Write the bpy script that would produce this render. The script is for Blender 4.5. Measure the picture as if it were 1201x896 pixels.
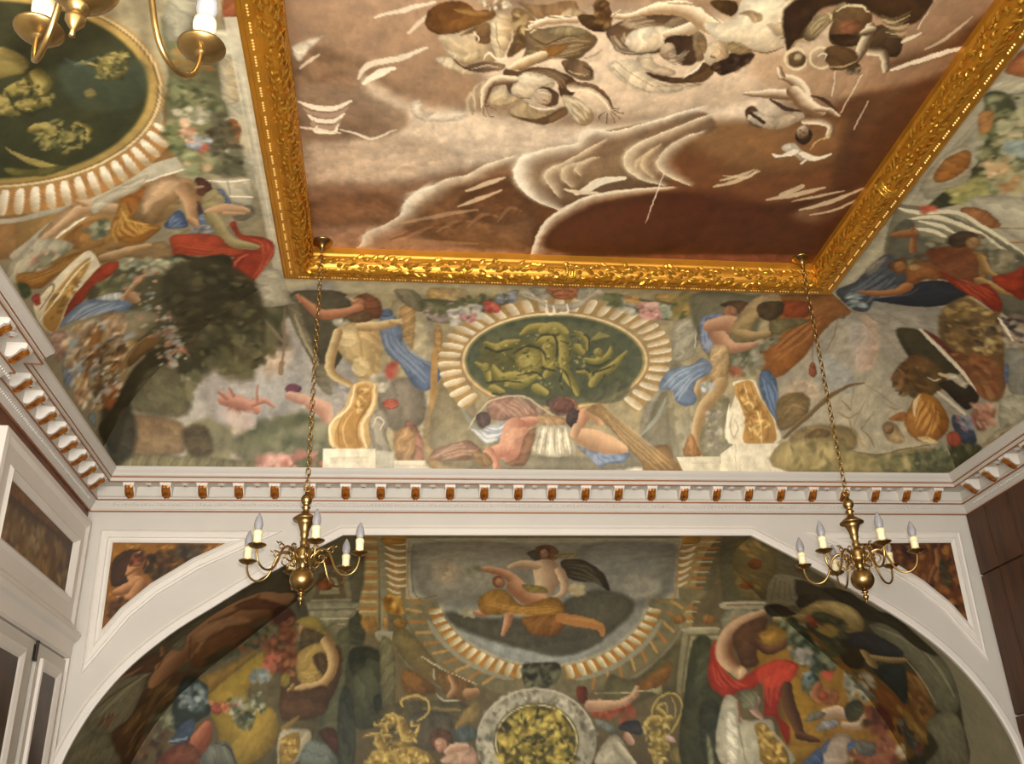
import bpy, bmesh, math, random
import numpy as np
from mathutils import Vector, Matrix

# ---------------------------------------------------------------- clear
for o in list(bpy.data.objects):
    bpy.data.objects.remove(o)
scene = bpy.context.scene
COL = scene.collection
EYE = 1.55                       # eye height above the floor; every z below is relative to the eye

# ---------------------------------------------------------------- camera
YAW, PITCH, ROLL, FPX = 0.1262, 0.4533, -0.0367, 1158.17
def camera_axes():
    cy, sy, cp, sp = math.cos(YAW), math.sin(YAW), math.cos(PITCH), math.sin(PITCH)
    f = Vector((sy*cp, cy*cp, sp)); r = Vector((cy, -sy, 0)); u = r.cross(f)
    c, s = math.cos(ROLL), math.sin(ROLL)
    return c*r + s*u, -s*r + c*u, f
cam_data = bpy.data.cameras.new('camera')
cam = bpy.data.objects.new('camera', cam_data)
COL.objects.link(cam)
_r, _u, _f = camera_axes()
cam.matrix_world = Matrix(((_r.x, _u.x, -_f.x, 0), (_r.y, _u.y, -_f.y, 0), (_r.z, _u.z, -_f.z, EYE), (0, 0, 0, 1)))
cam_data.sensor_fit = 'HORIZONTAL'
cam_data.sensor_width = 36.0
cam_data.lens = FPX/1201*36.0
cam_data.clip_start = 0.02
scene.camera = cam

# ---------------------------------------------------------------- light
world = bpy.data.worlds.new('world'); scene.world = world
world.use_nodes = True
bgn = world.node_tree.nodes['Background']
bgn.inputs['Color'].default_value = (1.0, 0.965, 0.9, 1)      # daylight entering from the open window side behind
bgn.inputs['Strength'].default_value = 1.7
def lamp(name, kind, loc, energy, color, **kw):
    d = bpy.data.lights.new(name, kind); d.energy = energy; d.color = color
    for k, v in kw.items(): setattr(d, k, v)
    o = bpy.data.objects.new(name, d); COL.objects.link(o); o.location = loc
    return o
flash = lamp('camera_flash', 'SPOT', (0.03, -0.05, 0.09+EYE), 490.0, (1.0, 0.965, 0.9), shadow_soft_size=0.025,
             spot_size=math.radians(95), spot_blend=1.0)
flash.rotation_euler = Vector((0.02, 0.87, 0.47)).to_track_quat('-Z', 'Y').to_euler()
win = lamp('window_daylight', 'AREA', (-1.2, -2.2, 1.9), 190.0, (1.0, 0.97, 0.92), shape='RECTANGLE', size=3.0, size_y=2.4)
win.rotation_euler = Vector((0.25, 0.85, 0.5)).to_track_quat('-Z', 'Y').to_euler()
vs = scene.view_settings
vs.view_transform = 'Standard'; vs.look = 'None'; vs.gamma = 1.0; vs.use_curve_mapping = False
vs.exposure = 1.1

# ---------------------------------------------------------------- helpers
def link(o, parent=None):
    COL.objects.link(o)
    if parent: o.parent = parent
    return o
def tag(o, label=None, cat=None, group=None, kind=None):
    if label: o['label'] = label
    if cat: o['category'] = cat
    if group: o['group'] = group
    if kind: o['kind'] = kind
    return o
def empty(name, loc=(0, 0, 0)):
    o = bpy.data.objects.new(name, None); o.location = loc; o.empty_display_size = 0.1
    return link(o)
def mesh(name, verts, faces, mat, smooth=False):
    m = bpy.data.meshes.new(name); m.from_pydata([tuple(v) for v in verts], [], [tuple(f) for f in faces])
    if smooth: m.polygons.foreach_set('use_smooth', [True]*len(m.polygons))
    m.materials.append(mat); m.update()
    return m
def fix(m):
    b = bmesh.new(); b.from_mesh(m); bmesh.ops.recalc_face_normals(b, faces=b.faces); b.to_mesh(m); b.free(); return m
def obj(name, m, parent=None, loc=None):
    o = bpy.data.objects.new(name, m)
    if loc is not None: o.location = loc
    return link(o, parent)
class MB:
    """collects shapes for one mesh"""
    def __init__(s): s.v = []; s.f = []
    def add(s, v, f):
        n = len(s.v); s.v += [tuple(p) for p in v]; s.f += [tuple(i+n for i in q) for q in f]
    def box(s, x0, x1, y0, y1, z0, z1):
        s.add([(x0,y0,z0),(x1,y0,z0),(x1,y1,z0),(x0,y1,z0),(x0,y0,z1),(x1,y0,z1),(x1,y1,z1),(x0,y1,z1)],
              [(0,3,2,1),(4,5,6,7),(0,1,5,4),(1,2,6,5),(2,3,7,6),(3,0,4,7)])
    def lathe(s, prof, n=20, c=(0, 0, 0)):
        V = []; F = []
        for r, z in prof:
            for k in range(n):
                a = 2*math.pi*k/n; V.append((c[0]+r*math.cos(a), c[1]+r*math.sin(a), c[2]+z))
        for i in range(len(prof)-1):
            for k in range(n):
                k2 = (k+1) % n; F.append((i*n+k, i*n+k2, (i+1)*n+k2, (i+1)*n+k))
        F.append(tuple(range(n))[::-1]); F.append(tuple((len(prof)-1)*n+k for k in range(n)))
        s.add(V, F)
    def tube(s, pts, rad, n=8, closed=False):
        P = [Vector(p) for p in pts]; m = len(P)
        rad = [float(r) for r in rad] if isinstance(rad, (list, tuple)) else [rad]*m
        V = []; F = []; up = None
        for i, p in enumerate(P):
            a = P[(i-1) % m] if (closed or i > 0) else p
            b = P[(i+1) % m] if (closed or i < m-1) else p
            t = (b-a).normalized()
            if up is None:
                up = t.orthogonal().normalized()
            up = (up - t*up.dot(t)).normalized(); w = t.cross(up)
            for k in range(n):
                g = 2*math.pi*k/n; V.append(p + rad[i]*(math.cos(g)*up + math.sin(g)*w))
        rows = m if closed else m-1
        for i in range(rows):
            j = (i+1) % m
            for k in range(n):
                k2 = (k+1) % n; F.append((i*n+k, i*n+k2, j*n+k2, j*n+k))
        if not closed:
            F.append(tuple(range(n))[::-1]); F.append(tuple((m-1)*n+k for k in range(n)))
        s.add(V, F)
    def mesh(s, name, mat, smooth=False): return fix(mesh(name, s.v, s.f, mat, smooth))
    def build(s, name, mat, parent=None, loc=None, smooth=False): return obj(name, s.mesh(name, mat, smooth), parent, loc)
def spline(pts, sub=6, closed=False):
    P = [np.array(p, float) for p in pts]; m = len(P); out = []
    rng = range(m if closed else m-1)
    for i in rng:
        p0 = P[(i-1) % m] if (closed or i > 0) else P[i]
        p1 = P[i]; p2 = P[(i+1) % m]
        p3 = P[(i+2) % m] if (closed or i+2 < m) else P[(i+1) % m]
        for k in range(sub):
            t = k/sub
            out.append(0.5*(2*p1+(p2-p0)*t+(2*p0-5*p1+4*p2-p3)*t*t+(3*p1-p0-3*p2+p3)*t**3))
    if not closed: out.append(P[-1])
    return out

# ---------------------------------------------------------------- materials
def lin(c):
    return tuple(((v/255)/12.92 if v/255 <= 0.04045 else ((v/255+0.055)/1.055)**2.4) for v in c)
def material(name, rgb, rough=0.5, metal=0.0, noise=0.0, scale=8.0, bump=0.0, bump_scale=60.0, spec=0.5, rgb2=None, stretch=(1, 1, 1)):
    m = bpy.data.materials.new(name); m.use_nodes = True
    nt = m.node_tree; b = nt.nodes['Principled BSDF']
    b.inputs['Roughness'].default_value = rough; b.inputs['Metallic'].default_value = metal
    b.inputs['Specular IOR Level'].default_value = spec
    c = lin(rgb); tc = nt.nodes.new('ShaderNodeTexCoord'); mp = nt.nodes.new('ShaderNodeMapping')
    mp.inputs['Scale'].default_value = stretch
    nt.links.new(tc.outputs['Object'], mp.inputs['Vector'])
    n = nt.nodes.new('ShaderNodeTexNoise'); n.inputs['Scale'].default_value = scale; n.inputs['Detail'].default_value = 5
    nt.links.new(mp.outputs['Vector'], n.inputs['Vector'])
    r = nt.nodes.new('ShaderNodeValToRGB')
    c2 = lin(rgb2) if rgb2 else tuple(v*(1-noise) for v in c)
    r.color_ramp.elements[0].position = 0.35; r.color_ramp.elements[1].position = 0.65
    r.color_ramp.elements[0].color = (*c2, 1); r.color_ramp.elements[1].color = (*c, 1)
    nt.links.new(n.outputs['Fac'], r.inputs['Fac']); nt.links.new(r.outputs['Color'], b.inputs['Base Color'])
    if bump:
        n2 = nt.nodes.new('ShaderNodeTexNoise'); n2.inputs['Scale'].default_value = bump_scale; n2.inputs['Detail'].default_value = 4
        nt.links.new(mp.outputs['Vector'], n2.inputs['Vector'])
        bp = nt.nodes.new('ShaderNodeBump'); bp.inputs['Strength'].default_value = bump; bp.inputs['Distance'].default_value = 0.01
        nt.links.new(n2.outputs['Fac'], bp.inputs['Height']); nt.links.new(bp.outputs['Normal'], b.inputs['Normal'])
    return m
WHITE = material('white_paint', (214, 207, 196), 0.45, noise=0.05, scale=3, bump=0.05)
OFFWHITE = material('grey_white_paint', (194, 188, 177), 0.5, noise=0.05, scale=3, bump=0.05)
LINE = material('red_ochre_line', (150, 92, 50), 0.5, noise=0.2, scale=20)
GILT = material('gilding', (228, 172, 62), 0.32, 0.75, noise=0.35, scale=25, bump=0.25, bump_scale=40)
GILTFLAT = material('gilding_plain', (204, 140, 42), 0.36, 0.6, noise=0.2, scale=6, bump=0.06, bump_scale=30)
GILTDARK = material('gilding_worn', (178, 112, 34), 0.4, 0.45, noise=0.4, scale=30, rgb2=(120, 62, 22))
BRASS = material('aged_brass', (172, 141, 86), 0.28, 0.95, noise=0.25, scale=18)
CANDLE = material('ivory_candle', (236, 224, 178), 0.5, noise=0.06, scale=14)
WOOD = material('dark_wood', (86, 50, 20), 0.5, rgb2=(60, 32, 12), scale=3, stretch=(6, 6, 0.7), bump=0.1)
REDWOOD = material('red_brown_wood', (112, 64, 40), 0.5, noise=0.3, scale=6)
IRON = material('dark_iron', (70, 62, 55), 0.5, 0.6, noise=0.3)
BEAD = material('gilt_bead', (255, 214, 120), 0.3, 0.4)
FLOORWOOD = material('parquet', (120, 84, 52), 0.4, rgb2=(92, 60, 34), scale=4, stretch=(1, 8, 1))
def glass():
    m = bpy.data.materials.new('bulb_glass'); m.use_nodes = True; b = m.node_tree.nodes['Principled BSDF']
    b.inputs['Base Color'].default_value = (*lin((176, 174, 176)), 1); b.inputs['Roughness'].default_value = 0.15
    b.inputs['Transmission Weight'].default_value = 0.45; b.inputs['IOR'].default_value = 1.25
    return m
GLASS = glass()
def fresco_material(name, rough, spec, fine):
    m = bpy.data.materials.new(name); m.use_nodes = True; nt = m.node_tree; b = nt.nodes['Principled BSDF']
    at = nt.nodes.new('ShaderNodeAttribute'); at.attribute_name = 'paint'
    tc = nt.nodes.new('ShaderNodeTexCoord')
    n = nt.nodes.new('ShaderNodeTexNoise'); n.inputs['Scale'].default_value = fine; n.inputs['Detail'].default_value = 6; n.inputs['Roughness'].default_value = 0.7
    nt.links.new(tc.outputs['Object'], n.inputs['Vector'])
    mr = nt.nodes.new('ShaderNodeMapRange'); mr.inputs['From Min'].default_value = 0.3; mr.inputs['From Max'].default_value = 0.7
    mr.inputs['To Min'].default_value = 0.95; mr.inputs['To Max'].default_value = 1.05
    nt.links.new(n.outputs['Fac'], mr.inputs['Value'])
    vm = nt.nodes.new('ShaderNodeVectorMath'); vm.operation = 'MULTIPLY'
    nt.links.new(at.outputs['Color'], vm.inputs[0]); nt.links.new(mr.outputs['Result'], vm.inputs[1])
    nt.links.new(vm.outputs['Vector'], b.inputs['Base Color'])
    b.inputs['Roughness'].default_value = rough; b.inputs['Specular IOR Level'].default_value = spec
    bp = nt.nodes.new('ShaderNodeBump'); bp.inputs['Strength'].default_value = 0.12; bp.inputs['Distance'].default_value = 0.004
    nt.links.new(n.outputs['Fac'], bp.inputs['Height']); nt.links.new(bp.outputs['Normal'], b.inputs['Normal'])
    return m
FRESCO = fresco_material('oil_painted_plaster', 0.62, 0.25, 30)
OILCANVAS = fresco_material('oil_on_canvas', 0.5, 0.3, 45)
PANELOIL = fresco_material('oil_on_panel', 0.5, 0.3, 60)

# ---------------------------------------------------------------- measures of the room (metres from the eye)
XL, XR, YB, YF = -2.494, 5.105, 8.0, -2.0
XC = (XL+XR)/2
ZCOR, CORP, CORH = 2.68, 0.234, 0.312      # cornice underside, projection, height
FL, FR, FB, FF, ZF = -0.868, 3.379, 6.397, -0.4, 3.994   # frame outer edge
ZCV = 4.097                                  # canvas plane
CAL, CAR, CAB = 1.632, 1.732, 1.61          # cove run on each side
CZ0, CH = 2.95, 1.044                        # cove springing and rise
def cove_profile(n=60, ca=CAB):
    return [(ca*(1-math.cos(t)), CZ0+CH*math.sin(t)) for t in np.linspace(0, math.pi/2, n)]
HALF_ARCH = [(1.745,2.485),(2.10,2.29),(2.41,2.11),(2.72,1.905),(3.02,1.70),(3.30,1.45),(3.50,1.19),(3.63,.94),(3.71,.70),(3.745,.40),(3.75,.0)]
ARCH = [np.array(p) for p in spline(HALF_ARCH, 6)]
def alcove_back(n=70):
    # plan distance behind the wall face and height: flat strip, quarter ellipse, wall
    pts = [(d, 2.485) for d in np.linspace(0, 0.45, 12)]
    pts += [(0.45+1.35*math.sin(t), 0.9+1.585*math.cos(t)) for t in np.linspace(0, math.pi/2, n)[1:]]
    pts += [(1.8, z) for z in np.linspace(0.9, 0.0, 14)[1:]]
    return pts

# ---------------------------------------------------------------- painter: lays flat paint on a gridded surface (coordinates in mm on that surface)
def hexc(h):
    c = np.array([int(h[i:i+2], 16)/255 for i in (0, 2, 4)])
    if c[2] > c[0]+.08 and c[2] > c[1]: c = c*.62+.38*(c @ np.array([.3, .59, .11]))      # faded blue pigment
    return c
def vnoise(x, y, seed=0.0):
    xi, yi = np.floor(x), np.floor(y); xf, yf = x-xi, y-yi
    xf = xf*xf*(3-2*xf); yf = yf*yf*(3-2*yf)
    def h(i, j):
        s = np.sin(i*127.1+j*311.7+seed*74.7)*43758.5453
        return s-np.floor(s)
    a, b, c, d = h(xi, yi), h(xi+1, yi), h(xi, yi+1), h(xi+1, yi+1)
    return (a*(1-xf)+b*xf)*(1-yf)+(c*(1-xf)+d*xf)*yf
def fnoise(x, y, seed=0.0):
    return (vnoise(x, y, seed)+0.5*vnoise(2.1*x, 2.1*y, seed+3)+0.25*vnoise(4.3*x, 4.3*y, seed+7))/1.75
class Painter:
    def __init__(s, U, V, base, warp=7.0):          # U, V in mm, V constant along a row
        s.U, s.V = U, V; s.C = np.empty(U.shape+(3,)); s.C[:] = hexc(base)
        s.WU = U+warp*2*(fnoise(U/45, V/45, 1)-0.5)+warp*0.6*(vnoise(U/14, V/14, 2)-0.5)
        s.WV = V+warp*2*(fnoise(U/45, V/45, 11)-0.5)+warp*0.6*(vnoise(U/14, V/14, 12)-0.5)
        s.rv = V[:, 0]; s.sgn = 1 if s.rv[-1] > s.rv[0] else -1
        s.N = fnoise(U/60, V/60, 21)-0.5
    def window(s, x0, x1, y0, y1):
        k = np.where((s.rv >= y0) & (s.rv <= y1))[0]
        if not len(k): return None
        r = slice(k[0], k[-1]+1); u = s.U[r]
        c = np.where(((u >= x0) & (u <= x1)).any(axis=0))[0]
        if not len(c): return None
        return r, slice(c[0], c[-1]+1)
    def blend(s, w, a, col):
        s.C[w] = s.C[w]*(1-a[..., None])+col*a[..., None]
    def P(s, c1, c2, g, soft, pts, raw=0, smooth=1, alpha=1.0, mott=0.10):
        p = np.array(pts, float).reshape(-1, 2)
        q = np.array(spline(p, 4, True)) if smooth else p
        m = soft*2+12
        w = s.window(q[:, 0].min()-m, q[:, 0].max()+m, q[:, 1].min()-m, q[:, 1].max()+m)
        if w is None: return
        X, Y = (s.U[w], s.V[w]) if raw else (s.WU[w], s.WV[w])
        ins = np.zeros(X.shape, bool); d2 = np.full(X.shape, 1e12)
        for (ax, ay), (bx, by) in zip(q, np.roll(q, -1, 0)):
            if ay != by:
                ins ^= ((ay > Y) != (by > Y)) & (X < (bx-ax)*(Y-ay)/(by-ay)+ax)
            ex, ey = bx-ax, by-ay; L = ex*ex+ey*ey
            if L < 1e-9: continue
            t = np.clip(((X-ax)*ex+(Y-ay)*ey)/L, 0, 1)
            d2 = np.minimum(d2, (X-ax-t*ex)**2+(Y-ay-t*ey)**2)
        d = np.sqrt(d2)*np.where(ins, 1, -1)
        a = np.clip(d/(2*soft)+0.5, 0, 1); a = a*a*(3-2*a)*alpha
        A = hexc(c1)
        if c2:
            x0, y0, x1, y1 = g; L = (x1-x0)**2+(y1-y0)**2+1e-9
            t = np.clip(((X-x0)*(x1-x0)+(Y-y0)*(y1-y0))/L+0.35*s.N[w], 0, 1)[..., None]
            A = A*(1-t)+hexc(c2)*t
        tone = 1+mott*2*s.N[w]
        if not raw:                                   # brushwork: strokes in a direction of the shape's own, edges a touch deeper
            th = (p[0, 0]*.013+p[0, 1]*.007) % math.pi; ext = min(np.ptp(q[:, 0]), np.ptp(q[:, 1]))+1
            ph = (X*math.cos(th)+Y*math.sin(th))/min(26, 6+.07*ext)+5*s.N[w]
            amp = min(1, 220/ext)
            tone = (tone+amp*(.07*np.sin(ph)+.05*np.sin(2.3*ph+1.3)))*(1-.24*np.exp(-np.maximum(d, 0)/(.10*ext+6))*(alpha > .9))
        s.blend(w, a, A*tone[..., None])
    def L(s, c1, c2, pts, wid, soft=5.0, raw=0, alpha=1.0):
        """tapered limb: c1 on the left of the path, c2 on the right, widths in mm"""
        p = np.array(pts, float).reshape(-1, 2)
        q = np.array(spline(np.c_[p, np.array(wid, float)], 4)) if len(p) > 2 else np.c_[p, np.array(wid, float)]
        m = q[:, 2].max()+soft*2+10
        w = s.window(q[:, 0].min()-m, q[:, 0].max()+m, q[:, 1].min()-m, q[:, 1].max()+m)
        if w is None: return
        X, Y = (s.U[w], s.V[w]) if raw else (s.WU[w], s.WV[w])
        best = np.full(X.shape, -1e9); lat = np.zeros(X.shape)
        for (ax, ay, aw), (bx, by, bw) in zip(q[:-1], q[1:]):
            ex, ey = bx-ax, by-ay; Ln = ex*ex+ey*ey
            if Ln < 1e-9: continue
            t = np.clip(((X-ax)*ex+(Y-ay)*ey)/Ln, 0, 1)
            dx, dy = X-ax-t*ex, Y-ay-t*ey; hw = aw+(bw-aw)*t
            e = hw-np.sqrt(dx*dx+dy*dy)
            sd = (ex*dy-ey*dx)/math.sqrt(Ln)/np.maximum(hw, 1)
            k = e > best; best = np.where(k, e, best); lat = np.where(k, sd, lat)
        a = np.clip(best/(2*soft)+0.5, 0, 1); a = a*a*(3-2*a)*alpha
        t = np.clip((0.55-lat)/1.2+0.3*s.N[w], 0, 1)[..., None]
        s.blend(w, a, hexc(c1)*(1-t)+hexc(c2)*t)
    def E(s, c, pts, wid, soft=5.0, alpha=1.0):
        """cloud edge: crisp along the left of the path, melting away to the right"""
        p = np.array(pts, float).reshape(-1, 2); q = np.array(spline(np.c_[p, np.array(wid, float)], 5))
        m = q[:, 2].max()*2.2+soft*2+10
        w = s.window(q[:, 0].min()-m, q[:, 0].max()+m, q[:, 1].min()-m, q[:, 1].max()+m)
        if w is None: return
        X, Y = s.WU[w], s.WV[w]; A = np.zeros(X.shape)
        for (ax, ay, aw), (bx, by, bw) in zip(q[:-1], q[1:]):
            ex, ey = bx-ax, by-ay; Ln = ex*ex+ey*ey
            if Ln < 1e-9: continue
            t = np.clip(((X-ax)*ex+(Y-ay)*ey)/Ln, 0, 1); hw = aw+(bw-aw)*t
            dx, dy = X-ax-t*ex, Y-ay-t*ey; d = np.hypot(dx, dy)
            left = (ex*dy-ey*dx) > 0
            a = np.where(left, np.clip(0.5-d/(2*soft), 0, 1), np.clip(1-d/(2*hw), 0, 1)**1.4)
            A = np.maximum(A, a)
        s.blend(w, A*alpha, hexc(c)*(1+0.12*s.N[w])[..., None])
    def F(s, cols, pts, n, size, seed, elong=1.6):
        """n dabs of the colours in turn scattered inside the outline"""
        p = np.array(pts, float).reshape(-1, 2); R = random.Random(seed)
        x0, y0 = p.min(0); x1, y1 = p.max(0); cs = [hexc(c) for c in cols]; k = 0; tries = 0
        while k < n and tries < n*30:
            tries += 1
            x, y = R.uniform(x0, x1), R.uniform(y0, y1); ins = False
            for (ax, ay), (bx, by) in zip(p, np.roll(p, -1, 0)):
                if (ay > y) != (by > y) and x < (bx-ax)*(y-ay)/(by-ay)+ax: ins = not ins
            if not ins: continue
            k += 1; z = size*R.uniform(0.5, 1.2); an = R.uniform(0, math.pi); c = cs[R.randrange(len(cs))]*R.uniform(0.86, 1.12)
            w = s.window(x-z*elong-6, x+z*elong+6, y-z*elong-6, y+z*elong+6)
            if w is None: continue
            X, Y = s.WU[w]-x, s.WV[w]-y
            r = np.hypot((X*math.cos(an)+Y*math.sin(an))/elong, -X*math.sin(an)+Y*math.cos(an))
            a = np.clip((z-r)/(0.9*z)+0.35, 0, 1)*R.uniform(0.6, 0.95)
            s.blend(w, a, c)
    def D(s, c1, c2, a, b, n, sp):
        """folds of cloth between two paths: soft light ridges, thin dark furrows"""
        A = np.array(a, float).reshape(-1, 2); B = np.array(b, float).reshape(-1, 2); m = len(A)
        R = random.Random(int(A[0, 0]*7+B[-1, 1]*3)); q = np.linspace(0, 1, m)
        def fold(t, lo, hi, w, c, al, soft):
            x = np.linspace(lo, hi, max(m, 4)); k = len(x)
            tt = t+.06*np.sin(x*5+t*9)                      # folds wander and fade out
            pa = np.stack([np.interp(x, q, A[:, i])*(1-tt)+np.interp(x, q, B[:, i])*tt for i in (0, 1)], 1)
            s.L(c, c, pa, np.r_[.3, np.ones(k-2), .3]*max(2.5, w), soft, 0, al)
        for k in range(n): fold(k/(n-1), R.uniform(0, .25), R.uniform(.7, 1), sp*R.uniform(.6, 1.1), c1, .6, 10)
        for k in range(n-1): fold((k+R.uniform(.3, .7))/(n-1), R.uniform(0, .3), R.uniform(.65, 1), sp*R.uniform(.2, .5), c2, .6, 7)
    def G(s, a, b, n, hi, lo, edge):
        """gadroons between an inner and an outer edge"""
        A = np.array(spline(np.array(a, float).reshape(-1, 2), 8)); B = np.array(spline(np.array(b, float).reshape(-1, 2), 8)); q = np.linspace(0, 1, len(A))
        def at(t, f):
            return np.array([np.interp(t, q, A[:, i])*(1-f)+np.interp(t, q, B[:, i])*f for i in (0, 1)])
        s.P(edge, None, None, 5, np.r_[A, B[::-1]], 1, 0)
        for k in range(n):
            def c(x, f): return at((k+.5+x)/n, f)
            s.P(hi, lo, (*c(-.3, .4), *c(.35, .6)), 5, [*c(-.3, .03), *c(.12, .03), *c(.28, .5), *c(.15, .95), *c(-.25, 1.0), *c(-.36, .5)], 1, 1)
    def R(s, c, rx, ry, a0, a1, n, w0, w1, hi, lo, edge):
        """ring of gadroons between ellipse radii rx+w0 and rx+w1"""
        for k in range(n):
            t = math.radians(a0+(a1-a0)*(k+0.5)/n); dt = math.radians((a1-a0)/n)
            def q(f, r, sw=0): return (c[0]+(rx+r)*math.cos(t+f*dt+sw*dt), c[1]+(ry+r)*math.sin(t+f*dt+sw*dt))
            wm = (w0+w1)/2
            s.P(edge, None, None, 4, [*q(-.5, w0), *q(.5, w0), *q(.5, w1), *q(-.5, w1)], 1, 0)
            s.P(hi, lo, (*q(-.25, wm), *q(.4, wm)), 4, [*q(-.28, w0+2), *q(.18, w0+2), *q(.3, wm), *q(.22, w1-3), *q(-.2, w1), *q(-.34, wm)], 1, 1)
def paint_grid(name, X, U, V, base, ops, mat, parent=None, warp=7.0, gain=1.0, varnish=0.26):
    """X grid of points, U/V grid of surface coordinates in metres"""
    p = Painter(U*1000, V*1000, base, warp)
    for o in ops: getattr(p, o[0])(*o[1:])
    um, vm = U*1000, V*1000
    br = fnoise(um/23+p.N*2, vm/90, 31)-0.5; b2 = vnoise(um/9, vm/9, 41)-0.5; b3 = fnoise(um/170, vm/170, 51)-0.5
    c = p.C*(1+0.08*p.N+0.08*br+0.03*b2+0.10*b3)[..., None]+np.array([.02, .0, -.02])*b3[..., None]
    g = (c @ np.array([.3, .59, .11]))[..., None]
    c = c*(1-varnish)+g*np.array([1.10, .98, .70])*varnish        # aged varnish: a little greyer and yellower
    c = np.clip(c, 0.004, 1)
    c = np.where(c <= 0.04045, c/12.92, ((c+0.055)/1.055)**2.4)*gain
    n, m = U.shape
    me = bpy.data.meshes.new(name)
    me.vertices.add(n*m); me.vertices.foreach_set('co', X.reshape(-1).astype(np.float32))
    i = np.arange((n-1)*m).reshape(n-1, m)[:, :-1]
    f = np.stack([i, i+1, i+m+1, i+m], -1).reshape(-1).astype(np.int32); k = (n-1)*(m-1)
    me.loops.add(4*k); me.loops.foreach_set('vertex_index', f)
    me.polygons.add(k); me.polygons.foreach_set('loop_start', np.arange(0, 4*k, 4, dtype=np.int32))
    me.polygons.foreach_set('use_smooth', np.ones(k, bool))
    at = me.color_attributes.new('paint', 'FLOAT_COLOR', 'POINT')
    at.data.foreach_set('color', np.concatenate([c.reshape(-1, 3), np.ones((n*m, 1))], 1).reshape(-1).astype(np.float32))
    me.update(); me.validate(); me.materials.append(mat)
    return obj(name, me, parent)
def arclen(p):
    p = np.array(p); return np.r_[0, np.cumsum(np.hypot(*np.diff(p, axis=0).T))]
def resample(p, n):
    p = np.array(p); s = arclen(p); t = np.linspace(0, s[-1], n)
    return np.c_[np.interp(t, s, p[:, 0]), np.interp(t, s, p[:, 1])], t

GAIN = dict(cv=1.05, cb=1.12, cl=1.12, cr=1.12, ab=1.12, al=1.12, ar=1.12)   # overall strength of the paints
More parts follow.
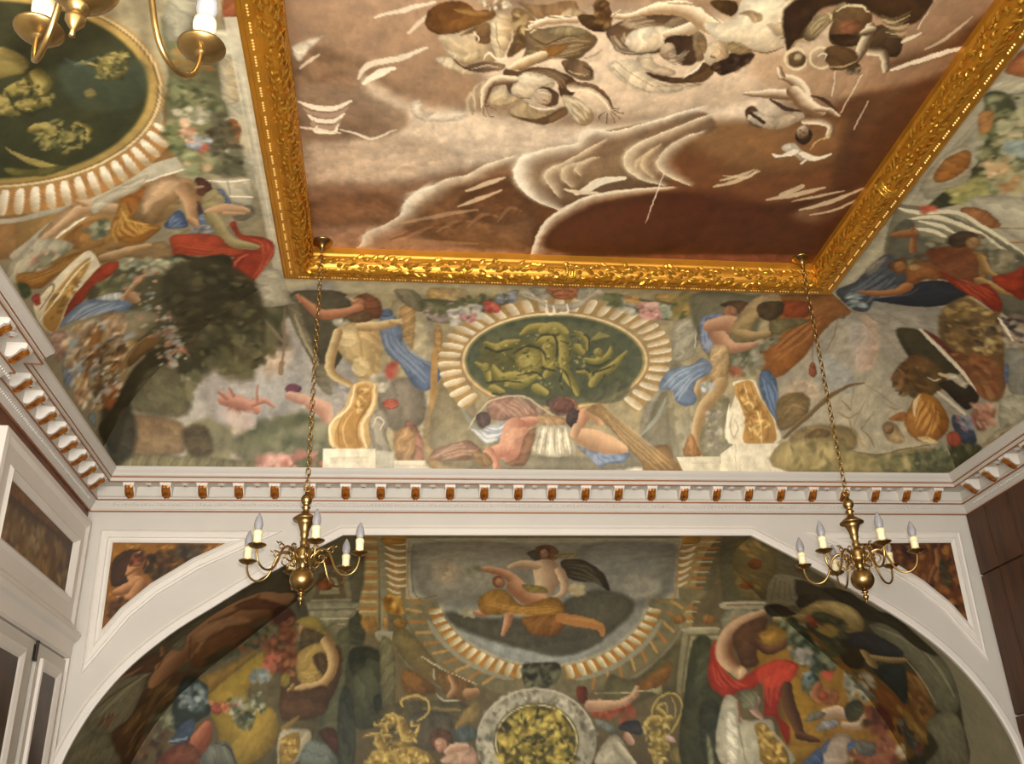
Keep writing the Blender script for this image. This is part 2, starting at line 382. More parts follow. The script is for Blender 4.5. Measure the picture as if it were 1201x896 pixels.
# ---------------------------------------------------------------- the paintings: brushwork in millimetres on each painted surface
# P outline fill, L limb or stroke, F dabs, R gadroon ring
OPS_AB = [
 ('P','6e6040','62563a',(988,-104,1147,2836),17,[-1355,-93,3484,-117,3937,2901,-1480,2773],0,0),
 ('P','7c6c44','6e6a4c',(890,-15,1013,1380),30,[-595,-10,2435,-21,2753,1396,-655,1365]),
 ('P','a08a52','8f7c4a',(-238,7,-252,1539),9,[-322,7,-164,6,-154,1540,-338,1538],1,0),
 ('L','a8662e','a8662e',[-308,78,-181,78],[40,40],9,0,0.9),
 ('L','c4b07c','c4b07c',[-311,187,-182,187],[28,28],9,0,0.7),
 ('L','a8662e','a8662e',[-315,366,-183,366],[43,43],10,0,0.9),
 ('L','c4b07c','c4b07c',[-318,481,-185,481],[27,27],9,0,0.7),
 ('L','a8662e','a8662e',[-321,626,-185,627],[30,30],8,0,0.9),
 ('L','c4b07c','c4b07c',[-322,701,-186,702],[18,18],8,0,0.7),
 ('L','a8662e','a8662e',[-323,807,-185,808],[23,23],7,0,0.9),
 ('L','c4b07c','c4b07c',[-324,867,-185,868],[15,15],7,0,0.7),
 ('L','a8662e','a8662e',[-324,956,-183,957],[20,20],7,0,0.9),
 ('L','c4b07c','c4b07c',[-325,1009,-183,1010],[13,13],7,0,0.7),
 ('L','a8662e','a8662e',[-324,1089,-182,1090],[18,18],6,0,0.9),
 ('L','c4b07c','c4b07c',[-325,1137,-182,1138],[12,12],6,0,0.7),
 ('L','a8662e','a8662e',[-324,1211,-180,1212],[17,17],6,0,0.9),
 ('L','c4b07c','c4b07c',[-324,1255,-179,1257],[11,11],6,0,0.7),
 ('L','a8662e','a8662e',[-323,1325,-177,1326],[16,16],6,0,0.9),
 ('L','c4b07c','c4b07c',[-323,1367,-177,1369],[11,11],6,0,0.7),
 ('L','a8662e','a8662e',[-322,1434,-175,1435],[15,15],6,0,0.9),
 ('L','c4b07c','c4b07c',[-321,1474,-174,1476],[10,10],6,0,0.7),
 ('P','a08a52','8f7c4a',(2574,-3,2923,1572),10,[2610,-3,2766,-4,2867,1571,2723,1570],1,0),
 ('L','a8662e','a8662e',[2648,71,2771,70],[42,42],10,0,0.9),
 ('L','c4b07c','c4b07c',[2681,184,2806,184],[29,29],10,0,0.7),
 ('L','a8662e','a8662e',[2711,370,2834,370],[45,45],10,0,0.9),
 ('L','c4b07c','c4b07c',[2745,489,2870,489],[27,27],9,0,0.7),
 ('L','a8662e','a8662e',[2760,637,2884,638],[31,31],8,0,0.9),
 ('L','c4b07c','c4b07c',[2780,714,2905,714],[18,18],8,0,0.7),
 ('L','a8662e','a8662e',[2781,822,2903,822],[24,24],7,0,0.9),
 ('L','c4b07c','c4b07c',[2795,883,2917,884],[15,15],7,0,0.7),
 ('L','a8662e','a8662e',[2788,974,2908,975],[21,21],7,0,0.9),
 ('L','c4b07c','c4b07c',[2799,1028,2919,1029],[13,13],7,0,0.7),
 ('L','a8662e','a8662e',[2788,1110,2905,1111],[19,19],7,0,0.9),
 ('L','c4b07c','c4b07c',[2796,1159,2914,1160],[12,12],7,0,0.7),
 ('L','a8662e','a8662e',[2782,1235,2897,1235],[17,17],7,0,0.9),
 ('L','c4b07c','c4b07c',[2789,1281,2904,1281],[11,11],6,0,0.7),
 ('L','a8662e','a8662e',[2772,1352,2884,1352],[16,17],6,0,0.9),
 ('L','c4b07c','c4b07c',[2777,1395,2889,1396],[11,11],6,0,0.7),
 ('L','a8662e','a8662e',[2759,1463,2867,1464],[16,16],6,0,0.9),
 ('L','c4b07c','c4b07c',[2763,1505,2872,1506],[10,10],6,0,0.7),
 ('P','8a8668','7e7a5c',(-172,1029,-71,1030),7,[-164,6,-103,6,-64,1574,-130,1573],1,0),
 ('P','807c60',0,0,8,[2553,-3,2624,-4,2710,1603,2662,1603],1,0),
 ('P','7f6a3c','85703f',(0,6,10,1195),8,[-103,6,92,5,113,1196,-81,1195],1,0),
 ('L','d0c8a4','d0c8a4',[-96,114,-4,242,88,224],[11,41,18],9,0,0.9),
 ('L','b07030','b07030',[-96,187,-4,346,90,385],[7,24,12],10,0,0.9),
 ('L','d0c8a4','d0c8a4',[-94,318,-2,452,91,433],[12,40,19],9,0,0.9),
 ('L','b07030','b07030',[-95,394,-1,547,93,577],[8,20,10],8,0,0.9),
 ('L','d0c8a4','d0c8a4',[-92,523,1,626,94,613],[12,31,14],8,0,0.9),
 ('L','b07030','b07030',[-92,584,1,696,95,719],[7,18,8],8,0,0.9),
 ('L','d0c8a4','d0c8a4',[-90,677,3,759,96,748],[10,26,11],7,0,0.9),
 ('L','b07030','b07030',[-90,724,4,817,97,838],[6,16,7],7,0,0.9),
 ('L','d0c8a4','d0c8a4',[-87,801,6,872,98,863],[9,23,10],7,0,0.9),
 ('L','b07030','b07030',[-86,842,6,924,99,943],[6,15,6],7,0,0.9),
 ('L','d0c8a4','d0c8a4',[-83,910,8,974,100,966],[8,22,9],7,0,0.9),
 ('L','b07030','b07030',[-83,947,9,1022,101,1040],[6,14,6],7,0,0.9),
 ('L','d0c8a4','d0c8a4',[-80,1009,11,1068,102,1061],[8,20,8],6,0,0.9),
 ('L','b07030','b07030',[-79,1043,12,1113,103,1130],[5,13,6],6,0,0.9),
 ('L','d0c8a4','d0c8a4',[-76,1100,14,1157,103,1150],[7,19,8],6,0,0.9),
 ('L','b07030','b07030',[-76,1132,15,1199,105,1215],[5,13,5],6,0,0.9),
 ('P','b87c24','a06818',(-104,116,94,116),13,[-103,6,92,5,96,214,-105,243]),
 ('P','7f6a3c','85703f',(2438,-3,2726,1216),9,[2417,-3,2581,-3,2745,1216,2572,1215],1,0),
 ('L','d0c8a4','d0c8a4',[2486,222,2567,242,2604,108],[18,45,12],10,0,0.9),
 ('L','b07030','b07030',[2507,300,2597,349,2651,271],[10,36,11],10,0,0.9),
 ('L','d0c8a4','d0c8a4',[2529,439,2611,459,2648,320],[18,45,12],10,0,0.9),
 ('L','b07030','b07030',[2549,514,2637,555,2696,487],[10,29,12],9,0,0.9),
 ('L','d0c8a4','d0c8a4',[2560,621,2641,635,2691,531],[13,34,12],8,0,0.9),
 ('L','b07030','b07030',[2573,675,2659,706,2724,656],[8,22,9],8,0,0.9),
 ('L','d0c8a4','d0c8a4',[2577,759,2657,770,2715,688],[11,29,11],8,0,0.9),
 ('L','b07030','b07030',[2587,803,2671,830,2739,787],[7,19,8],7,0,0.9),
 ('L','d0c8a4','d0c8a4',[2586,876,2666,886,2728,814],[10,26,10],7,0,0.9),
 ('L','b07030','b07030',[2594,915,2677,939,2747,901],[6,17,7],7,0,0.9),
 ('L','d0c8a4','d0c8a4',[2591,980,2670,990,2735,925],[9,23,9],7,0,0.9),
 ('L','b07030','b07030',[2598,1016,2680,1039,2751,1004],[6,15,6],7,0,0.9),
 ('L','d0c8a4','d0c8a4',[2592,1077,2671,1086,2738,1026],[8,22,9],7,0,0.9),
 ('L','b07030','b07030',[2598,1111,2679,1132,2751,1099],[5,15,6],7,0,0.9),
 ('L','d0c8a4','d0c8a4',[2590,1168,2669,1176,2737,1120],[8,21,8],7,0,0.9),
 ('L','b07030','b07030',[2595,1199,2676,1219,2748,1189],[5,14,6],7,0,0.9),
 ('P','b87c24','a06818',(2448,111,2614,110),14,[2417,-3,2581,-3,2643,213,2483,242]),
 ('P','a06a20','b07c28',(67,1061,294,1526),10,[-93,1187,113,1181,345,1213,383,1303,367,1478,262,1443,200,1373,-67,1388]),
 ('F',['d09a3c','8a5414','c08828','6e420e','e0b050'],[-84,1179,374,1221,367,1461,201,1390,-67,1370],90,33,89,2),
 ('P','a06a20','b07c28',(2505,1177,2681,1464),11,[2419,1245,2695,1200,2770,1285,2755,1414,2571,1465,2446,1481]),
 ('F',['d09a3c','8a5414','c08828','6e420e'],[2417,1225,2728,1208,2769,1396,2477,1482],60,34,90,2),
 ('P','756d4c','6c6446',(1322,1098,1370,2239),17,[2774,1108,2788,1341,2746,1546,2654,1727,2517,1882,2343,2012,2140,2114,1916,2186,1679,2229,1437,2240,1196,2221,963,2171,745,2092,548,1986,377,1854,238,1698,135,1520,71,1318,47,1089,105,1090],1),
 ('L','b88a48','b88a48',[2630,1272,2754,1352],[15,15],6,0,0.85),
 ('L','a86a2c','a86a2c',[2618,1396,2731,1484],[15,14],6,0,0.85),
 ('L','b88a48','b88a48',[2585,1511,2685,1606],[14,14],6,0,0.85),
 ('L','a86a2c','a86a2c',[2534,1616,2619,1717],[14,14],6,0,0.85),
 ('L','b88a48','b88a48',[2465,1712,2534,1818],[14,14],6,0,0.85),
 ('L','a86a2c','a86a2c',[2381,1799,2433,1909],[14,14],6,0,0.85),
 ('L','b88a48','b88a48',[2282,1876,2318,1988],[14,14],6,0,0.85),
 ('L','a86a2c','a86a2c',[2172,1942,2191,2056],[14,14],6,0,0.85),
 ('L','b88a48','b88a48',[2052,1998,2053,2112],[14,14],6,0,0.85),
 ('L','a86a2c','a86a2c',[1923,2042,1908,2155],[14,14],6,0,0.85),
 ('L','b88a48','b88a48',[955,2028,847,2099],[14,14],6,0,0.85),
 ('L','a86a2c','a86a2c',[829,1980,712,2042],[14,14],6,0,0.85),
 ('L','b88a48','b88a48',[710,1922,586,1973],[14,14],6,0,0.85),
 ('L','a86a2c','a86a2c',[601,1854,472,1893],[14,14],6,0,0.85),
 ('L','b88a48','b88a48',[503,1776,369,1803],[14,14],6,0,0.85),
 ('L','a86a2c','a86a2c',[416,1688,281,1703],[14,14],6,0,0.85),
 ('L','b88a48','b88a48',[343,1592,207,1594],[15,15],6,0,0.85),
 ('L','a86a2c','a86a2c',[283,1488,149,1475],[15,15],6,0,0.85),
 ('L','b88a48','b88a48',[239,1375,108,1346],[16,16],6,0,0.85),
 ('L','a86a2c','a86a2c',[209,1253,83,1207],[16,17],6,0,0.85),
 ('L','8d8a74','8d8a74',[2556,1487,2518,1576,2468,1659,2407,1735,2335,1805,2254,1868,2165,1923,2069,1971,1967,2012,1860,2044,1749,2069],[11,27,27,26,26,26,25,25,25,24,10],6,0,0.9),
 ('L','8d8a74','8d8a74',[1126,2060,1017,2032,912,1997,811,1954,716,1904,628,1846,547,1783,474,1712,409,1636,354,1553,308,1465],[10,24,24,24,24,24,24,24,24,24,10],6,0,0.9),
 ('L','7c7860','7c7860',[2809,1433,2779,1550,2731,1659,2667,1760,2588,1852,2496,1936,2392,2011,2278,2076,2156,2132],[8,20,20,20,20,19,19,19,7],6,0,0.8),
 ('L','7c7860','7c7860',[730,2110,611,2051,501,1983,399,1907,308,1822,228,1730,160,1630,105,1522,63,1407],[7,18,18,18,18,18,18,18,7],6,0,0.8),
 ('G',[2393,1333,2360,1451,2303,1558,2225,1653,2128,1735,2015,1804,1889,1858,1754,1897,1612,1922],[2547,1362,2511,1502,2447,1629,2358,1742,2248,1839,2119,1921,1975,1986,1819,2034,1656,2064],12,'dcd2ae','9a8a5c','a86c24'),
 ('G',[1258,1917,1116,1889,981,1846,856,1789,741,1718,641,1635,557,1540,491,1434,443,1316],[1218,2058,1057,2023,904,1971,761,1903,632,1819,520,1720,426,1607,352,1481,300,1342],12,'dcd2ae','9a8a5c','a86c24'),
 ('L','b87830','b87830',[2409,1240,2390,1380,2341,1506,2265,1617,2164,1713,2043,1793,1906,1856,1755,1900,1597,1926,1435,1934,1273,1922,1115,1892,965,1844,828,1778,705,1696,600,1599,515,1488,453,1363,414,1224],[8,20,20,20,20,19,19,19,19,18,18,18,18,18,18,18,18,18,7],6,0,0.9),
 ('P','9c9880',0,0,7,[77,77,2466,71,2701,1239,2424,1237,2397,1320,2424,1338,2382,1477,2308,1599,2207,1705,2081,1793,1936,1863,1777,1912,1608,1941,1435,1949,1262,1936,1094,1903,936,1850,791,1777,663,1687,556,1581,472,1458,414,1321,407,1303,390,1236,96,1226],1,0),
 ('P','8a8a7a','80827a',(1270,195,1431,1918),7,[134,214,2453,194,2647,1176,2378,1174,2350,1290,2387,1329,2346,1463,2275,1581,2178,1683,2057,1768,1918,1835,1764,1883,1602,1911,1435,1918,1268,1906,1106,1874,953,1822,813,1753,689,1666,586,1563,505,1445,448,1313,448,1274,409,1175,148,1158],1,0),
 ('P','94907c','8a8676',(382,-175,869,1318),60,[173,261,1085,261,1230,1034,587,1304,223,1111]),
 ('P','8a8c86','7c7c70',(1758,-64,2382,1292),71,[1649,261,2424,261,2589,1127,2241,1318,1780,1080]),
 ('P','a08c70',0,0,50,[328,738,558,739,572,986,397,1029],0,1,0.7),
 ('P','8f9a98',0,0,34,[597,1581,907,1778,1217,1891,1589,1896,1960,1759,2195,1496,2067,1460,1771,1724,1152,1749],0,1,0.8),
 ('P','a09a88',0,0,48,[2151,903,2513,1042,2502,1167,2232,1243],0,1,0.6),
 ('P','5a5848','504e40',(1434,1119,1478,1816),35,[469,1375,895,1449,1505,1420,1613,1238,1908,1122,2232,1243,2252,1427,2018,1662,1712,1819,1338,1783,1028,1716,596,1548]),
 ('P','4c4a3e',0,0,25,[1017,1450,1450,1523,1952,1595,1959,1727,1588,1849,1276,1782,1026,1651],0,1,0.9),
 ('L','a8702c','a8702c',[110,131,125,1196,386,1214],[3,7,4],6,0,0.8),
 ('L','a8702c','a8702c',[2452,127,2665,1208,2402,1214],[3,8,4],7,0,0.8),
 ('L','4e4a34','4e4a34',[145,242,165,1150,414,1175],[2,6,3],6,0,0.6),
 ('P','4a4234','3a342a',(1512,591,1999,1161),12,[1489,695,1660,658,1831,800,1945,949,2009,1143,1866,1038,1711,1015,1582,947]),
 ('D','6a6048','2e2820',[1525,743,1737,772,1982,1102],[1579,924,1738,984,1900,1060],4,22),
 ('P','4c4436',0,0,15,[1157,501,1274,406,1331,617,1250,670]),
 ('L','cfae88','96745a',[1351,770,1401,946,1389,1119],[119,125,99],8),
 ('L','cfae88','96745a',[1494,850,1568,1036,1569,1160,1490,1230],[46,42,41,30],7),
 ('L','cfae88','96745a',[1262,770,1141,741,1044,796],[69,70,36],9),
 ('P','6e4428','8a5a34',(1227,246,1445,653),14,[1213,377,1310,261,1427,436,1441,670,1331,617]),
 ('P','6e4428',0,0,12,[1372,504,1371,611,1337,649,1292,610,1262,504,1260,371,1291,316,1337,371]),
 ('P','cc9a78','8a5a42',(1279,429,1349,636),11,[1355,543,1355,627,1331,658,1299,627,1276,543,1274,442,1295,395,1329,442]),
 ('P','8a5a42',0,0,6,[1307,529,1306,540,1299,545,1290,540,1285,529,1287,518,1294,514,1303,518],0,1,0.8),
 ('P','8a5a42',0,0,6,[1339,530,1338,540,1331,545,1322,540,1317,529,1319,518,1326,514,1335,518],0,1,0.8),
 ('P','8a5a42',0,0,6,[1334,607,1333,615,1326,619,1318,615,1314,607,1315,598,1322,594,1330,598],0,1,0.8),
 ('L','8a5a42','8a5a42',[1314,529,1322,576],[3,3],8,0,0.6),
 ('P','8c7a44',0,0,18,[1423,544,1610,528,1595,618,1450,631]),
 ('L','945c3c','c8906a',[738,821,887,847,1026,921,1110,1033],[41,52,54,66],8),
 ('L','945c3c','c8906a',[1113,1076,1244,1197,1370,1255],[87,104,71],7),
 ('L','945c3c','c8906a',[725,1378,832,1396,920,1344],[21,35,36],7),
 ('L','945c3c','c8906a',[1024,1618,1064,1485,1074,1381],[22,41,46],7),
 ('P','8a4a2c',0,0,9,[996,989,1000,1053,971,1095,927,1091,894,1045,891,980,919,934,962,938]),
 ('P','c48a66','8a5438',(932,972,988,1090),9,[997,1013,1001,1064,981,1096,949,1091,924,1052,919,1000,939,966,971,971]),
 ('P','8a5438',0,0,5,[952,1029,951,1036,945,1042,937,1043,932,1040,933,1033,940,1026,947,1025],0,1,0.8),
 ('P','8a5438',0,0,5,[982,1012,981,1020,974,1026,966,1027,962,1024,963,1017,969,1010,977,1009],0,1,0.8),
 ('P','8a5438',0,0,5,[981,1061,980,1068,974,1073,966,1075,962,1071,963,1065,969,1059,977,1058],0,1,0.8),
 ('L','8a5438','8a5438',[958,1026,968,1048],[4,4],7,0,0.6),
 ('P','a8742c','8f5e22',(1024,1000,1344,1596),12,[791,1194,996,1116,1191,1310,1428,1218,1554,1257,1613,1421,1384,1454,1259,1418,1135,1381,954,1415,801,1378]),
 ('D','c89240','7a4818',[823,1232,1009,1308,1255,1347,1559,1313],[830,1361,1075,1398,1322,1436,1596,1403],5,13),
 ('P','96602a','7c4c24',(1311,1377,1478,1667),13,[1200,1452,1413,1419,1630,1439,1548,1624,1332,1638,1236,1554]),
 ('L','a86c38','a86c38',[1569,1455,1758,1492,1948,1545,1991,1629],[51,61,45,22],6),
 ('L','b87c3c','b87c3c',[1631,1456,1819,1479,1966,1535],[7,17,7],6),
 ('P','8e7c3c','7a6a34',(1176,1110,1418,1112),12,[1172,1055,1354,1077,1423,1159,1240,1150]),
 ('F',['8a8c78','74765e'],[615,710,763,768,746,942,655,895],20,38,91,1.6),
 ('F',['c4b488','a89870'],[1627,1079,1749,1080,1730,1181,1608,1180],14,32,92,1.6),
 ('F',['8c8468','a09a80'],[603,1341,739,1360,727,1430,621,1412],14,26,93,1.6),
 ('P','34352a','42442f',(1320,1882,1473,2139),12,[1224,1937,1341,1908,1559,1911,1585,2003,1530,2108,1313,2134,1236,2088]),
 ('F',['585a44','26281e','6a6a50'],[1218,1937,1574,1911,1576,2064,1437,2151,1251,2119],60,28,94,1.6),
 ('P','8d8a78','a09c88',(1872,2823,821,2439),8,[1926,2643,1893,2778,1817,2899,1704,2997,1564,3065,1408,3097,1249,3093,1097,3052,966,2978,864,2876,800,2753,779,2619,803,2485,871,2362,978,2259,1116,2185,1274,2148,1439,2150,1599,2193,1738,2272,1845,2380,1909,2507],1),
 ('F',['6a6858','7c7a68','b4b09c','5c5a4a'],[792,2546,853,2375,1036,2204,1282,2149,1530,2168,1777,2305,1923,2569,1875,2841,1723,2838,1724,2536,1590,2360,1405,2304,1159,2329,1005,2464,967,2820,788,2816],150,21,95,1.8),
 ('L','b8b4a0','b8b4a0',[791,2619,815,2489,881,2368,986,2268,1121,2196,1276,2160,1438,2162,1593,2204,1730,2281,1834,2386,1897,2510],[4,9,9,9,9,9,9,9,9,9,4],6,0,0.7),
 ('P','5c5a3c',0,0,8,[1759,2640,1737,2737,1683,2826,1603,2897,1503,2947,1391,2972,1277,2969,1168,2939,1074,2885,1001,2810,956,2720,942,2623,960,2525,1009,2436,1086,2362,1185,2309,1297,2282,1415,2284,1528,2315,1626,2372,1701,2449,1747,2541],1),
 ('P','c0b48c',0,0,5,[1744,2640,1722,2733,1671,2818,1593,2887,1497,2934,1390,2958,1280,2955,1175,2927,1084,2874,1014,2802,971,2716,957,2623,974,2530,1022,2444,1096,2373,1191,2322,1299,2297,1413,2299,1521,2328,1616,2382,1688,2457,1732,2545],1),
 ('P','3e3c1c','4a4620',(1180,2345,1509,2913),8,[1728,2639,1708,2729,1658,2810,1584,2876,1492,2922,1388,2944,1282,2941,1182,2914,1094,2864,1027,2795,985,2713,972,2623,989,2534,1034,2452,1106,2384,1197,2336,1301,2311,1410,2313,1514,2341,1605,2393,1675,2464,1717,2549],1),
 ('F',['b8a03c','8c7828','6a5c1c','302c10','d0b850'],[988,2550,1128,2366,1356,2312,1590,2374,1732,2565,1723,2838,967,2820],240,24,96,2.2),
 ('F',['c8b04c','28280f','9a8830'],[1004,2493,1159,2352,1528,2344,1739,2536,1724,2821,983,2804],70,18,97,1.8),
 ('P','7c7454','6c664a',(-725,1215,-418,1823),17,[-906,1343,-396,1326,-361,1468,-358,1788,-479,1786,-619,1563,-874,1463]),
 ('P','a39f84','8a8468',(-606,1325,-607,1426),8,[-915,1334,-379,1327,-376,1360,-413,1408,-653,1426,-899,1404],1),
 ('L','5a5438','5a5438',[-907,1371,-396,1351],[8,8],6,0,0.9),
 ('L','b4ae90','b4ae90',[-704,1445,-447,1444],[10,10],6,0,0.8),
 ('L','b0aa8c','b0aa8c',[-653,1505,-465,1499],[8,8],6,0,0.7),
 ('P','3f4230',0,0,17,[-362,1368,-293,1469,-290,1698,-411,1715,-445,1787,-430,1487]),
 ('P','5a5c40','4a4e38',(-544,1544,-512,2786),16,[-533,1602,-430,1546,-411,1733,-453,2237,-503,2761,-687,2782,-674,2300,-562,1997]),
 ('P','44482f','3a3e2a',(-434,1783,-56,2414),16,[-411,1769,-325,1719,-186,1736,-114,1845,-72,2210,-53,2312,-170,2475,-343,2472,-434,2305,-451,1964]),
 ('P','2c2f20','343822',(-347,1736,-222,1955),12,[-427,1823,-359,1743,-220,1744,-132,1809,-148,1880,-253,1843,-303,2001,-389,2000]),
 ('P','50543a','434730',(-355,1965,-170,2273),17,[-355,1965,-217,1932,-145,2073,-175,2276,-313,2307,-386,2137]),
 ('P','2a3022',0,0,12,[-177,2192,-90,2193,-53,2295,-103,2377,-174,2309]),
 ('P','30362a','3c4232',(-593,2189,-250,2737),15,[-505,2237,-439,2102,-365,2306,-349,2790,-501,2786]),
 ('P','9c9880','807c5c',(-84,1580,-83,1674),7,[-179,1579,-28,1580,-20,1630,-39,1675,-152,1673],1),
 ('P','6e6a48','5c583c',(-58,1682,-46,2295),12,[-134,1681,-30,1682,10,1971,-1,2296,-105,2294]),
 ('P','7a6c3e','6e5a32',(43,1572,367,2133),16,[-14,1607,125,1571,450,1977,399,2116,168,1973,24,1756]),
 ('L','6a6c54','6a6c54',[42,1811,168,1955,328,2063,453,2134],[5,12,12,5],6,0,0.9),
 ('P','8a5a24','6e4a24',(138,1939,300,2209),20,[80,1972,203,1974,382,2115,348,2183,102,2162]),
 ('P','9c6c2c','a87c3c',(-310,1498,-171,1500),13,[-310,1449,-189,1430,-171,1558,-292,1557]),
 ('P','b08440','6e4a1c',(-256,1451,-207,1546),8,[-173,1500,-190,1535,-231,1550,-273,1534,-291,1499,-274,1463,-232,1448,-191,1463]),
 ('P','a87a34','7a5420',(16,1436,75,1547),8,[115,1493,95,1534,46,1551,-3,1533,-24,1491,-4,1450,44,1433,94,1451]),
 ('P','b07c3c',0,0,8,[-112,1431,-68,1431,-70,1540,-110,1539]),
 ('P','544e32','4c4832',(363,2252,365,2519),23,[-71,2278,631,2256,702,2392,632,2491,-66,2510]),
 ('L','8a7a48','8a7a48',[279,2317,455,2329,631,2332],[8,20,8],6,0,0.7),
 ('P','4a4838','5a5040',(239,2331,449,2675),23,[175,2366,526,2372,491,2653,214,2663]),
 ('L','b89a4c','b89a4c',[86,2297,68,2246,120,2213,225,2198,313,2242,335,2318,297,2385,228,2425],[9,11,11,11,11,11,10,7],6),
 ('L','7a6228','7a6228',[104,2308,131,2241,225,2219,307,2276],[2,3,3,2],6,0,0.7),
 ('L','b89a4c','6e5624',[71,2414,2,2429,-50,2461],[34,42,34],6),
 ('L','6e5624','b89a4c',[-69,2378,1,2379,37,2430],[17,28,25],6),
 ('L','6e5624','b89a4c',[-171,2459,-101,2460,-66,2510],[13,25,25],6),
 ('L','b89a4c','6e5624',[90,2480,126,2580,75,2628],[51,52,34],6),
 ('L','b89a4c','6e5624',[176,2465,246,2467,212,2549,161,2613,74,2595],[13,15,17,15,8],6),
 ('L','6e5624','b89a4c',[-271,2555,-186,2541,-99,2559,-13,2560],[10,21,28,16],6),
 ('L','b89a4c','6e5624',[-133,2574,-97,2640],[42,50],6),
 ('P','b09244','8a6e30',(-32,2600,162,2912),9,[-215,2735,-165,2671,6,2643,213,2655,335,2715,353,2813,-230,2799]),
 ('F',['d0b464','6a5220','a88a40'],[-199,2687,41,2643,318,2715,335,2804,-213,2791],70,15,98,1.8),
 ('F',['c8ac5c','705826','98803c'],[-172,2409,70,2347,229,2483,213,2631,-166,2623],60,15,99,1.8),
 ('P','5a4030','4a3426',(415,2501,513,2663),9,[351,2535,439,2495,544,2539,561,2638,474,2587,369,2618]),
 ('P','6a4630',0,0,7,[510,2597,506,2657,458,2695,396,2689,355,2642,359,2581,406,2543,469,2550]),
 ('P','cfa486','96644e',(414,2588,482,2700),7,[503,2628,502,2677,469,2706,424,2699,392,2660,393,2611,426,2581,472,2588]),
 ('P','96644e',0,0,4,[437,2640,434,2646,424,2652,412,2653,406,2649,408,2642,419,2637,430,2636],0,1,0.8),
 ('P','96644e',0,0,4,[482,2627,479,2633,469,2639,457,2640,451,2636,454,2629,464,2624,476,2623],0,1,0.8),
 ('P','96644e',0,0,4,[474,2673,471,2679,461,2684,450,2685,444,2681,447,2675,457,2670,468,2669],0,1,0.8),
 ('L','96644e','96644e',[445,2637,457,2659],[5,5],5,0,0.6),
 ('P','c8a48c','a07c68',(456,2720,788,2728),12,[456,2799,491,2735,561,2671,666,2640,753,2675,786,2823]),
 ('L','a0785f','cda68c',[509,2703,578,2671,666,2657],[33,41,41],6),
 ('P','4c5c60','46544e',(623,2467,714,2618),19,[579,2490,720,2476,790,2561,701,2625,579,2606]),
 ('P','7a5a30','6e4e2a',(485,1944,666,2248),16,[397,1994,521,1978,700,2068,772,2190,631,2256,489,2186]),
 ('L','b4865c','7c5434',[531,2031,576,2136,524,2203],[26,35,27],6),
 ('L','7c5434','b4865c',[701,2189,772,2173],[52,43],6),
 ('L','c8b896','c8b896',[253,1832,343,1887,450,1951],[3,8,3],6),
 ('L','c4b490','c4b490',[468,1960,628,2032,789,2104],[2,5,2],6),
 ('L','b8b8a8','b8b8a8',[400,2184,454,2236,525,2254,631,2248],[3,8,8,3],6,0,0.8),
 ('L','b4b4a4','b4b4a4',[370,1958,381,2046],[8,8],6,0,0.7),
 ('P','a08448','8a6e38',(625,2349,691,2457),10,[702,2308,755,2343,702,2426,596,2507,579,2473,631,2391]),
 ('P','8a7040','7a6438',(694,2310,762,2422),16,[632,2491,702,2325,790,2259,792,2394],0,1,0.7),
 ('P','64603e','5c5438',(2287,1917,2515,2304),21,[2053,2046,2344,2066,2774,1736,2782,2166,2569,2208,2340,2311,2048,2396]),
 ('P','8a5a26','744a22',(2486,2013,2573,2161),17,[2344,2128,2667,1913,2669,2055,2570,2162,2407,2190]),
 ('P','7a2e1c','5e2a1c',(1749,2214,1845,2215),12,[1749,2149,1845,2151,1843,2287,1764,2271]),
 ('F',['9a3c28','7c3420','b05a38'],[1890,2333,2243,2309,2335,2431,2140,2486,1951,2438],40,28,100,1.6),
 ('L','94684e','cba07c',[1875,2318,1970,2319,2115,2314,2244,2279,2334,2205],[52,53,42,34,31],6),
 ('L','94684e','cba07c',[2318,2220,2343,2159],[35,24],7),
 ('L','b0a874','b0a874',[1925,2205,2165,2209,2375,2190,2472,2184],[2,5,5,2],6),
 ('P','b8b07c','8c8454',(2509,2147,2559,2233),7,[2440,2183,2554,2154,2587,2140,2577,2224,2488,2204]),
 ('P','7a8078','5c645c',(1966,2414,2075,2605),12,[1919,2438,2076,2485,2135,2575,2041,2558,1948,2512]),
 ('P','2e3038','3a3c40',(2236,2457,2322,2612),10,[2146,2531,2205,2473,2333,2461,2377,2536,2357,2594,2231,2562]),
 ('L','8c6450','c09880',[2229,2606,2257,2651],[40,35],6),
 ('P','bcb49c','8c8a76',(1921,2706,2252,2714),11,[1911,2843,1952,2718,2054,2603,2134,2590,2193,2664,2241,2840]),
 ('L','84806c','b8b098',[2127,2692,2170,2752,2256,2851],[47,47,39],6),
 ('L','8a8672','8a8672',[2068,2632,2092,2735,2116,2837],[3,6,3],6,0,0.7),
 ('L','b0984c','b0984c',[2494,2464,2483,2374,2551,2269,2650,2217,2747,2242,2785,2319,2763,2424,2700,2527,2647,2585],[4,10,10,10,10,11,10,10,4],6),
 ('L','64542a','64542a',[2500,2470,2489,2380,2558,2275,2657,2224,2754,2248,2791,2325,2769,2430,2706,2533,2653,2591],[2,3,3,3,3,3,3,3,2],6,0,0.6),
 ('L','b0984c','b0984c',[2530,2404,2549,2330,2631,2316,2635,2391],[4,9,9,4],6),
 ('L','64542a','64542a',[2536,2411,2555,2336,2637,2322,2642,2397],[2,3,3,2],6,0,0.6),
 ('L','b0984c','b0984c',[2706,2438,2719,2333,2682,2256],[3,7,3],6),
 ('L','64542a','64542a',[2712,2444,2726,2339,2688,2262],[2,3,2],6,0,0.6),
 ('L','6a5624','b49c50',[2393,2536,2462,2463,2558,2465,2656,2452],[15,37,52,37],6),
 ('L','6a5624','b49c50',[2547,2375,2594,2406],[31,31],7),
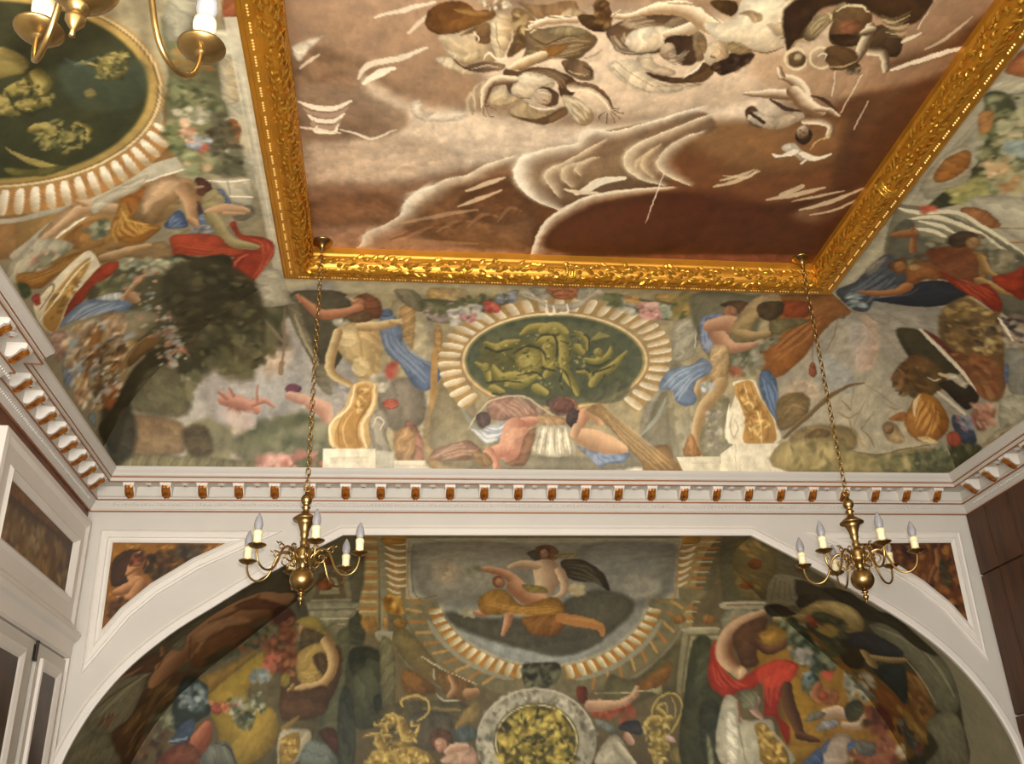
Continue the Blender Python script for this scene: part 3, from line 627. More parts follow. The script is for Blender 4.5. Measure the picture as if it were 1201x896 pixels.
 ('P','ab9348','7c6630',(2445,2700,2636,2704),10,[2470,2582,2586,2540,2644,2615,2598,2761,2556,2858,2461,2856,2445,2699]),
 ('F',['cab464','6a5626','9a8440'],[2396,2491,2657,2437,2621,2849,2431,2845],70,18,101,1.8),
 ('P','c4a49c',0,0,10,[2597,2599,2676,2616,2704,2668,2624,2659]),
 ('P','a8924c','7c6832',(2736,2815,2944,2820),12,[2734,2837,2824,2752,2950,2769,2938,2867,2731,2862]),
 ('P','7a6c3c',0,0,16,[2633,2733,2780,2706,2782,2839,2653,2850]),
 ('P','827e5e','76704e',(2885,1576,2903,2229),8,[2788,1583,3139,1579,3144,1632,2834,1644,2838,1703,2780,2227,2732,2211],1,0),
 ('P','8e8a6c',0,0,7,[2868,1661,3146,1656,3140,1690,2895,1700,2813,2212,2797,2212],1,0),
 ('P','44482f','383c28',(3021,1697,2973,2868),17,[2895,1704,3067,1697,3062,2014,3190,2219,3213,2417,3131,2871,2731,2862,2813,2212]),
 ('P','4c5036','40442e',(2891,1849,3125,2241),21,[2942,1820,3070,1756,3078,2014,3023,2292,2892,2290]),
 ('P','32382a','3c4030',(2950,2380,3192,2843),16,[2953,2382,3122,2294,3177,2626,3131,2871,2970,2868]),
 ('P','787c5e',0,0,16,[3009,2608,3045,2653,3059,2870,3002,2868]),
 ('P','6e6a4c','625e44',(-872,520,-573,1441),19,[-1279,955,-943,883,-674,396,-514,98,-313,2,-338,1281,-917,1390,-1325,1194]),
 ('P','858166','6e6848',(-582,748,-596,1239),9,[-756,776,-454,748,-400,1201,-743,1238],1,0),
 ('P','6a5638','5c5038',(-590,859,-599,1229),9,[-686,884,-488,859,-447,1221,-758,1228],1,0),
 ('P','8a8460',0,0,9,[-658,958,-536,947,-509,1159,-695,1168],1,0),
 ('P','8c4a24','7a3c1c',(-663,962,-608,1111),11,[-713,1005,-612,959,-553,1029,-601,1105,-693,1105]),
 ('P','84402a',0,0,15,[-645,652,-569,618,-567,733,-636,762]),
 ('L','8e886a','8e886a',[-759,1238,-416,1231],[16,16],6,0,0.8),
 ('P','77734f','6a6446',(-1175,990,-1057,1305),9,[-1272,1068,-962,957,-959,1236,-1114,1255,-1295,1194],1),
 ('L','565038','565038',[-1261,1132,-981,1026],[9,10],6,0,0.8),
 ('L','8a8462','8a8462',[-1233,1174,-1015,1092],[6,6],6,0,0.8),
 ('P','918c6e','7c775a',(-591,1259,-592,1520),10,[-930,1276,-369,1261,-354,1339,-401,1431,-621,1519,-871,1427]),
 ('L','57523a','57523a',[-901,1353,-370,1338],[9,10],6,0,0.8),
 ('L','b0aa8a','b0aa8a',[-684,1447,-432,1440],[9,9],6,0,0.8),
 ('P','4c4a44',0,0,18,[-1407,1046,-1313,1001,-1356,1193,-1419,1233]),
 ('P','9a7030','86602a',(-306,1505,-179,1506),17,[-306,1432,-180,1434,-178,1577,-273,1576],0,1,0.7),
 ('P','6c6646','605c42',(2890,-327,4036,1619),20,[2819,-9,3018,-10,3564,553,4027,935,4234,1082,4311,1438,3966,1435,3592,1273,3299,1270,3145,1269]),
 ('P','7a6c3e','706238',(2957,172,3551,1209),26,[2974,90,3450,507,3576,1189,3309,1229,3149,878]),
 ('P','98501e','6e3c18',(3286,664,3393,843),10,[3412,759,3409,822,3366,846,3310,821,3272,758,3272,690,3312,660,3371,691]),
 ('P','98501e','6e3c18',(3311,1023,3384,1137),9,[3416,1082,3404,1120,3359,1135,3308,1119,3280,1081,3291,1041,3336,1025,3387,1042]),
 ('F',['8c6c34','a8803c'],[3020,90,3342,296,3515,1231,3292,1229],24,30,102,1.6),
 ('P','88846a','78745a',(3641,863,3933,1299),10,[3584,933,3969,1034,4079,1127,3911,1316,3599,1313],1),
 ('L','6e4a28','6e4a28',[3614,983,3626,1273],[5,5],7,0,0.7),
 ('L','6e4a28','6e4a28',[3662,1013,3695,1274],[5,5],7,0,0.7),
 ('L','6e4a28','6e4a28',[3710,1042,3765,1274],[5,5],7,0,0.7),
 ('L','6e4a28','6e4a28',[3758,1070,3834,1275],[5,5],7,0,0.7),
 ('P','7e8274',0,0,15,[3834,1191,4015,1148,4209,1236,4121,1318,3919,1356]),
 ('P','a6a286','8f8a6c',(3385,1281,3399,1371),8,[3148,1290,3550,1283,3561,1343,3539,1373,3169,1369],1),
 ('L','7a4a2c','7a4a2c',[3188,1326,3548,1317],[9,9],6,0,0.8),
 ('P','8e8a70','7a7658',(3301,1390,3326,1615),13,[3180,1389,3508,1392,3371,1542,3188,1613]),
 ('L','b0643a','b0643a',[3260,1476,3379,1458],[10,10],6,0,0.8),
 ('P','a8a288','8c8668',(2958,1565,2963,1620),8,[2798,1573,3115,1567,3119,1612,2810,1618],1),
 ('P','b08048','8a4e20',(2992,1433,3055,1532),8,[3082,1483,3069,1523,3029,1539,2987,1522,2965,1482,2978,1442,3017,1426,3060,1443]),
 ('P','a87c40','804c20',(2699,1431,2760,1529),8,[2798,1481,2781,1515,2734,1528,2685,1514,2661,1479,2678,1445,2724,1431,2774,1446]),
 ('P','55503c','5e5436',(-2157,1574,-1259,3027),15,[-3047,2753,-2990,2420,-2671,1989,-2232,1621,-1595,1205,-1304,1062,-877,1039,-851,2806]),
 ('P','6e6c54','7c7a60',(-3023,2569,-2437,2581),12,[-2997,2748,-2969,2589,-2791,2338,-2710,2459,-2533,2497,-2431,2634,-2467,2760]),
 ('P','77755c','8c8868',(-2643,2060,-2427,2400),10,[-2792,2321,-2663,2185,-2497,1974,-2252,1904,-2313,2191,-2421,2397,-2570,2479,-2710,2459]),
 ('L','a29e7c','a29e7c',[-2653,2324,-2523,2187,-2355,2030,-2234,1960],[6,15,15,6],5,0,0.8),
 ('L','4a4632','4a4632',[-2740,2322,-2560,2151,-2286,1977],[4,9,4],5,0,0.7),
 ('F',['8a5a44','6e4a3c'],[-2671,2323,-2514,2326,-2524,2412,-2646,2409],16,24,103,1.6),
 ('P','4c4438','54503e',(-2133,1383,-1374,1390),17,[-2143,1582,-1888,1401,-1596,1228,-1377,1111,-1367,1230,-1603,1339,-1876,1505,-2039,1643]),
 ('P','5a3c2a','6a4632',(-2498,1883,-2129,1888),15,[-2497,1974,-2288,1811,-2129,1757,-2146,1906,-2356,1976]),
 ('L','a06a4a','a06a4a',[-2479,1992,-2392,1957,-2305,1904],[5,13,5],5),
 ('P','a08228','8f7224',(-1514,1936,-1067,2650),15,[-1712,2165,-1468,1952,-1200,1750,-1073,1789,-1142,2031,-1321,2064,-1316,2208,-1095,2317,-1065,2561,-1282,2768,-1599,2761,-1585,2516]),
 ('P','94702a','7c5a22',(-1597,1909,-1522,2038),16,[-1789,2021,-1505,1878,-1236,1730,-1574,2042,-1713,2148]),
 ('P','ab8c30','98792a',(-1408,2320,-1180,2670),15,[-1453,2346,-1133,2282,-1088,2457,-1285,2728,-1462,2723]),
 ('P','6a4526','5a3a20',(-2325,2063,-1977,2603),15,[-2383,2742,-2533,2497,-2374,2329,-2180,1979,-1968,1945,-1790,1984,-1889,2198,-2025,2301,-2146,2539,-2228,2746]),
 ('D','8f6a38','4e3218',[-2464,2498,-2306,2295,-2143,2033],[-2267,2705,-2155,2436,-1961,2161],7,19),
 ('F',['7c5a2c','4a3018','94703c'],[-2432,2465,-2108,2034,-1929,2091,-2146,2539,-2302,2704],70,28,104,2),
 ('L','ad7850','6e4226',[-1139,1322,-1320,1385,-1537,1467,-1719,1627,-1828,1761],[107,136,128,103,55],7),
 ('L','ad7850','6e4226',[-1683,1588,-1808,1626,-1970,1778,-2040,1871],[59,66,74,64],6),
 ('L','ad7850','6e4226',[-1314,1230,-1461,1341,-1624,1425],[31,30,30],7),
 ('P','8c5430','6a3a20',(-1640,1587,-1536,1787),16,[-1792,1723,-1611,1568,-1377,1490,-1271,1592,-1470,1727,-1684,1875,-1862,1910]),
 ('P','b98660',0,0,20,[-1826,1626,-1679,1466,-1428,1405,-1323,1469,-1610,1528,-1756,1685,-1810,1780],0,1,0.7),
 ('L','b88058','7c4c30',[-1988,1815,-2058,1907,-2110,1980],[82,82,55],6),
 ('L','7c4c30','b88058',[-2111,1776,-2119,1700],[27,12],6),
 ('L','b88058','7c4c30',[-2147,1869,-2172,1924],[22,11],6),
 ('L','5e321c','5e321c',[-1861,1605,-1881,1835],[8,8],5,0,0.7),
 ('P','77715a',0,0,12,[-2040,1720,-1950,1624,-1896,1585,-1934,1740]),
 ('P','7a4630','663a26',(-1256,1152,-1059,1595),13,[-1459,1297,-1277,1207,-1101,1255,-943,1345,-964,1535,-1144,1492,-1140,1344,-1354,1342]),
 ('P','4a2a1e','3a2018',(-1067,1318,-969,1527),12,[-1104,1344,-995,1301,-908,1432,-982,1535,-1108,1492]),
 ('F',['3c4028','54583a','2e3020','6a3a20'],[-1649,1725,-1434,1650,-1252,1532,-1072,1493,-928,1656,-1146,1731,-1434,1785,-1719,1930],90,32,105,1.5),
 ('F',['6c3a22','8c4a30','4a2a1a'],[-1236,1632,-928,1576,-943,1960,-1143,1957],60,33,106,1.5),
 ('F',['a8503c','b86048'],[-1218,1807,-1000,1790,-1034,1959,-1198,1938],20,31,107,1.2),
 ('F',['5a7480','7c949c'],[-1324,1955,-1162,1938,-1160,2030,-1304,2046],24,24,108,1.6),
 ('P','26332c','303c34',(-1987,2035,-1770,2383),12,[-1981,2125,-1897,1983,-1716,2076,-1711,2201,-1670,2307,-1873,2442,-2050,2438,-2027,2266]),
 ('F',['4a6470','6c8890','384c48','8aa0a4'],[-1965,2072,-1752,2057,-1687,2307,-1921,2267],60,27,109,1.4),
 ('P','3a5a84','2c4668',(-1957,2433,-1855,2585),10,[-2006,2542,-1911,2407,-1808,2374,-1845,2579,-2003,2576]),
 ('L','8aa4bc','8aa4bc',[-2022,2558,-1866,2536],[10,10],5,0,0.7),
 ('F',['6a6e50','8a8c6c','4e5238'],[-2246,2400,-2029,2231,-2015,2439,-2216,2537],40,28,110,1.6),
 ('P','c05848','8c3a2c',(-1646,2239,-1589,2328),7,[-1564,2284,-1578,2321,-1615,2336,-1653,2320,-1671,2282,-1657,2245,-1620,2231,-1581,2247]),
 ('P','c45844','94402e',(-1463,2207,-1398,2310),7,[-1366,2260,-1383,2302,-1428,2318,-1474,2300,-1495,2257,-1479,2215,-1434,2198,-1387,2217]),
 ('F',['d0785c','a84838'],[-1674,2228,-1370,2207,-1357,2313,-1651,2325],26,23,111,1.1),
 ('F',['3a4a34','7c8868','566048','a8ac90'],[-1532,2204,-1247,2137,-1169,2281,-1340,2452,-1469,2380],70,25,112,1.4),
 ('F',['46503a','30382a','6a7050'],[-1453,2346,-1294,2314,-1304,2453,-1410,2468],30,23,113,1.6),
 ('P','9c4e30','7c3824',(-1819,2443,-1654,2687),11,[-1862,2579,-1785,2444,-1701,2376,-1644,2429,-1653,2549,-1709,2718,-1882,2731]),
 ('L','80402a','b86648',[-1759,2547,-1696,2445],[73,55],6),
 ('P','6e3424','7c4430',(-2133,2669,-1748,2678),15,[-2123,2749,-1999,2610,-1827,2580,-1740,2758]),
 ('P','6e7468','5a6058',(-1638,2587,-1481,2818),12,[-1728,2700,-1633,2584,-1491,2587,-1418,2724,-1421,2785,-1703,2779]),
 ('L','302c28','302c28',[-1615,2584,-1488,2621,-1414,2765],[3,8,3],5,0,0.8),
 ('F',['3c2c1c','54402a'],[-2293,2468,-2015,2439,-2027,2677,-2331,2744],40,29,114,1.6),
 ('P','5c4226','4a341e',(-930,1763,-603,2316),16,[-943,1816,-841,1709,-601,1712,-497,1750,-493,1998,-591,2235,-723,2382,-926,2395,-1030,2360,-1042,1990]),
 ('P','9a8438','7c6628',(-793,1378,-592,1770),11,[-891,1443,-738,1415,-670,1504,-619,1601,-498,1713,-567,1676,-773,1561,-900,1502]),
 ('P','6e5e44','8a7a5c',(-919,1503,-842,1652),10,[-917,1502,-858,1502,-824,1598,-875,1672,-927,1616]),
 ('P','a8865a','6a4c30',(-891,1511,-842,1608),7,[-826,1560,-838,1606,-867,1624,-896,1605,-908,1560,-895,1514,-866,1495,-838,1514]),
 ('P','57482e',0,0,16,[-841,1541,-670,1600,-670,1675,-824,1673,-875,1709]),
 ('P','ad8f48','8a6c34',(-835,1747,-661,2050),12,[-892,1781,-738,1692,-635,1712,-651,1838,-632,1979,-715,2081,-852,2079,-907,1957]),
 ('P','503c24',0,0,16,[-755,1819,-669,1784,-625,1891,-648,1996,-719,1925]),
 ('D','c0a454','7c6028',[-872,1958,-786,1994,-701,1960],[-887,2061,-784,2080,-682,2030],4,15),
 ('L','c09c64','7e5c34',[-636,1675,-574,1821,-580,1962,-681,2081,-851,2113,-971,2128],[52,52,44,44,38,20],6),
 ('L','a07c48','6a4c28',[-937,2094,-986,2178],[26,14],6),
 ('P','5e3e26','4e3420',(-1035,2244,-624,2251),17,[-1038,2160,-834,2130,-629,2099,-622,2335,-859,2380,-1029,2376]),
 ('P','8a6c34',0,0,11,[-1026,2442,-894,2363,-860,2363,-924,2444,-1023,2491]),
 ('P','4a2a1c',0,0,15,[-684,2498,-531,2484,-504,2728,-593,2630]),
 ('F',['7c4a28','a0643c','5a2c1a'],[-1044,1462,-925,1443,-940,1992,-1041,2059],50,35,115,1.6),
 ('P','8c7830',0,0,16,[-1042,1990,-975,1974,-972,2077,-1040,2093]),
 ('P','b8b294','a09878',(-1050,2610,-746,2617),9,[-1039,2507,-906,2469,-769,2488,-749,2561,-809,2705,-905,2783,-1039,2780]),
 ('P','b08a3c','8c6a2a',(-997,2551,-870,2745),9,[-1019,2572,-921,2509,-852,2527,-861,2688,-939,2782,-1022,2780]),
 ('F',['d0aa54','7c5c22'],[-1020,2556,-869,2526,-877,2704,-990,2765],36,16,116,2),
 ('P','6e7c74','5a665c',(-754,2571,-585,2831),15,[-765,2577,-593,2630,-501,2786,-839,2778]),
 ('P','4a4832','3e3d2a',(4125,787,5445,3008),17,[3830,1122,4111,1124,4414,1202,4743,1396,5115,1641,5433,1933,5615,2210,5648,2590,5561,2958,4887,2942,4368,2379]),
 ('P','9a6c22','8c5f20',(3683,1349,4626,3031),17,[3343,1580,3786,1563,3989,1565,4383,1859,4718,2042,5075,2354,5293,2583,4893,2914,4009,2893,3731,2886,3767,2181,3445,1985]),
 ('P','a0741f','936a22',(3762,2115,4106,2770),21,[3852,2068,4054,2148,4160,2413,4214,2636,3936,2848,3770,2887,3819,2554]),
 ('P','8a5220','7c4a20',(4739,2005,5082,2649),21,[4634,2060,4799,2140,5113,2393,5231,2582,4780,2387]),
 ('P','7c7e62','6e7058',(4846,1443,5488,2496),14,[4686,1551,4981,1575,5431,1872,5617,2172,5611,2439,5364,2397,5259,2147,5136,1949,4918,1764,4785,1680]),
 ('L','9c9c7e','9c9c7e',[4775,1595,5126,1746,5434,2012,5587,2287],[6,16,16,7],6,0,0.7),
 ('L','4a4a34','4a4a34',[4900,1596,5237,1829,5433,2052],[3,8,3],6,0,0.6),
 ('L','a8a884','a8a884',[5094,1928,5260,2128,5389,2360],[4,10,4],6,0,0.8),
 ('P','2e2c20','3a3626',(4346,870,5151,2042),15,[4111,1124,4408,1177,4661,1395,4876,1442,5204,1684,5432,1893,5215,1809,4898,1575,4680,1507,4450,1370]),
 ('P','7a4c20','8a5c28',(5089,2050,5347,2529),13,[5094,2047,5219,2088,5330,2321,5380,2435,5231,2582,5100,2317]),
 ('F',['a0763a','6a4420','8a6030'],[5094,2067,5239,2127,5361,2416,5237,2545,5121,2317],40,28,117,2),
 ('P','7c7c62','6e6e58',(5342,2483,5551,2972),13,[5255,2564,5443,2436,5605,2477,5645,2702,5582,2959,5174,2942,5339,2770]),
 ('P','c8352a','a8261a',(3214,1659,3816,2711),11,[3142,1703,3077,1783,3053,1979,3062,2132,3179,2247,3258,2276,3361,2212,3524,2177,3648,2065,3620,2292,3609,2440,3708,2460,3770,2626,3819,2709,3850,2555,3751,2443,3784,2257,3891,2126,3974,1992,3912,1923,3769,1911,3627,1948,3425,2062,3324,2098,3224,2020,3160,1844]),
 ('D','e04a38','8a1c12',[3079,1843,3123,2076,3260,2248],[3183,1981,3324,2117,3443,2176],5,23),
 ('D','dc4836','901e14',[3648,1949,3626,2141,3613,2403],[3933,1952,3769,2143,3713,2405],5,21),
 ('P','d83c2c',0,0,17,[3567,1986,3810,1911,3954,1992,3851,2125,3686,2180,3566,2121],0,1,0.6),
 ('L','c49a74','6e4228',[3546,1430,3341,1559,3233,1704,3221,1864,3344,2003],[58,88,93,89,69],7),
 ('P','64402a','543422',(3366,1553,3603,1927),16,[3288,1642,3454,1495,3613,1475,3611,1646,3542,1829,3566,1947,3425,1984,3341,1846]),
 ('L','4c2e1c','7a4e30',[3558,1748,3643,1810,3764,1791,3861,1711,3892,1607],[49,44,41,38,32],7),
 ('P','c8a078',0,0,13,[3284,2021,3384,1964,3446,2023,3364,2099]),
 ('P','2e2820','3a3226',(3663,1271,3831,1525),13,[3573,1339,3710,1317,3843,1388,3934,1456,3818,1499,3650,1453]),
 ('P','a6762a',0,0,18,[3551,1645,3709,1605,3760,1730,3641,1769]),
 ('L','643e26','42281a',[3849,2182,3861,2333,3925,2520,3951,2630],[61,68,58,41],7),
 ('L','42281a','643e26',[3931,2630,4048,2660,4126,2679],[38,34,15],7),
 ('L','b89080','8a6454',[3539,2290,3494,2364,3568,2458],[39,45,24],7),
 ('P','c2bda4','a8a48c',(3158,2563,3877,2578),10,[3198,2285,3338,2287,3385,2473,3666,2478,3695,2588,3763,2681,3830,2889,3121,2872]),
 ('P','dcd8c4',0,0,20,[3231,2396,3309,2434,3327,2654,3277,2876,3179,2873]),
 ('P','b08a3c','8a6828',(3536,2513,3733,2914),10,[3500,2530,3602,2513,3670,2624,3774,2736,3790,2888,3533,2882,3521,2694]),
 ('F',['d4ae58','7c5c22'],[3510,2530,3621,2532,3786,2790,3752,2880,3556,2857],40,19,118,2),
 ('L','7c7868','7c7868',[3329,2435,3347,2654,3376,2878],[3,8,3],6,0,0.8),
 ('L','8a4a30','8a4a30',[3347,2306,3354,2490],[10,10],6,0,0.8),
 ('P','6a6c50','7a7a60',(3358,2287,3539,2290),15,[3361,2212,3543,2215,3515,2364,3394,2362]),
 ('P','b09a5c','86743e',(4103,1233,4437,1725),13,[3917,1478,3993,1320,4186,1274,4400,1323,4566,1439,4630,1593,4535,1666,4407,1633,4350,1504,4172,1413,4056,1457,3987,1544]),
 ('P','c4ae70',0,0,23,[4037,1343,4232,1298,4450,1370,4556,1506,4384,1460,4205,1368],0,1,0.7),
 ('L','a8985a','6e6034',[3998,1479,3839,1499,3695,1487],[56,37,26],7),
 ('P','2c2a20','3a3628',(3884,1277,4106,1279),13,[3882,1271,3948,1199,4095,1225,4085,1273,3997,1343,3918,1354]),
 ('P','3e3a26','34301f',(4212,1376,4625,2006),18,[4097,1457,4350,1504,4413,1696,4383,1859,4510,2000,4635,2001,4674,1883,4798,1864,4361,1591]),
 ('P','3a4048','2c3036',(4586,1566,4858,1984),14,[4411,1676,4614,1636,4873,1722,5071,1868,4883,1906,4713,1823,4503,1780]),
 ('P','2c3a3a','24302e',(4855,1952,5084,2350),13,[4760,2003,5010,1967,5094,2047,5075,2354,4960,2238,4821,2102]),
 ('L','b0945c','76603a',[4673,1863,4738,1963],[40,45],7),
 ('L','76603a','b0945c',[4758,1904,4926,1926,5094,1928],[30,30,20],7),
 ('F',['3e4a34','26301f','5a6448','7c8468'],[3694,1476,3897,1478,4260,1878,4386,1998,4262,2035,4056,1993,3886,1793,3833,1627],120,37,119,1.5),
 ('F',['8a8c84','6a6e64','a89888'],[3844,1772,4093,1835,4138,1955,3974,1953],40,30,120,1.2),
 ('F',['5c7070','3c504c','8aa0a0','2c3a34'],[4015,2051,4180,2034,4131,2263,4030,2242],40,30,121,1.3),
 ('F',['b04430','8c3424'],[4019,1479,4141,1480,4150,1545,4071,1566],8,32,122,1.6),
 ('F',['c04434'],[4241,2035,4324,2046,4302,2103,4251,2093],6,30,123,1.6),
 ('F',['9a9a88','b8b8a4','6c7060','484c3c'],[4448,2038,4717,2061,4746,2311,4497,2325],60,34,124,1.3),
 ('F',['4a5038','303824'],[4131,1413,4391,1504,4424,1860,4260,1878],60,37,125,1.6),
 ('F',['8a7c3c','a8843c'],[4153,1567,4317,1569,4350,1675,4205,1673],16,33,126,1.6),
 ('L','b0663c','7a3e24',[4177,2169,4151,2263,4251,2302],[41,51,58],7),
 ('P','a8683c','8a4a2a',(4232,2202,4319,2357),13,[4153,2244,4258,2189,4380,2229,4351,2342,4207,2339]),
 ('P','b8502c','8a3a20',(4201,2225,4245,2304),8,[4277,2265,4259,2297,4220,2309,4183,2296,4170,2263,4187,2232,4226,2219,4263,2233]),
 ('L','90725a','c8a888',[4240,2433,4364,2417,4422,2455],[55,56,40],7),
 ('L','90725a','c8a888',[4410,2547,4553,2550,4614,2477],[37,40,28],7),
 ('P','3a3a28','4a4832',(4487,2333,4574,2499),13,[4430,2381,4539,2307,4637,2365,4581,2495,4456,2511]),
 ('P','77786c','5a5a50',(4090,2427,4127,2499),9,[4010,2484,4119,2412,4240,2433,4152,2487,4028,2507]),
 ('P','8e9090','70747a',(4200,2502,4247,2594),9,[4097,2597,4191,2506,4335,2491,4349,2546,4242,2581,4139,2588]),
 ('P','b8a494','94806c',(4134,2748,4457,2755),12,[4245,2691,4318,2619,4457,2641,4458,2751,4369,2901,4108,2895,4152,2762]),
 ('P','3a62a0','2e5290',(4032,2791,4089,2913),10,[3929,2891,4022,2814,4135,2744,4128,2896]),
 ('P','3a68ac',0,0,10,[4158,2726,4248,2673,4166,2799]),
 ('P','3e6cb0',0,0,10,[4411,2731,4502,2678,4478,2751,4412,2777]),
 ('P','b8924c',0,0,15,[4431,2787,4515,2770,4498,2861,4414,2877]),
 ('F',['5e2c20','7a3c2c','3c2a20'],[4656,2385,4900,2426,4920,2576,4708,2609,4638,2533],50,35,127,1.6),
 ('F',['3c4a44','26302c','5c6a64','7c3a2c'],[4926,2539,5053,2523,5193,2767,5135,2839,5024,2689],60,31,128,1.6),
 ('P','a89878',0,0,12,[4885,2760,4996,2726,4988,2854,4886,2852]),
 ('F',['8a4a34','6e3826','a06048'],[4427,2805,4866,2649,4895,2906,4449,2903],60,38,129,1.6),
 ('P','6e6c66','54524c',(4554,2676,4629,2845),17,[4509,2697,4689,2719,4667,2828,4508,2807]),
 ('F',['9a7c38','7a5a24'],[4988,2390,5210,2582,5271,2694,5106,2691],30,31,130,1.6),
]
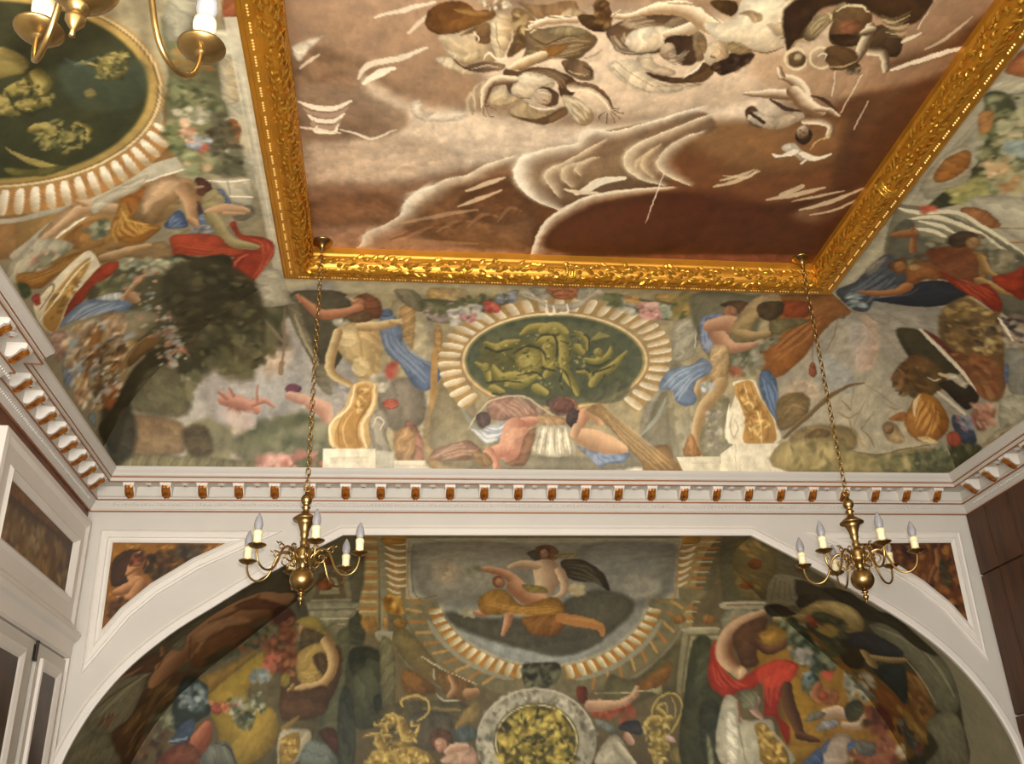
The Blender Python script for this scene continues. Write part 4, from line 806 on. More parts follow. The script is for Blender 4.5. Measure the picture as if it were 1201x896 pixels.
OPS_AL = [
 ('P','6e6a4c','625e44',(-158,415,2551,238),28,[-121,791,272,502,19,233,-21,76,210,-135,2506,-62,1602,580,293,879]),
 ('P','858166','6e6848',(619,153,1789,223),16,[379,323,843,22,2085,2,1483,374],1,0),
 ('P','6a5638','5c5038',(816,169,1749,225),16,[701,266,1001,64,2046,58,1423,387],1,0),
 ('P','8a8460',0,0,16,[909,246,1106,121,1721,117,1373,313],1,0),
 ('P','8c4a24','7a3c1c',(909,251,1384,216),19,[918,306,992,201,1273,148,1383,207,1204,301]),
 ('P','84402a',0,0,20,[361,210,436,134,620,137,554,206]),
 ('L','8e886a','8e886a',[1452,389,2150,24],[25,27],13,0,0.8),
 ('P','77734f','6a6446',(111,714,1067,686),14,[112,807,386,529,1061,580,823,722,347,855],1),
 ('L','565038','565038',[267,813,502,557],[17,18],10,0,0.8),
 ('L','8a8462','8a8462',[410,800,594,598],[12,12],10,0,0.8),
 ('P','918c6e','7c775a',(1862,221,2821,277),22,[1228,562,2361,-27,2685,-36,2938,35,2748,310,1822,546]),
 ('L','57523a','57523a',[1517,554,2645,-17],[16,18],13,0,0.8),
 ('L','b0aa8a','b0aa8a',[2312,360,2894,74],[17,18],14,0,0.8),
 ('P','4c4a44',0,0,25,[-151,906,-87,825,240,903,220,962]),
 ('P','9a7030','86602a',(3519,-73,3897,-242),44,[3191,-82,3548,-247,4265,-237,3962,-105],0,1,0.7),
 ('P','55503c','5e5436',(-230,1581,9407,2282),28,[-277,2724,-431,2465,-366,2064,-260,1645,-133,1082,46,831,708,466,11619,1485]),
 ('P','6e6c54','7c7a60',(-356,2581,1207,2405),19,[-160,2709,-216,2581,-87,2343,266,2405,792,2371,1306,2448,1366,2573]),
 ('P','77755c','8c8868',(-191,2097,932,2251),17,[-113,2331,-28,2188,-42,1978,323,1813,819,2038,942,2246,664,2370,266,2405]),
 ('L','a29e7c','a29e7c',[215,2283,294,2132,376,1947,489,1838],[15,40,39,14],9,0,0.8),
 ('L','4a4632','4a4632',[7,2313,145,2122,414,1877],[8,20,8],8,0,0.7),
 ('F',['8a5a44','6e4a3c'],[172,2289,566,2229,684,2300,361,2344],16,39,103,1.6),
 ('P','4c4438','54503e',(-578,1485,686,977),25,[-189,1577,-167,1345,-87,1090,26,898,303,921,149,1130,92,1380,130,1546]),
 ('P','5a3c2a','6a4632',(-216,1923,543,1735),24,[-42,1978,44,1777,228,1659,550,1756,258,1912]),
 ('L','a06a4a','a06a4a',[31,1981,144,1918,212,1841],[8,25,12],8),
 ('P','a08228','8f7224',(2132,1352,8156,1556),43,[2437,1663,2315,1325,2214,981,2714,882,3605,1084,3204,1275,3932,1377,5432,1249,7422,1452,7523,1927,5323,2166,4357,1885]),
 ('P','94702a','7c5a22',(1828,1399,2510,1426),34,[1721,1610,1937,1309,2048,1003,2382,1469,2370,1650]),
 ('P','ab8c30','98792a',(4169,1554,7537,1703),51,[4115,1615,5043,1258,6463,1370,7230,1878,6011,2022]),
 ('P','6a4526','5a3a20',(514,1954,2913,2218),29,[1627,2528,792,2371,942,2171,653,1822,1050,1677,1601,1586,2018,1807,1909,1972,2104,2243,2206,2473]),
 ('D','8f6a38','4e3218',[995,2345,1060,2114,873,1838],[1986,2450,1833,2156,1695,1824],7,36),
 ('F',['7c5a2c','4a3018','94703c'],[1032,2305,960,1819,1571,1752,2104,2243,1858,2463],70,54,104,2),
 ('L','ad7850','6e4226',[955,762,776,933,582,1130,680,1331,843,1475],[240,307,400,278,130],11),
 ('L','ad7850','6e4226',[639,1287,513,1391,596,1576,688,1673],[130,213,206,156],11),
 ('L','ad7850','6e4226',[398,880,400,1027,317,1177],[92,88,79],11),
 ('P','8c5430','6a3a20',(715,1257,1545,1281),29,[811,1430,719,1227,953,1016,1489,971,1487,1197,1507,1443,1195,1586]),
 ('P','b98660',0,0,34,[480,1403,326,1232,624,1025,1005,965,610,1209,774,1386,935,1474],0,1,0.7),
 ('L','b88058','7c4c30',[656,1608,745,1706,816,1783],[205,206,138],11),
 ('L','7c4c30','b88058',[307,1659,114,1622],[25,11],10),
 ('L','b88058','7c4c30',[459,1734,537,1782],[38,19],10),
 ('L','5e321c','5e321c',[364,1416,939,1553],[8,9],10,0,0.7),
 ('P','77715a',0,0,19,[311,1587,248,1482,251,1429,571,1533]),
 ('P','7a4630','663a26',(318,814,1991,783),24,[298,1011,409,845,846,711,1409,592,1995,671,1450,822,1014,769,598,945]),
 ('P','4a2a1e','3a2018',(1085,698,1953,673),22,[1085,738,1173,629,1758,584,1953,688,1529,790]),
 ('F',['3c4028','54583a','2e3020','6a3a20'],[1104,1331,1315,1130,1339,931,1609,757,2544,680,2283,923,1767,1199,1603,1502],90,64,105,1.5),
 ('F',['6c3a22','8c4a30','4a2a1a'],[1704,958,2230,650,3912,838,3248,1040],60,79,106,1.5),
 ('F',['a8503c','b86048'],[2388,1026,2921,811,3603,933,2994,1081],20,76,107,1.2),
 ('F',['5a7480','7c949c'],[2706,1205,3105,1047,3545,1101,3173,1247],24,59,108,1.6),
 ('P','26332c','303c34',(1260,1748,3047,1887),26,[1536,1809,1329,1656,2106,1599,2574,1690,3122,1749,2853,2006,2197,2104,1805,1945]),
 ('F',['4a6470','6c8890','384c48','8aa0a4'],[1421,1761,1941,1611,3057,1762,2141,1883],60,57,109,1.4),
 ('P','3a5a84','2c4668',(2513,2047,3381,2133),23,[2633,2175,2602,1997,2875,1903,3408,2121,2737,2206]),
 ('L','8aa4bc','8aa4bc',[2616,2199,3181,2091],[15,16],13,0,0.7),
 ('F',['6a6e50','8a8c6c','4e5238'],[1463,2170,1701,1918,2323,2085,1855,2274],40,56,110,1.6),
 ('P','c05848','8c3a2c',(2932,1674,3503,1708),17,[3407,1650,3518,1693,3442,1734,3233,1749,3019,1729,2920,1688,2985,1648,3184,1632]),
 ('P','c45844','94402e',(3417,1505,4155,1536),19,[4021,1465,4172,1516,4079,1569,3810,1592,3534,1573,3403,1524,3480,1473,3731,1448]),
 ('F',['d0785c','a84838'],[2796,1686,3739,1425,4335,1502,3262,1751],26,60,111,1.1),
 ('F',['3a4a34','7c8868','566048','a8ac90'],[3170,1558,3800,1258,4894,1295,5181,1617,4220,1660],70,71,112,1.4),
 ('F',['46503a','30382a','6a7050'],[4115,1615,4594,1445,5356,1585,4936,1696],30,70,113,1.6),
 ('P','9c4e30','7c3824',(3068,1973,4715,2117),29,[3330,2131,3204,1953,3280,1833,3719,1842,4175,1968,4534,2186,3685,2300]),
 ('L','80402a','b86648',[3678,2036,3570,1895],[331,247],16),
 ('P','6e3424','7c4430',(2437,2359,4192,2166),37,[2631,2433,2839,2237,3487,2111,4503,2250]),
 ('P','6e7468','5a6058',(4401,1997,6347,2154),37,[4371,2179,4416,1990,5158,1887,6305,1989,6600,2067,4782,2252]),
 ('L','302c28','302c28',[4505,1978,5343,1923,6544,2036],[5,11,5],17,0,0.8),
 ('F',['3c2c1c','54402a'],[1461,2248,2323,2085,2886,2318,1813,2511],40,61,114,1.6),
 ('P','5c4226','4a341e',(2997,727,7897,622),49,[3204,764,2999,611,3684,341,4197,224,5772,302,7218,554,7836,844,6797,1123,6020,1213,3732,959]),
 ('P','9a8438','7c6628',(1824,456,4012,348),25,[1835,571,2072,409,2566,360,3104,329,3998,215,3601,289,2543,487,2021,598]),
 ('P','6e5e44','8a7a5c',(1982,616,2746,590),22,[1982,615,2118,556,2569,553,2747,633,2388,663]),
 ('P','a8865a','6a4c30',(2073,592,2567,574),16,[2413,542,2565,569,2568,606,2421,628,2216,624,2074,597,2071,562,2208,539]),
 ('P','57482e',0,0,39,[2302,551,2966,387,3305,410,2883,579,2907,647]),
 ('P','ad8f48','8a6c34',(3188,619,5474,551),34,[3187,695,3199,493,3582,382,4196,445,5110,479,5471,637,4917,803,4022,796]),
 ('P','503c24',0,0,46,[3773,559,3850,447,4592,434,5159,509,4474,563]),
 ('D','c0a454','7c6028',[4141,758,4647,677,4746,558],[4677,833,5192,722,5257,568],4,45),
 ('L','c09c64','7e5c34',[3402,370,4351,344,5191,405,5612,593,5136,823,4750,969],[61,69,96,347,119,57],21),
 ('L','a07c48','6a4c28',[4681,910,4994,1021],[71,39],20),
 ('P','5e3e26','4e3420',(5207,1123,7191,613),61,[4680,1065,5319,812,5953,533,7967,662,7037,1025,6144,1227]),
 ('P','8a6c34',0,0,44,[6661,1284,6713,1055,6898,1013,7215,1164,7070,1330]),
 ('P','4a2a1c',0,0,85,[9243,883,10176,626,14033,797,11587,860]),
 ('F',['7c4a28','a0643c','5a2c1a'],[1568,721,1761,604,4091,852,4096,1000],50,83,115,1.6),
 ('P','8c7830',0,0,44,[3732,959,3878,879,4448,938,4285,1021]),
 ('P','b8b294','a09878',(7929,1491,10124,1095),43,[7114,1365,7532,1165,8556,1000,9469,1041,10702,1291,10816,1529,9575,1692]),
 ('P','b08a3c','8c6a2a',(7739,1360,10679,1428),42,[7792,1410,7808,1223,8397,1152,10078,1343,10496,1572,9724,1673]),
 ('F',['d0aa54','7c5c22'],[7644,1394,8286,1174,10136,1384,9852,1613],36,77,116,2),
 ('P','6e7c74','5a665c',(9541,1058,14924,1081),89,[9525,1081,11587,860,15132,857,11387,1429]),
]
OPS_AR = [
 ('P','6c6646','605c42',(-162,-112,1317,1079),25,[242,-163,25,-22,18,332,64,675,80,839,609,1077,1021,906,1152,594,1519,411,1722,309]),
 ('P','7a6c3e','706238',(275,-65,1071,532),31,[173,-53,85,260,999,536,1414,393,921,133]),
 ('P','98501e','6e3c18',(442,173,585,281),11,[438,271,534,285,620,265,643,222,589,182,492,168,408,189,386,231]),
 ('P','98501e','6e3c18',(990,292,1126,392),12,[977,385,1066,396,1151,375,1182,334,1139,298,1049,288,965,309,936,349]),
 ('F',['8c6c34','a8803c'],[122,-21,-11,192,1158,523,1435,382],24,35,102,1.6),
 ('P','88846a','78745a',(349,437,793,801),12,[521,426,278,683,316,782,851,800,1230,623],1),
 ('L','6e4a28','6e4a28',[573,463,1110,614],[5,5],9,0,0.7),
 ('L','6e4a28','6e4a28',[571,503,1027,654],[5,5],9,0,0.7),
 ('L','6e4a28','6e4a28',[568,543,945,694],[5,5],9,0,0.7),
 ('L','6e4a28','6e4a28',[565,583,863,733],[5,5],9,0,0.7),
 ('P','7e8274',0,0,19,[701,685,423,760,361,904,607,908,922,829]),
 ('P','a6a286','8f8a6c',(1431,472,1620,539),13,[1766,323,1224,575,1344,619,1437,626,1933,388],1),
 ('L','7a4a2c','7a4a2c',[1799,373,1303,595],[14,13],9,0,0.8),
 ('P','8e8a70','7a7658',(1799,489,2346,678),22,[1966,409,1523,620,2084,647,2560,587]),
 ('L','b0643a','b0643a',[2074,524,1858,587],[14,14],10,0,0.8),
 ('P','a8a288','8c8668',(2793,387,2951,436),15,[3085,275,2544,499,2669,539,3209,322],1),
 ('P','b08048','8a4e20',(2359,310,2539,429),14,[2360,410,2490,432,2598,417,2618,373,2538,327,2407,307,2302,323,2283,365]),
 ('P','a87c40','804c20',(2817,90,3012,211),15,[2802,203,2933,216,3054,191,3094,141,3027,97,2894,84,2776,111,2738,159]),
 ('P','4a4832','3e3d2a',(-240,681,1058,2839),23,[579,648,276,797,85,983,66,1241,88,1557,165,1886,276,2159,562,2492,860,2806,2041,2703,2453,1984]),
 ('P','9a6c22','8c5f20',(1200,694,2633,2758),28,[2227,660,1538,905,1264,1013,1381,1455,1261,1757,1192,2160,1083,2422,2014,2675,4063,2482,4877,2403,3180,1514,3203,1110]),
 ('P','a0741f','936a22',(3007,1434,3650,2357),39,[2713,1425,2550,1607,2934,1951,3201,2226,4209,2408,4754,2414,4013,2000]),
 ('P','8a5220','7c4a20',(1164,1730,1482,2444),29,[1416,1745,1311,1878,1179,2205,1181,2409,1713,2115]),
 ('P','7c7e62','6e7058',(44,1315,718,2380),17,[400,1325,126,1461,85,1837,232,2127,500,2353,808,2266,665,2018,547,1811,513,1583,522,1465]),
 ('L','9c9c7e','9c9c7e',[382,1395,242,1641,269,1951,391,2218],[13,32,27,10],7,0,0.7),
 ('L','4a4a34','4a4a34',[247,1445,244,1744,320,1983],[6,15,5],7,0,0.6),
 ('L','a8a884','a8a884',[567,1780,639,2001,734,2238],[7,17,7],7,0,0.8),
 ('P','2e2c20','3a3626',(-339,813,666,1897),18,[276,797,51,967,149,1205,12,1326,59,1620,112,1853,238,1720,214,1428,327,1290,329,1096]),
 ('P','7a4c20','8a5c28',(760,1885,955,2383),16,[749,1884,641,1956,775,2190,823,2304,1181,2409,1108,2131]),
 ('F',['a0763a','6a4420','8a6030'],[778,1901,667,1995,831,2282,1139,2375,1077,2136],40,35,117,2),
 ('P','7c7c62','6e6e58',(922,2339,880,2818),17,[1128,2397,732,2318,539,2385,635,2590,828,2809,1502,2743,1139,2604]),
 ('P','c8352a','a8261a',(2649,644,4335,2199),23,[2901,635,3269,667,3981,858,4511,1047,4669,1272,4592,1361,4125,1336,3661,1384,3071,1316,3804,1577,4260,1765,4069,1835,4296,2074,4325,2198,3937,2012,3921,1830,3352,1613,2794,1509,2304,1402,2224,1298,2422,1211,2765,1174,3483,1186,3810,1170,3758,1016,3312,784]),
 ('D','e04a38','8a1c12',[3461,729,4168,1018,4486,1323],[3713,946,3875,1193,3825,1337],5,51),
 ('D','dc4836','901e14',[2730,1185,3342,1394,4146,1718],[2269,1339,3072,1470,3910,1766],5,41),
 ('P','d83c2c',0,0,32,[2983,1181,2357,1233,2337,1392,2869,1489,3338,1472,3398,1338],0,1,0.6),
 ('L','6e4228','c49a74',[1560,670,2173,641,2751,696,3261,845,3455,1070],[57,88,95,139,174],13),
 ('P','64402a','543422',(2119,652,2747,1138),28,[2483,678,1844,662,1574,741,1988,876,2577,1003,2870,1139,3241,1098,2982,902]),
 ('L','7a4e30','4c2e1c',[2334,936,2358,1042,2116,1090,1773,1068,1488,996],[143,103,48,35,28],12),
 ('P','c8a078',0,0,26,[3636,1054,3258,1052,3322,1154,3728,1194]),
 ('P','2e2820','3a3226',(1062,634,1388,900),18,[1320,624,1100,689,1081,809,1105,904,1349,874,1473,747]),
 ('P','a6762a',0,0,29,[2079,840,1744,897,1970,1032,2256,1002]),
 ('L','42281a','643e26',[3023,1554,3390,1740,3679,1995,3828,2140],[80,108,113,84],13),
 ('L','643e26','42281a',[3879,2133,3636,2207,3476,2253],[67,58,25],12),
 ('L','8a6454','b89080',[3983,1535,4317,1609,4416,1769],[45,73,72],15),
 ('P','c2bda4','a8a48c',(5933,1719,3916,2050),22,[4770,1335,4441,1422,4945,1703,4220,1840,4419,1997,4427,2142,4575,2432,7051,2180]),
 ('P','dcd8c4',0,0,51,[5104,1513,5029,1609,5684,1936,6436,2245,6816,2206]),
 ('P','b08a3c','8a6828',(4657,1830,4910,2440),21,[4803,1837,4481,1860,4569,2035,4497,2218,4694,2420,5518,2339,5170,2073]),
 ('F',['d4ae58','7c5c22'],[4776,1842,4482,1893,4559,2293,4801,2399,5395,2312],40,41,118,2),
 ('L','7c7868','7c7868',[4976,1620,5621,1945,6071,2283],[6,17,8],14,0,0.8),
 ('L','8a4a30','8a4a30',[4485,1452,5091,1712],[15,16],14,0,0.8),
 ('P','6a6c50','7a7a60',(4395,1434,3983,1535),33,[4125,1336,3743,1442,4269,1619,4561,1554]),
 ('P','b09a5c','86743e',(474,850,1029,1358),17,[1173,911,761,844,453,914,302,1044,327,1193,541,1333,792,1351,878,1268,689,1141,726,994,953,967,1222,995]),
 ('P','c4ae70',0,0,29,[753,882,445,951,329,1096,459,1236,566,1126,602,980],0,1,0.7),
 ('L','6e6034','a8985a',[1070,953,1322,885,1489,797],[70,54,45],11),
 ('P','2c2a20','3a3628',(810,761,553,878),17,[799,757,587,751,468,841,567,863,801,861,919,827]),
 ('P','3e3a26','34301f',(609,989,1329,1690),25,[903,988,689,1141,999,1323,1381,1455,1484,1640,1307,1689,1030,1594,834,1624,846,1212]),
 ('P','3a4048','2c3036',(539,1294,964,1751),19,[959,1304,639,1360,495,1532,500,1721,797,1690,869,1556,1058,1434]),
 ('P','2c3a3a','24302e',(913,1722,1173,2158),17,[1133,1735,735,1787,749,1884,1192,2160,1216,2020,1215,1848]),
 ('L','76603a','b0945c',[994,1576,1091,1691],[61,67],10),
 ('L','b0945c','76603a',[957,1644,777,1723,567,1780],[46,41,25],9),
 ('F',['3e4a34','26301f','5a6448','7c8468'],[1466,788,1200,900,1595,1419,1667,1589,1939,1576,2175,1442,1932,1155,1617,982],120,58,119,1.5),
 ('F',['8a8c84','6a6e64','a89888'],[1944,1114,1735,1300,1954,1441,2205,1360],40,50,120,1.2),
 ('F',['5c7070','3c504c','8aa0a0','2c3a34'],[2384,1484,2070,1540,2675,1769,2822,1704],40,51,121,1.3),
 ('F',['b04430','8c3424'],[1044,964,893,1025,1014,1078,1158,1055],8,44,122,1.6),
 ('F',['c04434'],[1972,1567,1864,1612,2022,1663,2085,1631],6,48,123,1.6),
 ('F',['9a9a88','b8b8a4','6c7060','484c3c'],[1654,1654,1296,1775,1662,2029,2119,1968],60,50,124,1.3),
 ('F',['4a5038','303824'],[775,974,642,1160,1325,1473,1595,1419],60,53,125,1.6),
 ('F',['8a7c3c','a8843c'],[1055,1096,855,1175,1034,1276,1212,1207],16,47,126,1.6),
 ('L','7a3e24','b0663c',[2380,1682,2637,1777,2531,1859],[42,99,133],12),
 ('P','a8683c','8a4a2a',(2354,1741,2509,1944),21,[2593,1756,2281,1737,2150,1826,2418,1937,2691,1884]),
 ('P','b8502c','8a3a20',(2461,1754,2546,1858),13,[2408,1827,2506,1855,2605,1855,2647,1826,2603,1785,2501,1756,2403,1757,2365,1786]),
 ('L','c8a888','90725a',[2806,2002,2525,2024,2474,2083],[71,84,93],11),
 ('L','c8a888','90725a',[2640,2182,2355,2224,2136,2162],[48,43,28],10),
 ('P','3a3a28','4a4832',(2149,1972,2244,2174),20,[2337,2005,2012,1962,1932,2053,2224,2172,2493,2155]),
 ('P','77786c','5a5a50',(3111,1942,3168,2040),16,[3406,1982,3019,1936,2806,2002,3092,2034,3409,2016]),
 ('P','8e9090','70747a',(3012,2067,3063,2188),16,[3410,2146,3041,2069,2706,2097,2766,2163,3052,2171,3298,2149]),
 ('P','b8a494','94806c',(3551,2338,2797,2424),21,[3207,2300,2942,2237,2668,2297,2791,2419,3144,2570,3794,2508,3524,2359]),
 ('P','3a62a0','2e5290',(3869,2362,3866,2525),18,[4286,2460,3927,2388,3543,2332,3742,2513]),
 ('P','3a68ac',0,0,18,[3461,2317,3175,2279,3535,2406]),
 ('P','3e6cb0',0,0,16,[2875,2387,2618,2350,2746,2424,2920,2438]),
 ('P','b8924c',0,0,24,[2888,2453,2685,2453,2808,2550,3015,2551]),
 ('F',['5e2c20','7a3c2c','3c2a20'],[1927,2078,1562,2186,1698,2339,2123,2324,2168,2228],50,52,127,1.6),
 ('F',['3c4a44','26302c','5c6a64','7c3a2c'],[1649,2303,1416,2316,1380,2578,1523,2638,1617,2472],60,42,128,1.6),
 ('P','a89878',0,0,18,[1926,2517,1696,2503,1798,2630,1991,2611]),
 ('F',['8a4a34','6e3826','a06048'],[2914,2473,1867,2401,2007,2668,2956,2587],60,59,129,1.6),
 ('P','6e6c66','54524c',(2505,2360,2507,2558),26,[2624,2372,2274,2435,2414,2547,2735,2492]),
 ('F',['9a7c38','7a5a24'],[1374,2172,1214,2405,1202,2522,1475,2489],30,41,130,1.6),
]
